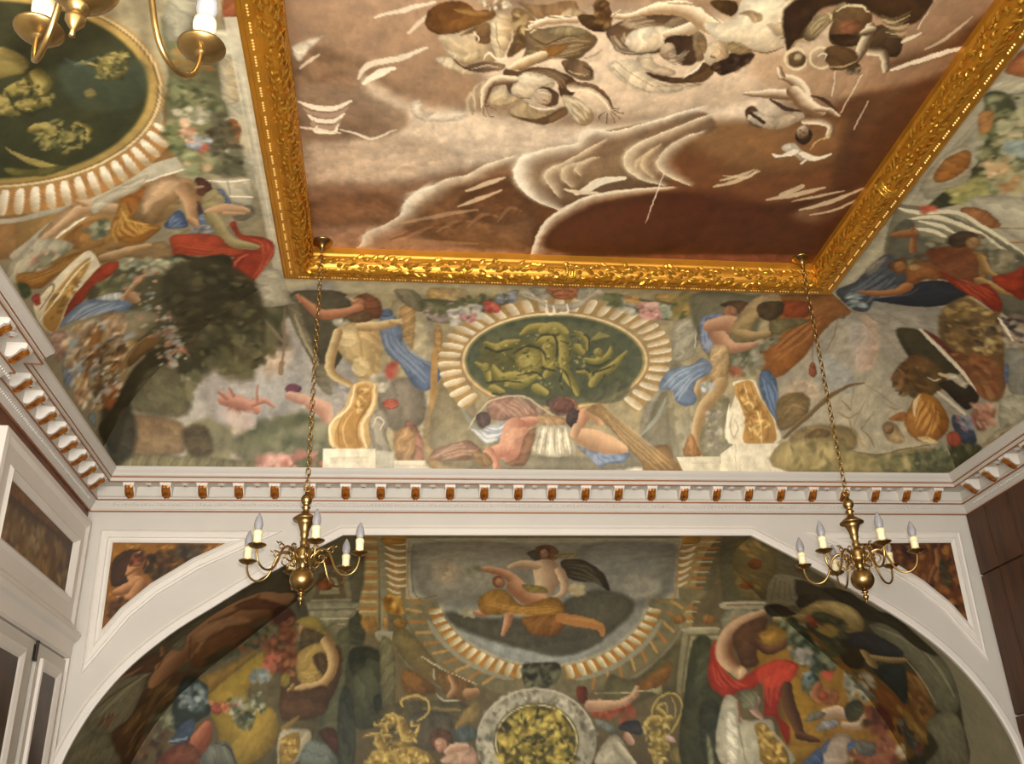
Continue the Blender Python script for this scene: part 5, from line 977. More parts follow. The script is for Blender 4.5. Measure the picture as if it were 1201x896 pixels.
OPS_CB = [
 ('P','9c8f6c','a89a78',(1145,2247,1355,58),32,[-886,2129,3321,2186,4082,80,-1186,38]),
 ('P','b4aa8a','a0946e',(1141,2270,1198,1890),18,[-915,2151,3371,2151,3468,2003,-975,1864],1,0),
 ('P','a9a8a2','b0a9a2',(-1263,1882,-1366,37),61,[-1795,1272,-1454,1615,-812,1905,-460,1867,-478,44,-2222,30,-2095,685]),
 ('P','b8aaa4','a6a8a8',(-1476,1244,-898,637),75,[-1581,1102,-1075,1482,-820,1302,-844,708,-1200,474,-1550,543]),
 ('P','c2a488',0,0,63,[-1142,1480,-934,1586,-898,1120,-1115,944],0,1,0.7),
 ('P','bfa58c',0,0,57,[-1621,469,-1200,474,-916,332,-1335,183],0,1,0.6),
 ('P','a49e90','a59a80',(3566,2008,4034,80),58,[3141,1231,3538,2007,4362,1470,4981,87,3282,74]),
 ('P','4a4430','3c3826',(-1405,1780,-1199,1094),39,[-1544,1661,-1111,1783,-848,1848,-1023,1296,-1172,1113,-1517,1061,-1835,928]),
 ('F',['56523a','3c3a26','6a6244','464a30'],[-1623,1559,-913,1845,-952,1344,-1169,1157,-1287,940,-1521,1018,-1693,997],150,78,6,1.6),
 ('F',['5c583c','6a6848'],[-1251,1381,-1013,1437,-1040,1250,-1169,1157,-1301,1197],30,63,7,1.6),
 ('F',['4e4c32','605c3e'],[-1513,1104,-1226,1129,-1209,984,-1378,922],30,53,8,1.6),
 ('P','6f6c50','5e604a',(-976,567,-968,129),43,[-1200,474,-846,569,-596,483,-589,132,-1192,127,-1410,326]),
 ('F',['74745a','606448','84826a','535a44'],[-1271,437,-881,554,-596,483,-590,154,-1193,148],140,57,9,1.6),
 ('F',['7a7458','86805e','6a684c'],[-1690,468,-1467,508,-1338,255,-1473,146,-1717,144],60,57,10,1.6),
 ('P','7a5e40','8f7452',(-2196,573,-1873,177),28,[-2325,459,-2171,564,-1863,524,-1746,394,-1792,250,-2031,191,-2307,209]),
 ('P','5a4c34',0,0,28,[-1795,430,-1621,469,-1548,253,-1721,215]),
 ('P','847a58','6e6a4c',(-2303,148,-769,162),21,[-2307,209,-1686,209,-1194,170,-768,152,-766,101,-2297,88]),
 ('P','46402c','3a3626',(-2449,407,-2175,410),35,[-2435,679,-2232,683,-2174,317,-2302,138,-2411,244]),
 ('F',['d09a90','c87a70','a86a60'],[-1161,221,-914,260,-895,129,-1157,127],26,43,11,1.2),
 ('F',['b0645c','c88c80','5e6648'],[-913,224,-643,263,-625,132,-874,129],24,43,12,1.2),
 ('L','cc8e7c','9a5e50',[-1460,697,-1336,683,-1198,624],[47,66,46],6),
 ('L','cc8e7c','9a5e50',[-1224,670,-1125,703,-1042,650],[26,23,11],6),
 ('L','9a5e50','cc8e7c',[-1431,728,-1484,774],[27,16],6),
 ('L','cc8e7c','9a5e50',[-1389,745,-1413,815],[25,11],6),
 ('L','cc8e7c','9a5e50',[-1195,701,-1175,844],[17,7],6),
 ('P','b07a6a','8a5a4c',(-1405,640,-1356,543),7,[-1318,592,-1337,555,-1382,539,-1426,553,-1444,590,-1424,628,-1379,644,-1335,629]),
 ('F',['a8a0a0','c0a8a0'],[-1514,581,-1199,564,-1200,504,-1467,485],14,51,13,1.6),
 ('P','8f5468','6a3c50',(-907,868,-859,769),7,[-813,819,-834,785,-884,770,-934,783,-953,817,-931,851,-881,867,-832,853]),
 ('L','d0a08c','a87464',[-913,754,-829,724,-759,709],[40,51,39],6),
 ('L','d0a08c','a87464',[-731,678,-632,634,-603,543],[62,75,43],6),
 ('L','7a6a56','7a6a56',[-1127,1628,-1025,1446,-936,1280,-919,1345],[5,12,13,4],6),
 ('L','7a6a56','7a6a56',[-900,1688,-935,1299,-974,981],[4,10,4],6),
 ('L','8a7056','8a7056',[-963,1066,-982,964],[21,21],5),
 ('P','5a5440','4a4636',(-706,1935,-504,982),12,[-847,1844,-644,1910,-414,1865,-374,1494,-469,1156,-618,931,-737,1126,-840,1478]),
 ('P','6e6650','8a8064',(-944,1664,-590,1219),10,[-887,1760,-799,1819,-754,1481,-667,1105,-718,1149,-843,1428]),
 ('L','a89c7c','a89c7c',[-831,1605,-780,1334,-669,1038,-601,888],[5,13,13,5],5,0,0.8),
 ('P','77705a','8a8270',(-673,1038,-554,784),12,[-705,1015,-597,1062,-510,869,-584,764,-674,845]),
 ('P','a0906a','b0a68c',(-75,1106,288,1115),16,[-62,1797,160,1752,279,1368,310,384,-28,380,-76,1260]),
 ('P','b88f58','a58556',(54,1720,63,1241),12,[-10,1690,110,1723,103,1265,31,1240]),
 ('P','8a8268','6e6850',(-35,1981,178,1701),13,[-54,1939,88,1947,176,1808,163,1671,23,1773]),
 ('P','b98a52',0,0,8,[275,1467,327,1494,348,1202,296,1154]),
 ('P','bb9460','a88052',(281,865,295,346),8,[260,864,304,865,311,346,277,346],1),
 ('P','b58e5c','a8845c',(385,953,405,348),11,[334,866,440,954,461,348,349,347]),
 ('P','8c8478','7a7060',(-73,888,142,497),19,[-182,813,37,945,186,863,231,577,46,438,-123,532]),
 ('P','9a6a58','a87464',(52,500,233,195),12,[45,496,119,536,236,308,201,175,106,231]),
 ('P','b4885c','a07c56',(55,477,60,193),15,[-29,437,120,478,144,231,-5,192]),
 ('P','6d8fc0','5478b4',(-118,1629,249,838),10,[-174,1579,-79,1634,1,1521,31,1263,178,1150,327,1041,341,930,224,821,111,882,-2,1077,-130,1235]),
 ('D','86a6d0','42649c',[-156,1502,-112,1283,34,1078,186,863],[1,1483,49,1264,197,1128,329,996],6,19),
 ('P','4a68a0',0,0,7,[-61,1648,-76,1611,-113,1594,-150,1608,-165,1644,-149,1682,-113,1700,-77,1685]),
 ('P','8c5236','6c3c26',(-301,1875,-193,1572),11,[-366,1811,-264,1886,-164,1793,-156,1605,-217,1577,-319,1651]),
 ('P','c68058','a05c40',(-350,1818,-310,1698),8,[-283,1760,-298,1710,-332,1688,-365,1707,-378,1756,-362,1807,-328,1829,-296,1810]),
 ('L','cc8460','96583c',[-790,1833,-737,1753,-644,1625,-542,1616,-404,1661,-335,1704],[22,33,56,56,50,48],7),
 ('L','96583c','cc8460',[-780,1847,-774,1752],[12,9],7),
 ('L','d8b09a','d8b09a',[-415,1837,-367,1784],[12,12],6,0,0.6),
 ('F',['9a9888','b8b4a4'],[-511,1540,-424,1556,-426,1480,-504,1477],10,29,14,1.6),
 ('P','d2b684','b8965e',(-543,1323,-126,1135),10,[-505,1452,-373,1532,-217,1513,-165,1402,-165,1187,-183,1006,-183,940,-346,937,-382,1045,-487,1178,-536,1317]),
 ('P','bb9a66','a8885a',(-264,1203,-156,1206),13,[-261,1499,-165,1427,-156,985,-219,961,-201,1186],0,1,0.8),
 ('L','a88858','a88858',[-349,1445,-317,1253,-310,981],[3,8,3],6,0,0.7),
 ('P','deca98',0,0,7,[-351,1347,-375,1279,-432,1249,-487,1275,-509,1342,-484,1412,-427,1443,-372,1416],0,1,0.5),
 ('P','dcc694',0,0,7,[-255,1048,-277,978,-328,948,-379,975,-400,1045,-378,1117,-327,1148,-276,1119],0,1,0.6),
 ('L','a07c4c','d8bc88',[-498,1416,-547,1223,-579,1051,-545,954,-420,871],[39,41,38,38,31],6),
 ('L','d8bc88','a07c4c',[-305,1484,-200,1488,-95,1517,0,1559],[58,55,44,27],7),
 ('L','d8bc88','a07c4c',[-61,1544,0,1534],[33,20],7),
 ('P','7a5a3a','5c4028',(-380,1671,-253,1512),10,[-423,1595,-336,1650,-250,1654,-217,1577,-286,1536,-390,1532]),
 ('F',['9a9484','c4bcac','7c7a6c'],[-292,938,-183,962,-92,1030,-90,836,-200,813],40,32,15,1.2),
 ('F',['c8584a','b04a40'],[-111,1074,-39,1088,-37,944,-91,921],10,32,16,1.6),
 ('P','b85a48',0,0,7,[0,693,-20,658,-69,643,-119,657,-140,690,-120,725,-71,741,-21,727]),
 ('F',['8a8aa0','b0a8a0'],[-547,826,-420,850,-420,726,-549,604],34,27,17,1.2),
 ('P','d9b478','c2965a',(-537,634,-190,506),7,[-383,872,-201,886,-190,690,-253,530,-259,302,-555,299,-594,449,-567,545,-457,665],1),
 ('P','c08c4a','a8783c',(-467,619,-215,471),9,[-347,852,-256,864,-236,689,-328,529,-345,414,-306,305,-509,303,-539,431,-457,586,-384,686],1),
 ('L','efdcb0','efdcb0',[-374,872,-420,666,-558,526,-585,430,-555,299],[4,9,9,9,4],5),
 ('L','e4cc9c','e4cc9c',[-210,876,-218,689,-300,530,-308,415,-269,302],[6,15,15,15,6],5),
 ('L','8a5f30','8a5f30',[-237,854,-255,688,-346,529,-354,414,-324,302],[2,5,5,5,2],5,0,0.8),
 ('L','d6b070','d6b070',[-402,606,-466,489,-465,394,-435,300],[3,7,7,3],5),
 ('L','8a6236','8a6236',[-439,625,-508,488,-507,374,-491,300],[2,5,5,2],5,0,0.8),
 ('F',['dcb878','9a6c38'],[-365,830,-255,853,-255,688,-365,607],30,15,18,2),
 ('P','a8a090','8c8474',(-267,490,-11,399),9,[-253,530,-199,629,-125,631,-86,533,-103,417,-63,248,-174,247,-233,378]),
 ('L','c8c0ae','c8c0ae',[-216,492,-180,570,-123,532,-160,455],[3,8,7,3],5),
 ('P','e4dccc','cfc8b6',(-639,199,-188,204),6,[-638,291,-194,295,-186,111,-636,107],1,0),
 ('P','c0b9a6','d2cab8',(-414,226,-412,166),4,[-572,220,-252,227,-251,171,-576,164],1,0),
 ('P','a8a69a',0,0,7,[-190,284,-35,267,-32,113,-186,111],1,0),
 ('P','e2d8c2','cfc9b8',(1688,213,1684,92),5,[-35,196,3492,222,3484,107,-33,77],1,0),
 ('L','a8a08c','a8a08c',[-34,152,1736,160,3450,168],[2,5,2],5,0,0.6),
 ('P','b49a70','a8987c',(236,513,678,520),19,[267,728,542,1070,685,166,243,162]),
 ('P','a5a08c',0,0,16,[2202,1021,2411,1117,2506,183,2120,179]),
 ('P','b88a4e','a88452',(282,1152,308,214),6,[260,1151,310,1153,330,214,279,214],1),
 ('P','b88a4e',0,0,6,[2320,849,2374,893,2421,371,2360,340],1),
 ('P','bc9452','a8926a',(227,1889,491,1902),17,[224,1980,487,1970,496,1835,230,1801]),
 ('P','b08a4c',0,0,18,[1999,1989,2240,1989,2278,1873,2069,1840]),
 ('P','a0926e','8f8a78',(884,1365,1739,-125),23,[403,979,562,653,981,354,1282,246,2043,329,2267,848,2404,684,2274,180,389,163]),
 ('L','8d9488','8d9488',[457,895,587,576,793,389],[7,19,7],5,0,0.8),
 ('L','98a094','98a094',[2343,850,2258,602,2117,428],[8,20,8],5,0,0.8),
 ('R',[1311,1134],796,570,-40,220,32,14,190,'e6dcc4','b8986a','ab8852'),
 ('P','b88c50','a88050',(1225,1729,1347,652),7,[2116,1172,2112,1033,2047,907,1927,802,1761,722,1562,671,1347,652,1131,664,928,707,754,779,619,877,532,996,498,1128,517,1268,587,1405,702,1529,852,1630,1030,1699,1225,1729,1427,1716,1624,1661,1804,1570,1954,1451,2062,1315],1),
 ('P','e2d4b0','c8ac78',(1228,1707,1346,668),6,[2098,1171,2093,1037,2030,916,1912,814,1750,736,1556,687,1346,668,1134,680,936,722,766,792,634,886,549,1001,516,1129,534,1263,603,1395,715,1515,862,1612,1037,1679,1228,1707,1426,1695,1619,1642,1795,1554,1941,1440,2046,1309],1),
 ('P','8a8048','9a8a58',(670,1591,1962,751),6,[2074,1171,2068,1042,2007,925,1893,827,1736,753,1548,705,1345,687,1139,698,948,738,783,805,655,896,572,1006,539,1130,558,1258,624,1385,732,1499,876,1592,1046,1655,1232,1682,1424,1670,1611,1620,1781,1537,1923,1428,2023,1302],1),
 ('P','4f5a48','5d6450',(1234,1662,1343,700),8,[2054,1169,2049,1045,1989,932,1878,836,1725,764,1542,718,1343,700,1143,711,956,750,795,815,670,903,589,1010,557,1129,575,1254,640,1376,746,1486,886,1575,1052,1636,1234,1662,1422,1651,1605,1603,1771,1523,1908,1417,2006,1296],1),
 ('P','63684c','4a523e',(1234,1588,1328,759),24,[699,1383,1053,1581,1621,1548,1929,1217,1914,928,1532,763,935,795,629,1014],0,1,0.7),
 ('P','6e6a38','5c5a36',(756,1410,1030,908),16,[665,1330,777,1347,895,1300,1001,1380,1118,1345,1211,1196,1190,1027,1062,932,927,906,795,836,731,925,785,994,685,1039],0,1,0.7),
 ('P','a89a50','7c7640',(1012,1277,1164,1007),11,[962,1189,1029,1291,1146,1269,1217,1148,1190,1027,1075,1001,992,1070]),
 ('P','b4a658',0,0,16,[992,1178,1053,1241,1115,1194,1086,1096,1019,1094],0,1,0.7),
 ('L','a89a50','6e6a38',[703,1327,802,1279,892,1332,965,1360],[19,45,43,20],7),
 ('L','a89a50','6e6a38',[985,1439,1062,1511,1172,1531,1214,1492],[19,48,45,15],7),
 ('L','a89a50','6e6a38',[1177,1491,1248,1520,1330,1470],[54,74,46],7),
 ('L','a89a50','6e6a38',[1154,1366,1229,1369,1311,1325],[52,74,58],7),
 ('L','6e6a38','a89a50',[1229,1297,1250,1197,1250,1112],[57,61,49],7),
 ('L','6e6a38','a89a50',[1339,1404,1378,1251,1374,1127],[47,54,43],7),
 ('L','6e6a38','a89a50',[1374,1127,1430,986,1500,884,1537,818],[44,41,30,22],6),
 ('L','6e6a38','a89a50',[1299,1101,1258,1029,1234,982],[44,39,23],6),
 ('L','a89a50','6e6a38',[1425,1473,1520,1410,1558,1282],[21,30,17],7),
 ('L','a89a50','6e6a38',[1468,1304,1513,1255],[41,35],7),
 ('L','a89a50','6e6a38',[1554,1169,1664,1155,1759,1237,1757,1313],[22,37,30,16],7),
 ('L','6e6a38','a89a50',[1649,1259,1675,1209],[33,29],7),
 ('L','a89a50','6e6a38',[1655,922,1703,1016,1791,1090,1855,1190,1901,1266],[39,46,42,30,14],7),
 ('L','a89a50','6e6a38',[780,1064,844,973,961,975,1060,955],[30,48,57,45],6),
 ('L','a89a50','6e6a38',[633,1108,724,1040,749,948],[17,30,29],6),
 ('L','a89a50','6e6a38',[927,906,1044,909,1155,980],[38,46,28],6),
 ('L','a89a50','6e6a38',[1165,866,1248,823],[47,32],6),
 ('L','a89a50','6e6a38',[793,859,874,827],[39,26],6),
 ('L','a89a50','6e6a38',[1503,1035,1591,1037,1620,967],[14,19,12],6),
 ('P','b8aa5c','6e6a38',(1239,1519,1287,1432),8,[1301,1477,1295,1439,1270,1422,1242,1437,1226,1474,1232,1512,1256,1529,1285,1514]),
 ('P','b8aa5c','6e6a38',(1634,1296,1684,1213),7,[1698,1255,1692,1220,1666,1204,1637,1218,1620,1253,1626,1289,1651,1305,1681,1291]),
 ('P','b8aa5c','6e6a38',(697,1102,739,1024),7,[757,1064,748,1030,721,1016,693,1029,680,1062,689,1096,715,1110,743,1097]),
 ('P','b8aa5c','6e6a38',(785,1301,829,1218),7,[845,1260,837,1225,811,1210,783,1223,769,1258,777,1294,803,1309,831,1295]),
 ('P','b8aa5c','6e6a38',(1009,1307,1054,1225),7,[1069,1267,1062,1231,1036,1216,1008,1230,993,1265,1001,1301,1026,1316,1054,1302]),
 ('L','9a9050','9a9050',[1572,1380,1633,1480],[8,8],6,0,0.8),
 ('L','9a9050','9a9050',[1597,1391,1649,1473],[8,8],6,0,0.8),
 ('L','9a9050','9a9050',[1622,1403,1666,1465],[8,8],6,0,0.8),
 ('L','9a9050','9a9050',[1647,1414,1682,1458],[9,9],6,0,0.8),
 ('L','9a9050','9a9050',[1672,1425,1699,1450],[9,9],6,0,0.8),
 ('L','9a9050','9a9050',[1697,1437,1716,1443],[9,10],6,0,0.8),
 ('L','3c4030','3c4030',[1116,1365,1156,1429,1260,1427,1308,1274,1300,1097],[5,13,11,10,4],6,0,0.85),
 ('L','3c4030','3c4030',[1321,1372,1403,1328,1420,1202],[5,10,4],6,0,0.85),
 ('L','3c4030','3c4030',[1405,1480,1546,1424,1576,1252],[5,10,4],6,0,0.85),
 ('L','3c4030','3c4030',[1321,1078,1405,1033,1484,850],[4,10,4],6,0,0.85),
 ('L','3c4030','3c4030',[940,1218,1046,1304,1174,1270,1226,1148],[5,13,11,4],6,0,0.85),
 ('L','3c4030','3c4030',[732,911,925,933,1064,909],[5,11,4],6,0,0.85),
 ('L','3c4030','3c4030',[999,988,1152,1022,1238,936],[5,11,4],6,0,0.85),
 ('L','3c4030','3c4030',[1642,1026,1808,1110],[12,12],6,0,0.85),
 ('L','3c4030','3c4030',[796,1229,916,1272],[12,13],6,0,0.85),
 ('L','3c4030','3c4030',[1499,1070,1588,1061,1628,1014],[5,11,4],6,0,0.85),
 ('L','3c4030','3c4030',[1560,1127,1690,1107,1777,1187],[5,12,5],6,0,0.85),
 ('L','3c4030','3c4030',[1195,1075,1306,1042],[11,11],6,0,0.85),
 ('L','3c4030','3c4030',[707,1276,806,1229],[12,12],6,0,0.85),
 ('L','3c4030','3c4030',[797,803,895,794],[11,11],5,0,0.85),
 ('L','3c4030','3c4030',[1384,1044,1366,939,1404,849],[4,10,4],6,0,0.85),
 ('F',['c0b264','4a4e36','8c8648'],[701,1357,1025,1499,1439,1500,1761,1288,1850,1091,1638,899,1246,845,813,859],90,13,19,1.5),
 ('P','565a48',0,0,16,[1680,877,1871,950,1994,929,1933,770,1737,723,1612,764],0,1,0.8),
 ('P','ded6c2','b8ae98',(1217,2074,1304,1736),9,[901,1953,1004,1989,1131,1842,1280,1819,1415,1886,1495,2047,1579,1987,1500,1921,1430,1796,1293,1732,1141,1769,1015,1897]),
 ('P','9a9680','b0aa94',(991,1949,1142,1957),11,[982,2019,1123,2027,1154,1873,1069,1900]),
 ('P','9c9882','b4ae98',(1363,1980,1524,1988),11,[1353,2039,1510,2064,1477,1951,1379,1884]),
 ('P','c27a50','a85c38',(1241,2049,1268,1873),11,[1121,2043,1350,2055,1356,1914,1272,1873,1176,1911]),
 ('L','7a4028','7a4028',[1174,1982,1225,2001],[9,9],6),
 ('L','7a4028','7a4028',[1270,2003,1325,1993],[9,9],6),
 ('L','8a4a30','8a4a30',[1209,1931,1298,1935],[8,8],6),
 ('L','efe8d8','efe8d8',[1144,1813,1169,1698,1224,1700,1200,1801],[4,12,13,4],6),
 ('L','efe8d8','efe8d8',[1307,1821,1332,1719,1267,1716],[4,13,7],6),
 ('L','d8c8a4','d8c8a4',[940,1924,1055,1869,1153,1814],[3,7,3],6),
 ('P','6a6848','5a5a40',(399,2073,610,1576),17,[148,1797,235,1845,486,1813,662,1850,863,1982,901,1953,845,1814,674,1706,465,1559,246,1564,188,1658]),
 ('F',['c8c4b8','a8a4a0','8a8690','dad2c4'],[362,1778,593,1818,646,1593,430,1531,353,1609],80,29,20,1.2),
 ('F',['cc4a42','d86a58','b03c38'],[654,1835,752,1840,765,1695,676,1678],24,27,21,1.1),
 ('F',['7a8cb0','5c7098','98a4b8'],[745,1914,882,1967,881,1816,774,1796],24,28,22,1.2),
 ('F',['a88890','7c7c60','b49ca0','60684c'],[185,1770,364,1749,374,1556,208,1590],44,25,23,1.3),
 ('F',['d08c94','c46c78','e0b0a8'],[477,1669,603,1675,601,1578,492,1560],14,22,24,1.1),
 ('F',['555a3c','6a6a44'],[168,1741,657,1910,898,1984,834,1919,575,1817,243,1632],40,23,25,2),
 ('P','6a6a48','585c40',(1758,2221,2161,1532),18,[1582,1972,1729,1963,1923,1910,2114,1888,2287,1866,2326,1717,2170,1653,1970,1702,1723,1810]),
 ('F',['d49a94','c06c74','e4bcb0'],[1870,1862,2057,1855,2110,1665,1948,1673],46,35,26,1.1),
 ('F',['c9c6b4','a8a898','8894a0'],[1663,1929,1854,1891,1870,1727,1729,1780],40,28,27,1.2),
 ('F',['b0bca4','8c9a84','c8ccb8'],[2048,1855,2221,1832,2239,1685,2107,1679],36,31,28,1.2),
 ('F',['c89858','b07a40'],[1729,1963,1880,1939,1882,1847,1769,1857],14,26,29,1.6),
 ('F',['5c6440','727a50'],[1585,1956,1693,1961,1760,1811,1650,1806],22,28,30,2),
 ('F',['b08a44','5e6440','98884c'],[2119,2015,2254,1990,2347,1631,2215,1626],40,33,31,1.8),
 ('P','8c7a68','a88878',(927,854,1121,533),15,[799,765,1013,801,1217,707,1263,623,1107,558,808,595]),
 ('P','b88a78','a07464',(887,829,1078,512),12,[761,742,936,778,1077,726,1181,664,1186,580,988,557,789,574]),
 ('D','c8a08c','8a6458',[782,721,903,659,987,577],[1015,769,1120,684,1185,601],6,23),
 ('L','cfc0a4','cfc0a4',[595,470,651,572,762,721,896,777,1073,781,1219,686,1386,583],[3,8,8,9,9,8,3],5,0,0.8),
 ('P','6a5a58','a06a5c',(1278,698,1537,702),14,[1274,752,1409,798,1535,735,1522,648,1384,604,1300,666]),
 ('P','8a5a50','604440',(1375,769,1460,632),7,[1517,702,1492,653,1423,632,1350,651,1318,698,1343,748,1412,769,1484,750]),
 ('P','c8a078','a88058',(1187,562,1467,566),10,[1185,601,1344,603,1467,574,1429,522,1249,519]),
 ('P','5a4a48','6e5a58',(661,565,789,567),9,[660,593,727,635,788,595,781,513,703,495]),
 ('P','d8d8dc','8ca4cc',(741,569,858,375),10,[614,490,694,471,791,513,908,555,1007,567,932,454,855,373,756,352,676,411]),
 ('D','efeee8','6f8cc0',[655,460,756,372,855,393],[752,492,852,473,969,536],4,24),
 ('L','b06c58','d89a80',[1167,559,1049,516,993,435],[42,62,61],6),
 ('L','b06c58','d89a80',[1011,475,994,375,956,295],[110,120,100],6),
 ('L','b06c58','d89a80',[956,315,837,274,778,254],[69,59,49],6),
 ('L','b06c58','d89a80',[787,273,838,195,857,136],[49,36,24],6),
 ('L','b06c58','d89a80',[847,156,827,119],[24,16],6),
 ('P','e0ab8c','c08068',(968,488,1090,288),11,[912,454,1050,496,1131,477,1115,336,1036,256,936,295],0,1,0.6),
 ('P','a8765a','8a6048',(1027,411,1153,202),10,[1093,416,1170,498,1192,437,1136,238,1076,158,917,176,1036,237]),
 ('P','a88068','8c6654',(396,373,643,170),12,[267,209,343,308,480,349,617,370,718,292,679,213,482,201]),
 ('D','c4a088','7c5848',[286,209,461,329,638,351],[364,200,521,251,699,253],5,12),
 ('P','a8845c','8c6844',(640,206,818,208),10,[639,272,758,263,818,195,798,155,719,154,659,203]),
 ('P','e0d6be','c0b69c',(1165,354,1557,359),8,[1209,508,1490,512,1536,381,1559,272,1458,245,1277,243,1166,297,1194,397]),
 ('L','8f8878','8f8878',[1240,495,1211,377,1196,268],[3,7,3],5,0,0.8),
 ('L','8f8878','8f8878',[1300,495,1281,378,1276,269],[3,7,3],5,0,0.8),
 ('L','8f8878','8f8878',[1360,496,1357,379,1367,270],[3,7,3],5,0,0.8),
 ('L','8f8878','8f8878',[1421,497,1432,380,1458,271],[3,7,3],5,0,0.8),
 ('L','8f8878','8f8878',[1475,498,1500,381,1538,271],[3,7,3],5,0,0.8),
 ('L','f2ecdc','f2ecdc',[1262,495,1246,378,1228,268],[4,10,4],5,0,0.8),
 ('L','f2ecdc','f2ecdc',[1326,496,1323,379,1317,269],[4,10,4],5,0,0.8),
 ('L','f2ecdc','f2ecdc',[1387,497,1399,380,1409,270],[4,10,4],5,0,0.8),
 ('L','f2ecdc','f2ecdc',[1447,497,1474,380,1498,271],[4,10,4],5,0,0.8),
 ('P','5c4c4c','443838',(1480,658,1571,514),7,[1603,587,1584,522,1532,495,1476,520,1450,584,1468,650,1519,678,1575,652]),
 ('L','a87058','d09878',[1624,629,1589,545,1572,493],[62,41,25],6),
 ('L','d8aa84','a87c5c',[1534,442,1678,403,1842,345,1965,306],[50,90,90,50],6),
 ('L','d8aa84','a87c5c',[1662,651,1726,609,1750,568],[51,60,50],6),
 ('L','a87c5c','d8aa84',[1551,503,1534,442],[41,41],6),
 ('P','b08a5c','9a7448',(1726,778,2394,6),11,[1620,671,1737,716,1824,653,1956,529,2170,348,2396,351,2582,171,2538,120,2187,117,2129,207,1963,386,1835,507,1748,589]),
 ('D','ccaa78','80603c',[1741,673,1920,447,2129,247,2249,128],[1802,674,2018,509,2252,329,2476,130],7,11),
 ('P','8e9cc0','5f84c4',(1603,397,1917,141),9,[1558,341,1680,303,1843,265,2027,276,1965,196,1842,185,1760,154,1680,223]),
 ('D','84a8dc','4a6aac',[1680,273,1781,184],[1884,255,1965,226],4,32),
 ('P','b8b29c','a39e88',(2279,1421,2475,1427),10,[2234,1618,2419,1653,2494,1263,2328,1186]),
 ('L','d8d2c0','d8d2c0',[2413,1653,2479,1338],[5,5],6),
 ('P','a0946e','9c9884',(2211,1048,2698,315),24,[2318,1137,2627,826,2596,257,2417,274]),
 ('P','948a68','88866e',(2783,785,2827,259),20,[2660,740,2892,787,2979,260,2697,258]),
 ('P','7c7a60','6a6850',(2368,2135,3009,1188),26,[2281,1999,2739,2022,2876,1936,3001,1278,2859,1057,2543,1340]),
 ('P','95602e','a35c28',(2853,1979,3583,1356),13,[2855,1997,3342,2054,3485,2062,3678,1821,3575,1699,3501,1422,3448,1216,3283,1020,3103,1110,3042,1407,3053,1622]),
 ('D','b8743c','6e3a1a',[3201,1112,3310,1287,3407,1472,3471,1724],[3057,1487,3156,1654,3302,1775,3501,1935],7,23),
 ('P','a4431e','8a3c20',(3059,1831,3314,1842),18,[3020,1943,3283,1925,3331,1747,3128,1739]),
 ('L','7a4a24','7a4a24',[3315,1632,3449,1781,3597,1971],[5,12,5],6,0,0.7),
 ('P','7d7048','68623f',(3092,1751,3247,1539),18,[3035,1678,3174,1712,3370,1691,3221,1573,3122,1462]),
 ('P','6882c0','8aa0d0',(2430,1652,2672,1437),10,[2439,1682,2515,1741,2602,1759,2626,1606,2587,1470,2638,1343,2599,1266,2512,1390]),
 ('D','90acd8','4a64a4',[2463,1627,2534,1416,2602,1291],[2523,1713,2564,1523,2632,1368],4,18),
 ('P','4e3a2c','6e4c34',(2556,1855,2790,1866),12,[2554,1860,2608,1923,2733,1929,2788,1871,2770,1752,2635,1834]),
 ('P','c08462','95603f',(2608,1856,2714,1699),8,[2729,1746,2713,1698,2666,1696,2617,1741,2594,1807,2609,1857,2655,1859,2705,1813]),
 ('L','d09c7c','a46c50',[2578,1577,2669,1447,2771,1347,2885,1351,2993,1380],[64,69,66,52,35],7),
 ('L','d09c7c','a46c50',[2571,1604,2693,1636,2779,1530],[85,97,46],7),
 ('L','d09c7c','a46c50',[2973,1379,3020,1419],[35,22],7),
 ('P','cfae82','a98858',(2638,1134,2838,1098),11,[2619,1342,2704,1383,2777,1322,2830,1103,2848,919,2805,829,2711,916,2645,1146]),
 ('L','9c7a4e','cfae80',[2785,940,2746,828,2666,698,2641,573,2623,413,2646,277],[72,65,57,47,40,36],6),
 ('L','9c7a4e','cfae80',[2630,1028,2599,936,2582,803],[43,36,27],7),
 ('P','b48050','8f6038',(2535,390,2689,268),9,[2516,275,2553,412,2591,452,2656,335,2697,277,2616,253]),
 ('P','7da4d8','5a86c4',(2339,1121,2634,799),10,[2245,884,2278,1043,2380,1115,2491,1142,2571,1217,2664,1146,2665,1052,2550,935,2598,760,2485,716,2408,778,2366,864]),
 ('D','a4c4e8','5078b8',[2265,884,2340,1021,2462,1094,2620,1169],[2420,757,2483,867,2522,980,2641,1075],5,18),
 ('P','c0a070','8e7a4c',(2755,1811,3042,1622),12,[2734,1556,2752,1751,2787,1931,2863,2029,2987,2035,3051,1853,2944,1731,2904,1617,2883,1428,2782,1451]),
 ('P','5e4a30','483a26',(2881,1810,3099,1820),13,[2860,1874,2948,1939,3066,1914,3099,1766,3035,1678,2925,1730]),
 ('L','b89868','7c6640',[2824,1505,2925,1482,3049,1513],[61,58,42],7),
 ('F',['6a6c50','868470','4e523c','9a9a88'],[2821,1224,2975,1303,3135,1543,3168,1437,3059,1280,3122,1110,2987,1013,2879,1057],80,31,32,1.4),
 ('F',['a0523a'],[2844,1127,2944,1118,2948,1012,2879,1011],6,26,33,1.6),
 ('P','4a78b8','3a64a4',(3082,964,3451,682),10,[3120,1040,3174,1100,3299,951,3386,584,3368,564,3266,708,3164,881]),
 ('D','6a94d0','2e5490',[3139,1040,3279,751,3366,584],[3193,1065,3304,884,3366,668],3,24),
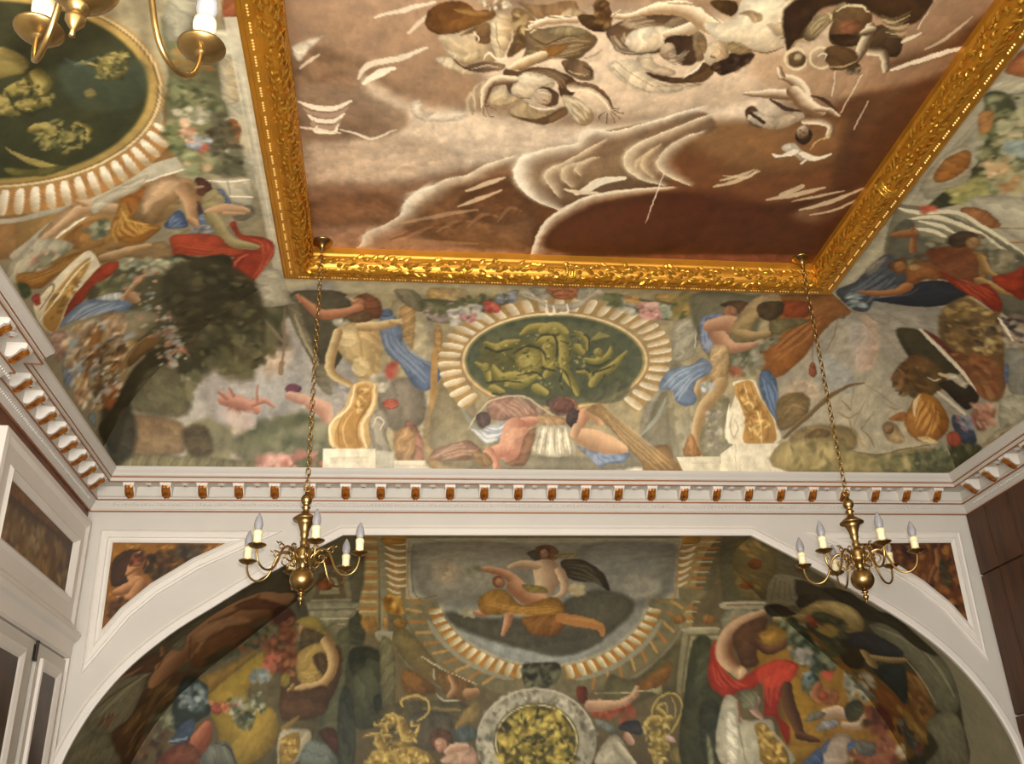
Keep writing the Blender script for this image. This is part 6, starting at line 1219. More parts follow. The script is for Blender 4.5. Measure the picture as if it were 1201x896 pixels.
 ('P','e6dcc4','ccc0a4',(2893,715,3345,723),8,[2899,965,3071,992,3125,925,3219,750,3368,564,3383,387,2936,377,2901,660,2929,745,2936,876],1),
 ('P','c6924c','a8783a',(2897,764,3408,588),8,[2923,943,3054,980,3167,814,3283,666,3350,543,3352,386,3078,383,3072,580,2999,746,2930,854],1),
 ('L','8a6030','8a6030',[2943,943,2991,789,3117,622,3159,384],[2,6,6,2],6,0,0.8),
 ('L','ecd298','ecd298',[3002,945,3071,791,3198,623,3240,385],[3,8,8,3],6,0,0.8),
 ('L','8a6030','8a6030',[3061,946,3155,771,3284,583,3291,386],[2,6,6,2],6,0,0.8),
 ('F',['e4bc70','946634'],[2967,921,3147,814,3330,543,3321,402,3117,419],44,18,34,2.2),
 ('L','b4aa94','b4aa94',[2955,661,2935,537,2978,427,3012,518,2969,599],[2,6,6,6,2],5),
 ('L','f2ecdc','f2ecdc',[2903,745,2907,557,2936,387],[4,10,4],6),
 ('F',['a89890','8c8876','c0b4a8','70725e'],[2711,657,2839,743,2886,377,2817,278,2735,375],54,24,35,1.4),
 ('F',['c2d0d8','8aa0a8'],[2618,936,2704,950,2711,860,2642,859],14,23,36,1.6),
 ('P','ddd5c0','cbc3ae',(2857,237,3487,243),6,[2987,374,3445,383,3481,132,2993,123,2863,142,2858,279],1,0),
 ('L','a8a08c','a8a08c',[2997,368,2998,133],[2,2],5),
 ('P','d8d0bb','c4bca6',(2455,188,2856,192),6,[2456,251,2857,259,2852,126,2512,123],1,0),
 ('L','aaa28e','aaa28e',[2595,198,2856,205],[3,3],5,0,0.6),
 ('P','b2aaa6','c09a84',(3820,1386,4086,1394),26,[3727,1634,3883,1668,4071,1433,4123,1183,4010,1109,3852,1349],0,1,0.8),
 ('P','b99f86',0,0,33,[3451,1003,3638,962,3709,831,3366,760],0,1,0.8),
 ('P','98a0a4',0,0,34,[3545,1289,3898,1153,4015,881,3697,963],0,1,0.6),
 ('P','8a7048','7a6440',(3394,844,3586,580),16,[3339,802,3522,871,3639,787,3625,640,3519,537,3382,516]),
 ('L','6e5a38','6e5a38',[3377,698,3452,826,3570,828,3627,744],[4,11,10,4],6,0,0.8),
 ('L','a08458','a08458',[3410,616,3489,742,3615,702],[4,10,4],6,0,0.7),
 ('L','6e5638','6e5638',[3449,438,3628,620,3808,833,3958,946,4087,983],[16,24,26,17,8],6),
 ('L','8c7450','8c7450',[3484,497,3658,682,3803,855],[3,9,4],6,0,0.7),
 ('P','927a50','7c6840',(3568,581,4072,314),24,[3490,419,3639,539,3837,562,4084,525,4135,427,4058,309,3594,304]),
 ('P','6b5434',0,0,16,[3629,440,3742,521,3864,502,3850,443,3690,421]),
 ('L','857048','857048',[3918,686,4029,626,4119,689],[3,9,4],6,0,0.85),
 ('L','857048','857048',[4029,626,4086,505,4175,427],[3,8,3],6,0,0.85),
 ('L','8a7a5a','8a7a5a',[4082,545,4134,711,4156,796],[3,6,3],6,0,0.85),
 ('L','8a7a5a','8a7a5a',[4139,566,4231,629,4260,692],[2,6,2],6,0,0.85),
 ('L','8a7a5a','8a7a5a',[4034,709,4015,881,4011,970],[2,5,2],6,0,0.85),
 ('L','857048','857048',[4165,526,4255,448,4302,350],[4,10,4],6,0,0.85),
 ('L','857048','857048',[3936,792,4034,709],[7,7],6,0,0.85),
 ('L','8a7a5a','8a7a5a',[4090,972,4254,886,4377,800,4493,738],[2,5,5,2],6,0,0.85),
 ('L','857048','857048',[4367,757,4457,716,4513,738],[3,7,3],6,0,0.85),
 ('L','a48c5c','a48c5c',[4151,466,4178,388,4241,350],[5,12,5],6),
 ('L','7a6c50','7a6c50',[4231,629,4165,526],[5,5],6),
 ('P','a89260','7c7244',(3952,724,4457,-156),16,[3412,379,3890,443,4099,309,4425,293,4712,355,4982,319,5035,143,3467,130]),
 ('P','6d6a44','5a5c3c',(4421,364,4969,56),16,[4342,234,4713,316,4962,299,5035,143,4335,137]),
 ('L','6a5636','6a5636',[4017,347,4180,301,4384,293,4589,344,4835,386],[3,9,9,9,4],6,0,0.9),
 ('F',['8c7c4c','a89460','706840'],[3492,380,4056,387,4343,254,4961,279,4954,162,3529,149],70,32,37,2.4),
 ('P','8c7048','a88c60',(4374,485,4578,488),13,[4363,570,4461,591,4582,452,4546,392,4420,430]),
 ('P','a07a50','705030',(4393,574,4456,487),7,[4478,531,4468,494,4432,478,4392,493,4372,529,4383,567,4418,583,4458,568]),
 ('P','6a4026',0,0,18,[3063,1503,3157,1559,3357,1731,3512,1943,3637,1859,3559,1683,3498,1545,3483,1363,3345,1187,3266,1044,3189,1042],0,1,0.0),
 ('L','8a6040','8a6040',[3591,1769,3647,1497,3632,1317],[2,5,2],6,0,0.8),
 ('L','8a6040','8a6040',[3490,1414,3566,1169],[5,5],6,0,0.8),
 ('P','9a5638','80402a',(3551,1105,3619,1107),8,[3539,1180,3582,1181,3631,1064,3610,1034,3560,1074]),
 ('P','8a6a4a',0,0,8,[3649,1758,3649,1737,3635,1728,3613,1736,3598,1755,3598,1776,3612,1785,3634,1777]),
 ('P','b8b29c','a09a84',(-1014,2129,-900,1661),8,[-1094,2047,-906,2175,-852,1795,-818,1733,-1120,1699]),
 ('P','453e28','3a3622',(-2231,986,-2003,461),22,[-2483,434,-2363,598,-2178,950,-2003,1143,-1684,1352,-1715,1103,-2027,954,-2208,643,-2312,336,-2366,236]),
 ('P','605a40','6e664a',(-2039,970,-1840,515),29,[-2208,643,-2065,953,-1906,1026,-1738,870,-1757,567,-2059,562]),
 ('F',['a08c6c','c49078','8a9890','6a6448','b8b0a0'],[-2070,2174,-1569,2279,-1699,1362,-1589,1366,-1555,1275,-1813,978,-1943,1031],90,21,64,1.3),
 ('F',['c87858','d4a088','9ca4a0'],[-1867,1419,-1536,1430,-1603,1243,-1859,977],34,26,65,1.1),
 ('P','3e3a24','35321f',(-1564,2177,-1276,1028),32,[-1792,1963,-1448,2286,-1117,2036,-1067,1479,-1164,1108,-1433,1159,-1668,1066,-1730,1300],0,1,0.9),
 ('F',['4a4630','36341f','585236','2e2c1a','605c3c'],[-1813,1853,-1414,2250,-1117,2036,-1023,1171,-1291,934,-1671,1037,-1730,1300],150,34,66,1.6),
 ('F',['4e4a32','6a6444'],[-1245,1472,-1023,1171,-1168,1050,-1247,908,-1450,959],50,31,67,1.8),
 ('F',['5a563a','747050'],[-1773,924,-1631,982,-1698,712,-1833,762],30,30,68,1.6),
 ('P','80663a','6a4a28',(4473,2003,5355,1027),27,[4436,1927,4569,2060,4813,1853,4942,1858,5206,1470,5377,1047,5126,949,4829,1252,4547,1583]),
 ('F',['9a7c40','705028','b49454','4c3820'],[4433,1896,4586,2029,4975,1800,5180,1443,5046,1258,4734,1428,4534,1610],90,34,81,1.5),
 ('F',['54442c','c0a870','3c3024','8a6a38'],[4824,1649,5021,1714,5225,1391,5035,1283],50,32,82,1.4),
 ('P','4a4430','3f3824',(4233,1701,4833,1004),18,[4158,1596,4296,1629,4446,1552,4739,1325,4946,1108,4796,1081,4580,1123,4399,1290]),
 ('P','5a4a2c','7a4f2a',(4843,941,4325,1122),17,[4379,1239,4506,1318,4807,1105,4843,943,4674,828,4494,891,4388,978,4327,1046]),
 ('F',['8a5a30','5c4426','4a3a22'],[4339,1070,4514,1194,4740,1009,4668,850,4420,867],50,30,83,1.6),
 ('P','7a3a22','6a3a22',(4489,1734,5305,811),16,[4403,1605,4571,1529,4817,1327,5075,1284,5358,1095,5428,910,5223,905,4986,1109,4729,1350,4495,1526]),
 ('P','7c4a28','8a5a34',(4969,1343,5436,820),22,[4888,1253,5143,1311,5378,1095,5437,820,5210,883]),
 ('F',['8a4a28','6a3a20','9c6438'],[4756,1377,5244,1264,5407,909,5238,861,4937,1132],50,33,84,2),
 ('L','d8cdb4','d8cdb4',[4368,1617,4507,1500,4750,1300,4928,1156,5118,972,5168,916],[9,14,16,16,13,7],6),
 ('L','7a2c1c','7a2c1c',[4406,1619,4601,1463,4819,1277],[3,7,3],6),
 ('P','3a3024','2c241c',(4879,1069,5163,736),12,[4788,987,4892,1036,5041,1016,5182,905,5220,816,5152,728,5058,769,4898,899]),
 ('P','d8d2bc','b0a890',(4862,1145,5048,932),10,[4796,1081,4887,1107,5041,1016,5073,1040,5066,948,4997,969,4892,1036]),
 ('L','cfc8b0','cfc8b0',[4674,1054,4736,1021,4788,1045],[3,8,4],6),
 ('L','c8b080','c8b080',[4771,1092,4840,1070],[15,15],6),
 ('L','cdc6b4','cdc6b4',[4817,897,4944,811,5095,706,5226,634],[9,13,15,8],6),
 ('P','b8772c','96561e',(4581,770,4960,498),12,[4563,593,4599,804,4655,894,4789,852,4926,724,5002,558,4914,436,4792,405,4664,453]),
 ('D','d89c48','84481a',[4604,593,4645,784,4702,872],[4831,435,4891,598,4822,809],6,22),
 ('L','d8c4a0','d8c4a0',[4654,656,4625,783,4652,871],[7,19,8],6,0,0.8),
 ('P','d8b478',0,0,10,[4705,454,4829,455,4916,407,4792,399]),
 ('P','a05c28',0,0,12,[4413,632,4543,696,4580,614,4458,608]),
 ('P','3a5580','2c4468',(5042,665,5244,394),11,[5007,641,5085,663,5233,541,5290,421,5209,380,5098,458]),
 ('P','b8503c','9a3c30',(5023,496,5115,365),10,[4992,477,5070,519,5142,439,5106,359,5022,378]),
 ('P','a8705c','8c5844',(5223,751,5378,559),17,[5193,729,5346,775,5421,647,5320,522,5222,603]),
 ('F',['b87860','8a5444','c89880'],[5182,772,5375,819,5472,606,5323,502],36,29,85,1.6),
 ('F',['6a78a8','8c98b8','a85c5c'],[5043,663,5209,665,5233,541,5108,539],20,25,86,1.6),
 ('F',['54583a','6a6a48','3e4430'],[4713,316,4982,338,5251,381,5079,163,4706,160],50,28,88,1.8),
 ('L','7c7464','7c7464',[3733,1893,3915,1726,4049,1675,4019,1788],[2,4,6,2],6,0,0.7),
 ('L','7c7464','7c7464',[3889,1871,4086,1762,4216,1681],[2,3,2],6,0,0.6),
 ('L','8c8674','8c8674',[4148,1332,4279,1188,4430,1096],[2,5,2],6,0,0.6),
 ('L','8e8878','8e8878',[3860,1724,4127,1487,4398,1240],[3,7,3],6,0,0.5),
]
OPS_CL = [
 ('P','a9a8a2','b0a9a2',(6581,1731,10247,1218),85,[7143,1187,6846,1537,6607,2176,6652,2528,10672,2351,8728,311,7837,778]),
 ('P','b8aaa4','a6a8a8',(7369,1478,8787,1970),111,[7547,1357,7134,1894,7431,2141,8618,2044,9112,1592,8690,1245]),
 ('P','c2a488',0,0,82,[7125,1828,7004,2042,7743,2043,8045,1793],0,1,0.7),
 ('P','bfa58c',0,0,106,[8803,1145,9112,1592,9646,1874,9845,1327],0,1,0.6),
 ('P','4a4430','3c3826',(6658,1593,7734,1729),49,[6749,1456,6730,1875,6672,2138,7427,1931,7708,1759,7655,1410,7668,1083]),
 ('F',['56523a','3c3a26','6a6244','464a30'],[6843,1376,6675,2074,7358,2008,7631,1768,7992,1615,7728,1398,7655,1231],150,100,6,1.6),
 ('F',['5c583c','6a6848'],[7243,1712,7210,1954,7501,1910,7631,1768,7519,1642],30,81,7,1.6),
 ('F',['4e4c32','605c3e'],[7582,1422,7663,1708,7937,1703,7986,1520],30,74,8,1.6),
 ('P','6f6c50','5e604a',(8953,1868,10289,1740),83,[9112,1592,8972,2015,9220,2288,10354,2226,10147,1468,9366,1307]),
 ('F',['74745a','606448','84826a','535a44'],[9171,1502,9009,1971,9220,2288,10277,2230,10077,1476],140,111,9,1.6),
 ('F',['7a7458','86805e','6a684c'],[8734,1074,8845,1317,9631,1356,9804,1153,9484,890],60,103,10,1.6),
 ('P','7a5e40','8f7452',(7904,646,9165,750),45,[7899,481,7955,665,8420,930,8842,987,9120,872,8867,603,8306,355]),
 ('P','5a4c34',0,0,49,[8704,955,8803,1145,9424,1125,9303,925]),
 ('P','847a58','6e6a4c',(8397,318,10240,2003),41,[8306,355,9367,958,10008,1484,10274,2001,10454,1987,8482,281]),
 ('P','46402c','3a3626',(7760,346,8220,591),53,[7397,484,7671,658,8386,542,8411,312,8042,281]),
 ('F',['d09a90','c87a70','a86a60'],[9874,1545,9877,1853,10319,1832,10174,1510],26,88,11,1.2),
 ('F',['b0645c','c88c80','5e6648'],[9995,1843,9904,2188,10355,2179,10326,1859],24,91,12,1.2),
 ('L','cc8e7c','9a5e50',[8408,1383,8515,1508,8727,1638],[87,113,76],9),
 ('L','cc8e7c','9a5e50',[8604,1621,8568,1735,8723,1813],[61,50,18],10),
 ('L','9a5e50','cc8e7c',[8357,1422,8225,1380],[32,18],9),
 ('L','cc8e7c','9a5e50',[8347,1469,8182,1462],[27,11],9),
 ('L','cc8e7c','9a5e50',[8543,1660,8232,1712],[20,8],9),
 ('P','b07a6a','8a5a4c',(8573,1423,8839,1446),11,[8742,1501,8822,1469,8832,1416,8765,1375,8663,1369,8588,1401,8580,1452,8642,1493]),
 ('F',['a8a0a0','c0a8a0'],[8631,1294,8878,1620,9033,1601,8900,1309],14,86,13,1.6),
 ('P','8f5468','6a3c50',(8244,2001,8472,2037),11,[8358,2096,8436,2067,8466,2010,8430,1958,8351,1943,8277,1972,8249,2028,8281,2080]),
 ('L','d0a08c','a87464',[8501,1975,8581,2063,8617,2139],[78,110,91],10),
 ('L','d0a08c','a87464',[8694,2165,8808,2271,9051,2290],[123,109,52],10),
 ('L','7a6a56','7a6a56',[6923,1852,7195,1942,7463,2019,7359,2042],[5,13,16,4],7),
 ('L','7a6a56','7a6a56',[6869,2081,7433,2021,8001,1946],[4,10,4],7),
 ('L','8a7056','8a7056',[7837,1969,8034,1935],[22,22],8),
 ('P','a79a78',0,0,9,[2687,591,2908,2406,6154,2073,3744,-596],0,0),
 ('P','a3703c','a87a48',(4643,1121,5303,1176),12,[4905,404,5124,786,5247,1264,4889,1532,4475,1640,4309,1770,4491,1787,5001,1671,5213,1188,5349,862,5379,535,5089,303]),
 ('P','a8834a','9a6c34',(4923,1063,5837,1128),19,[4984,692,5066,920,5015,1216,5076,1481,5176,1574,5664,1360,5876,998,5429,519]),
 ('P','c4bea8','aaa692',(4571,1621,5872,645),6,[4938,1938,4986,1647,5045,1392,5119,1183,5181,999,5235,809,5290,604,5304,462,5444,561,5389,789,5306,1050,5203,1329,5125,1622,5069,1920],1),
 ('L','e6e0cc','e6e0cc',[5064,1907,5125,1622,5203,1329,5313,1063,5399,801,5461,588],[4,9,9,9,10,4],5),
 ('L','f0e8c8','f0e8c8',[5306,1050,5203,1329],[12,12],5),
 ('P','b8b49c','9a968a',(4974,825,5244,734),6,[4927,462,5086,650,5154,921,5143,1094,5186,1110,5212,904,5120,637,4956,448],1),
 ('G',[4660,1551,4780,1460,4878,1344,4945,1208,4972,1058,4954,903,4889,747,4782,599,4639,462],[4778,1652,4937,1538,5068,1395,5158,1228,5194,1047,5166,860,5074,676,4923,503,4726,345],16,'eee8d6','b8a07a','b0773c'),
 ('P','b78a44','a87c3e',(3576,1019,4751,572),4,[4421,1648,4607,1583,4777,1465,4906,1299,4970,1100,4949,884,4840,671,4655,475,4421,308,4172,174,3940,83,3751,41,3617,51,3531,108,3482,200,3459,317,3456,453,3469,604,3498,767,3543,935,3606,1105,3689,1266,3793,1412,3919,1532,4068,1617,4237,1658],1),
 ('P','e0cc9c','b8a070',(4859,1451,3423,338),3,[4419,1636,4600,1573,4765,1456,4890,1293,4951,1097,4930,885,4823,676,4643,483,4415,318,4172,187,3946,96,3760,54,3627,63,3541,118,3492,207,3470,322,3467,456,3481,605,3510,765,3555,932,3618,1099,3700,1259,3803,1403,3927,1522,4074,1605,4240,1646],1),
 ('P','8a6430',0,0,3,[4417,1623,4594,1560,4753,1446,4873,1286,4931,1094,4910,886,4806,680,4631,491,4409,328,4173,199,3952,110,3770,68,3638,76,3552,128,3503,215,3481,327,3478,459,3492,606,3522,764,3567,929,3630,1094,3711,1252,3813,1394,3936,1510,4080,1593,4242,1633],1),
 ('P','c09a50','9a8040',(3645,1264,4473,301),4,[4416,1612,4588,1550,4744,1438,4861,1280,4917,1091,4896,886,4794,683,4622,497,4406,336,4174,209,3957,121,3778,79,3647,86,3562,137,3512,222,3489,332,3487,462,3501,608,3530,764,3576,927,3638,1090,3719,1246,3820,1386,3941,1502,4084,1583,4244,1622],1),
 ('P','5a5628',0,0,11,[4408,1567,4571,1508,4716,1400,4825,1252,4876,1074,4855,881,4760,690,4601,513,4401,362,4186,242,3983,160,3813,121,3685,127,3600,173,3548,252,3522,356,3516,480,3528,618,3556,768,3600,923,3660,1078,3739,1226,3837,1358,3955,1466,4092,1542,4245,1578],1),
 ('P','3f4028','34381f',(3509,795,4930,848),7,[4406,1555,4566,1497,4708,1391,4814,1245,4863,1070,4843,880,4750,692,4595,518,4398,369,4188,251,3989,171,3821,132,3695,138,3609,183,3557,260,3531,363,3525,484,3536,621,3564,768,3607,921,3667,1074,3745,1220,3842,1350,3959,1457,4094,1531,4245,1566],1),
 ('P','4c5a48','3a4430',(4058,1318,4551,1382),26,[4116,1176,4169,1348,4184,1579,4424,1552,4527,1430,4488,1241,4348,1157],0,1,0.7),
 ('P','a6904a','7a6c34',(3897,981,4100,911),7,[3838,858,3951,999,4031,1040,4097,1007,4092,927,4052,823]),
 ('L','a8944c','57501f',[4186,918,4183,979,4150,1014],[46,43,25],4),
 ('L','a8944c','57501f',[4305,852,4322,945,4333,1039],[39,48,33],4),
 ('L','a8944c','57501f',[4493,926,4528,991,4606,993],[33,43,24],4),
 ('L','57501f','a8944c',[4542,1139,4621,1193,4705,1157],[9,17,10],4),
 ('L','57501f','a8944c',[4134,1054,4211,1077,4267,1048],[37,34,24],4),
 ('L','a8944c','57501f',[4171,802,4280,811],[45,35],4),
 ('P','8f8040','5a5426',(4113,1404,4303,1432),8,[4169,1348,4105,1422,4136,1496,4237,1496,4296,1447,4295,1375,4235,1343]),
 ('F',['b0a058','4a4a28','8c8040','3c4024'],[4152,1346,4097,1424,4122,1511,4254,1498,4318,1430,4270,1346],60,12,38,2),
 ('P','9a8a50','6a6030',(4324,1264,4398,1272),5,[4371,1299,4394,1284,4397,1259,4379,1239,4350,1237,4328,1253,4325,1278,4342,1297]),
 ('L','a8944c','a8944c',[4139,1245,4138,1297,4169,1348],[5,13,5],3),
 ('L','a29250','a29250',[4527,745,4604,771,4744,829],[2,6,2],4,0,0.8),
 ('L','8a7c3c','8a7c3c',[4544,753,4620,784,4755,840],[2,6,2],4,0,0.8),
 ('L','a29250','a29250',[4561,760,4637,796,4765,850],[2,6,2],4,0,0.8),
 ('L','8a7c3c','8a7c3c',[4577,767,4654,809,4774,860],[2,6,2],4,0,0.8),
 ('L','a29250','a29250',[4594,774,4671,822,4784,870],[2,6,2],4,0,0.8),
 ('L','8a7c3c','8a7c3c',[4611,782,4688,835,4794,881],[3,6,3],4,0,0.8),
 ('L','a29250','a29250',[4628,789,4705,848,4804,891],[3,6,3],4,0,0.8),
 ('L','8a7c3c','8a7c3c',[4645,796,4721,861,4814,901],[3,7,3],4,0,0.8),
 ('L','a29250','a29250',[4662,804,4738,875,4824,912],[3,7,3],4,0,0.8),
 ('L','8a7c3c','8a7c3c',[4679,811,4755,888,4833,922],[3,7,3],4,0,0.8),
 ('L','a29250','a29250',[4697,819,4772,901,4843,933],[3,7,3],4,0,0.8),
 ('L','8a7c3c','8a7c3c',[4714,826,4788,915,4853,943],[3,7,3],4,0,0.8),
 ('L','a29250','a29250',[4731,834,4805,928,4862,954],[3,7,3],4,0,0.8),
 ('L','8a7c3c','8a7c3c',[4749,841,4822,942,4872,965],[3,7,3],4,0,0.8),
 ('L','a29250','a29250',[4766,849,4838,956,4881,975],[3,8,3],4,0,0.8),
 ('L','8a7c3c','8a7c3c',[4784,857,4855,970,4891,986],[3,8,3],4,0,0.8),
 ('L','6a6a38','6a6a38',[4641,917,4662,989,4644,1110],[3,7,3],4,0,0.8),
 ('L','6a6a38','6a6a38',[4640,933,4657,1008,4642,1121],[3,7,3],4,0,0.8),
 ('L','6a6a38','6a6a38',[4640,949,4652,1028,4639,1132],[3,7,3],4,0,0.8),
 ('L','6a6a38','6a6a38',[4639,964,4646,1048,4636,1143],[3,7,3],4,0,0.8),
 ('L','6a6a38','6a6a38',[4638,980,4640,1067,4633,1154],[3,7,3],4,0,0.8),
 ('L','6a6a38','6a6a38',[4637,996,4634,1087,4630,1165],[3,7,3],4,0,0.8),
 ('L','6a6a38','6a6a38',[4635,1012,4627,1107,4626,1176],[3,7,3],4,0,0.8),
 ('L','6a6a38','6a6a38',[4634,1028,4621,1127,4623,1187],[3,7,3],4,0,0.8),
 ('P','7c7634','5a5a2c',(4682,687,4896,998),9,[4664,694,4778,818,4830,964,4875,1004,4866,871,4753,716]),
 ('F',['9c8c48','5c5828','2e3018','b09c54'],[4112,873,4131,1008,4321,1092,4395,1020,4323,796],70,13,39,2),
 ('F',['8a7e40','3a3c22','a09450'],[4424,936,4480,1044,4608,1209,4759,1143,4737,979,4628,895],70,13,40,2.2),
 ('L','2e3018','2e3018',[4170,888,4287,883,4394,946,4352,1082],[3,8,11,4],4,0,0.7),
 ('L','4a6058','4a6058',[4079,1210,4144,1261,4122,1360],[6,16,6],3,0,0.6),
 ('P','85865c','6a6a48',(4555,1614,4581,2071),14,[3899,1744,3905,1927,4187,1970,4407,1968,5060,2010,5230,1918,5154,1719,5083,1629,4863,1602,4615,1618,4282,1698]),
 ('P','b8b29a','a8a48c',(4137,2137,5320,1988),12,[4144,2022,4133,2189,5283,2161,5320,2013,4643,1966]),
 ('P','aaa28a','b8a078',(4367,1959,4364,2068),8,[4187,1986,4248,2068,4521,2047,4522,1951]),
 ('P','beb49a','a8a088',(4667,1997,5032,1947),5,[4666,1906,4666,2044,5032,2048,5017,1896],1,0),
 ('P','a65f30','b87440',(4710,1931,4921,1980),6,[4717,1923,4680,1993,4793,2019,4924,1977,4936,1916,4818,1900]),
 ('F',['5a4a34','4a3c28'],[4689,1846,4717,1939,4949,1905,5052,1805],30,21,41,1.6),
 ('F',['7a8458','58603e','94986c','4a5034'],[4370,1697,4361,1913,4593,1909,4688,1830,4628,1711,4617,1634],60,23,42,1.8),
 ('F',['c8c2ac','b4ac96','8c8c74'],[4575,1673,4592,1861,4738,1838,4720,1662],40,20,43,1.3),
 ('F',['d49a7c','c87c60','e0b090'],[4691,1635,4708,1777,4885,1748,4894,1630],24,30,44,1.1),
 ('F',['8c9cc0','6c80a8','b4bccc'],[4825,1692,4815,1842,4972,1826,4969,1683],34,21,45,1.1),
 ('F',['6a7a4c','8c9664','485234'],[4707,1584,4671,1671,4977,1648,4933,1556],24,26,46,1.8),
 ('F',['c85a44','b04a38'],[4910,1743,4932,1832,5025,1809,5018,1742],10,21,47,1.6),
 ('F',['c4a078','7e8a58','a8b080'],[4980,1664,4999,1830,5192,1800,5202,1659],36,28,48,1.5),
 ('F',['4e4c38','3e3e2c','6a6850'],[4641,1869,4643,1966,5231,1988,5283,1839,5053,1822],70,30,49,1.5),
 ('F',['a8783c','8a9058','b08a50'],[4178,1733,4354,1761,4317,1951,4104,1953,4060,1814],50,21,50,1.6),
 ('P','b8b49c','989480',(3781,1807,4025,1867),10,[3789,1793,3792,1946,3905,1913,4060,1814,4035,1732]),
 ('P','a0522e','8c4426',(3785,2106,3958,2081),7,[3788,2059,3782,2145,3956,2122,3960,2048]),
 ('P','d4d0b8','b8b298',(3971,2013,4206,2079),8,[4002,1969,3993,2146,4158,2140,4186,2016,4083,1957]),
 ('P','c2bca6','b0aa94',(3887,2254,6672,1943),5,[3901,2046,3890,2212,6545,2188,6675,2022,6141,2053],1,0),
 ('L','8f8a76','8f8a76',[4203,2066,5165,2061,6346,2056],[2,4,2],5,0,0.6),
 ('L','d8d2bc','d8d2bc',[4202,2093,5163,2092,6428,2097],[2,7,3],5,0,0.6),
 ('P','bdb6a0','a8a28c',(6337,2245,6810,2208),9,[6484,1904,6340,2199,6490,2535,6716,2525,6815,2125,6765,2065],1,0),
 ('P','b8b29c','a09a84',(6362,1977,6905,2080),9,[6435,1898,6323,2083,6736,2132,6813,2165,6832,1863]),
 ('P','b48f68','8c6844',(5182,963,5534,982),9,[5197,890,5232,1059,5326,1212,5438,1258,5380,1110,5338,921,5383,678,5320,661]),
 ('L','96704a','d0aa82',[5386,1180,5345,1118,5268,996,5318,853,5371,682],[53,57,54,44,35],5),
 ('L','96704a','d0aa82',[5230,1006,5177,968],[28,15],5),
 ('P','96612c','a8783c',(5430,818,5619,1086),12,[5442,814,5395,960,5447,1092,5633,1082,5670,939,5570,813]),
 ('F',['6a7258','8c9478','c0c0a8','4c5440'],[5462,922,5438,1077,5539,1088,5598,978],26,27,51,1.6),
 ('P','cfcab2','a8a48c',(5394,613,5594,826),9,[5400,632,5453,753,5544,841,5581,731,5453,591]),
 ('P','cfc8b0','b8b098',(5024,1357,5429,1073),6,[5238,1044,5161,1275,5119,1416,5232,1335,5288,1167,5346,1035]),
 ('P','d6cdb4','a39c86',(5234,1939,5529,1868),8,[5241,1773,5242,1869,5254,2003,5352,2011,5504,2012,5554,1935,5497,1852,5341,1796]),
 ('L','f0e8d0','f0e8d0',[5255,1751,5274,1864,5262,2002],[4,11,4],5),
 ('L','8a846e','8a846e',[5250,1877,5515,1860],[2,3],5),
 ('L','eee6d0','eee6d0',[5431,1872,5444,1999],[8,9],5),
 ('P','6f6a58',0,0,15,[5569,1883,5538,1988,5644,1996,5704,1906,5673,1848]),
 ('P','b9802f','a3621e',(5292,1201,5771,1243),9,[5340,1281,5290,1206,5410,1147,5531,1087,5649,1077,5745,1147,5765,1257,5688,1376,5611,1361,5536,1267,5481,1259]),
 ('P','a0541c','b4702a',(5206,1309,5492,1244),9,[5290,1206,5266,1298,5230,1373,5404,1316,5501,1265,5454,1236,5351,1230]),
 ('D','d8a448','7a4414',[5415,1156,5566,1088,5718,1101],[5517,1261,5637,1295,5688,1376],7,22),
 ('L','e0b050','e0b050',[5379,1184,5527,1209,5612,1320],[3,9,4],5,0,0.8),
 ('L','6e3a10','6e3a10',[5355,1239,5504,1234,5592,1315],[2,5,3],5,0,0.8),
 ('P','c79a6e','8f6c40',(5184,1438,5549,1485),9,[5501,1245,5339,1320,5206,1397,5171,1490,5188,1591,5242,1667,5373,1674,5390,1593,5435,1506,5530,1428,5624,1348,5568,1300]),
 ('P','d8b088',0,0,20,[5392,1328,5242,1409,5206,1502,5241,1581,5335,1505,5400,1395,5489,1317],0,1,0.7),
 ('P','80623a',0,0,14,[5527,1418,5430,1487,5429,1546,5507,1522,5645,1405,5628,1358],0,1,0.8),
 ('L','8c6440','c89a70',[5309,1597,5430,1625,5563,1607,5686,1601],[64,65,50,35],6),
 ('L','c89a70','8c6440',[5664,1584,5703,1598],[36,24],6),
 ('P','3a66b0','2e5498',(5548,1477,5736,1501),9,[5662,1401,5575,1459,5524,1519,5584,1548,5708,1546,5716,1452]),
 ('D','6a94cc','284a88',[5665,1411,5554,1503],[5707,1454,5688,1539],4,16),
 ('P','4a3a40',0,0,11,[5454,1660,5578,1679,5724,1697,5752,1651,5588,1638]),
 ('P','6a9cd0','3c6cb4',(5608,1646,5719,1663),7,[5639,1629,5593,1667,5703,1680,5732,1644]),
 ('P','4e2e22','6e4030',(5215,1693,5406,1725),8,[5227,1674,5218,1719,5288,1765,5369,1758,5420,1705,5371,1664,5309,1684]),
 ('L','b08060','b08060',[5307,1670,5309,1704],[13,13],5),
 ('P','b0a070','948458',(5366,1736,5584,1774),9,[5425,1685,5352,1755,5342,1806,5479,1835,5562,1803,5602,1716,5526,1678]),
 ('P','5a80b8','4468a4',(5353,1838,5528,1813),8,[5349,1795,5361,1832,5498,1857,5530,1828,5427,1823]),
 ('L','cfa078','9c7450',[5585,1719,5564,1823,5590,1941],[42,60,35],6),
 ('L','cfa078','9c7450',[5616,1815,5624,1926],[26,14],6),
 ('L','a8986a','7c7044',[5637,1711,5806,1746,5944,1779,5993,1868,6029,1982],[51,52,59,48,30],6),
 ('F',['8c8c88','6a7a90','a8a8a0','54566a'],[5746,1549,5724,1697,5854,1697,5822,1557],50,19,52,1.3),
 ('F',['7a7458','948c6c'],[5709,1433,5746,1549,5828,1514,5802,1436],20,19,53,1.6),
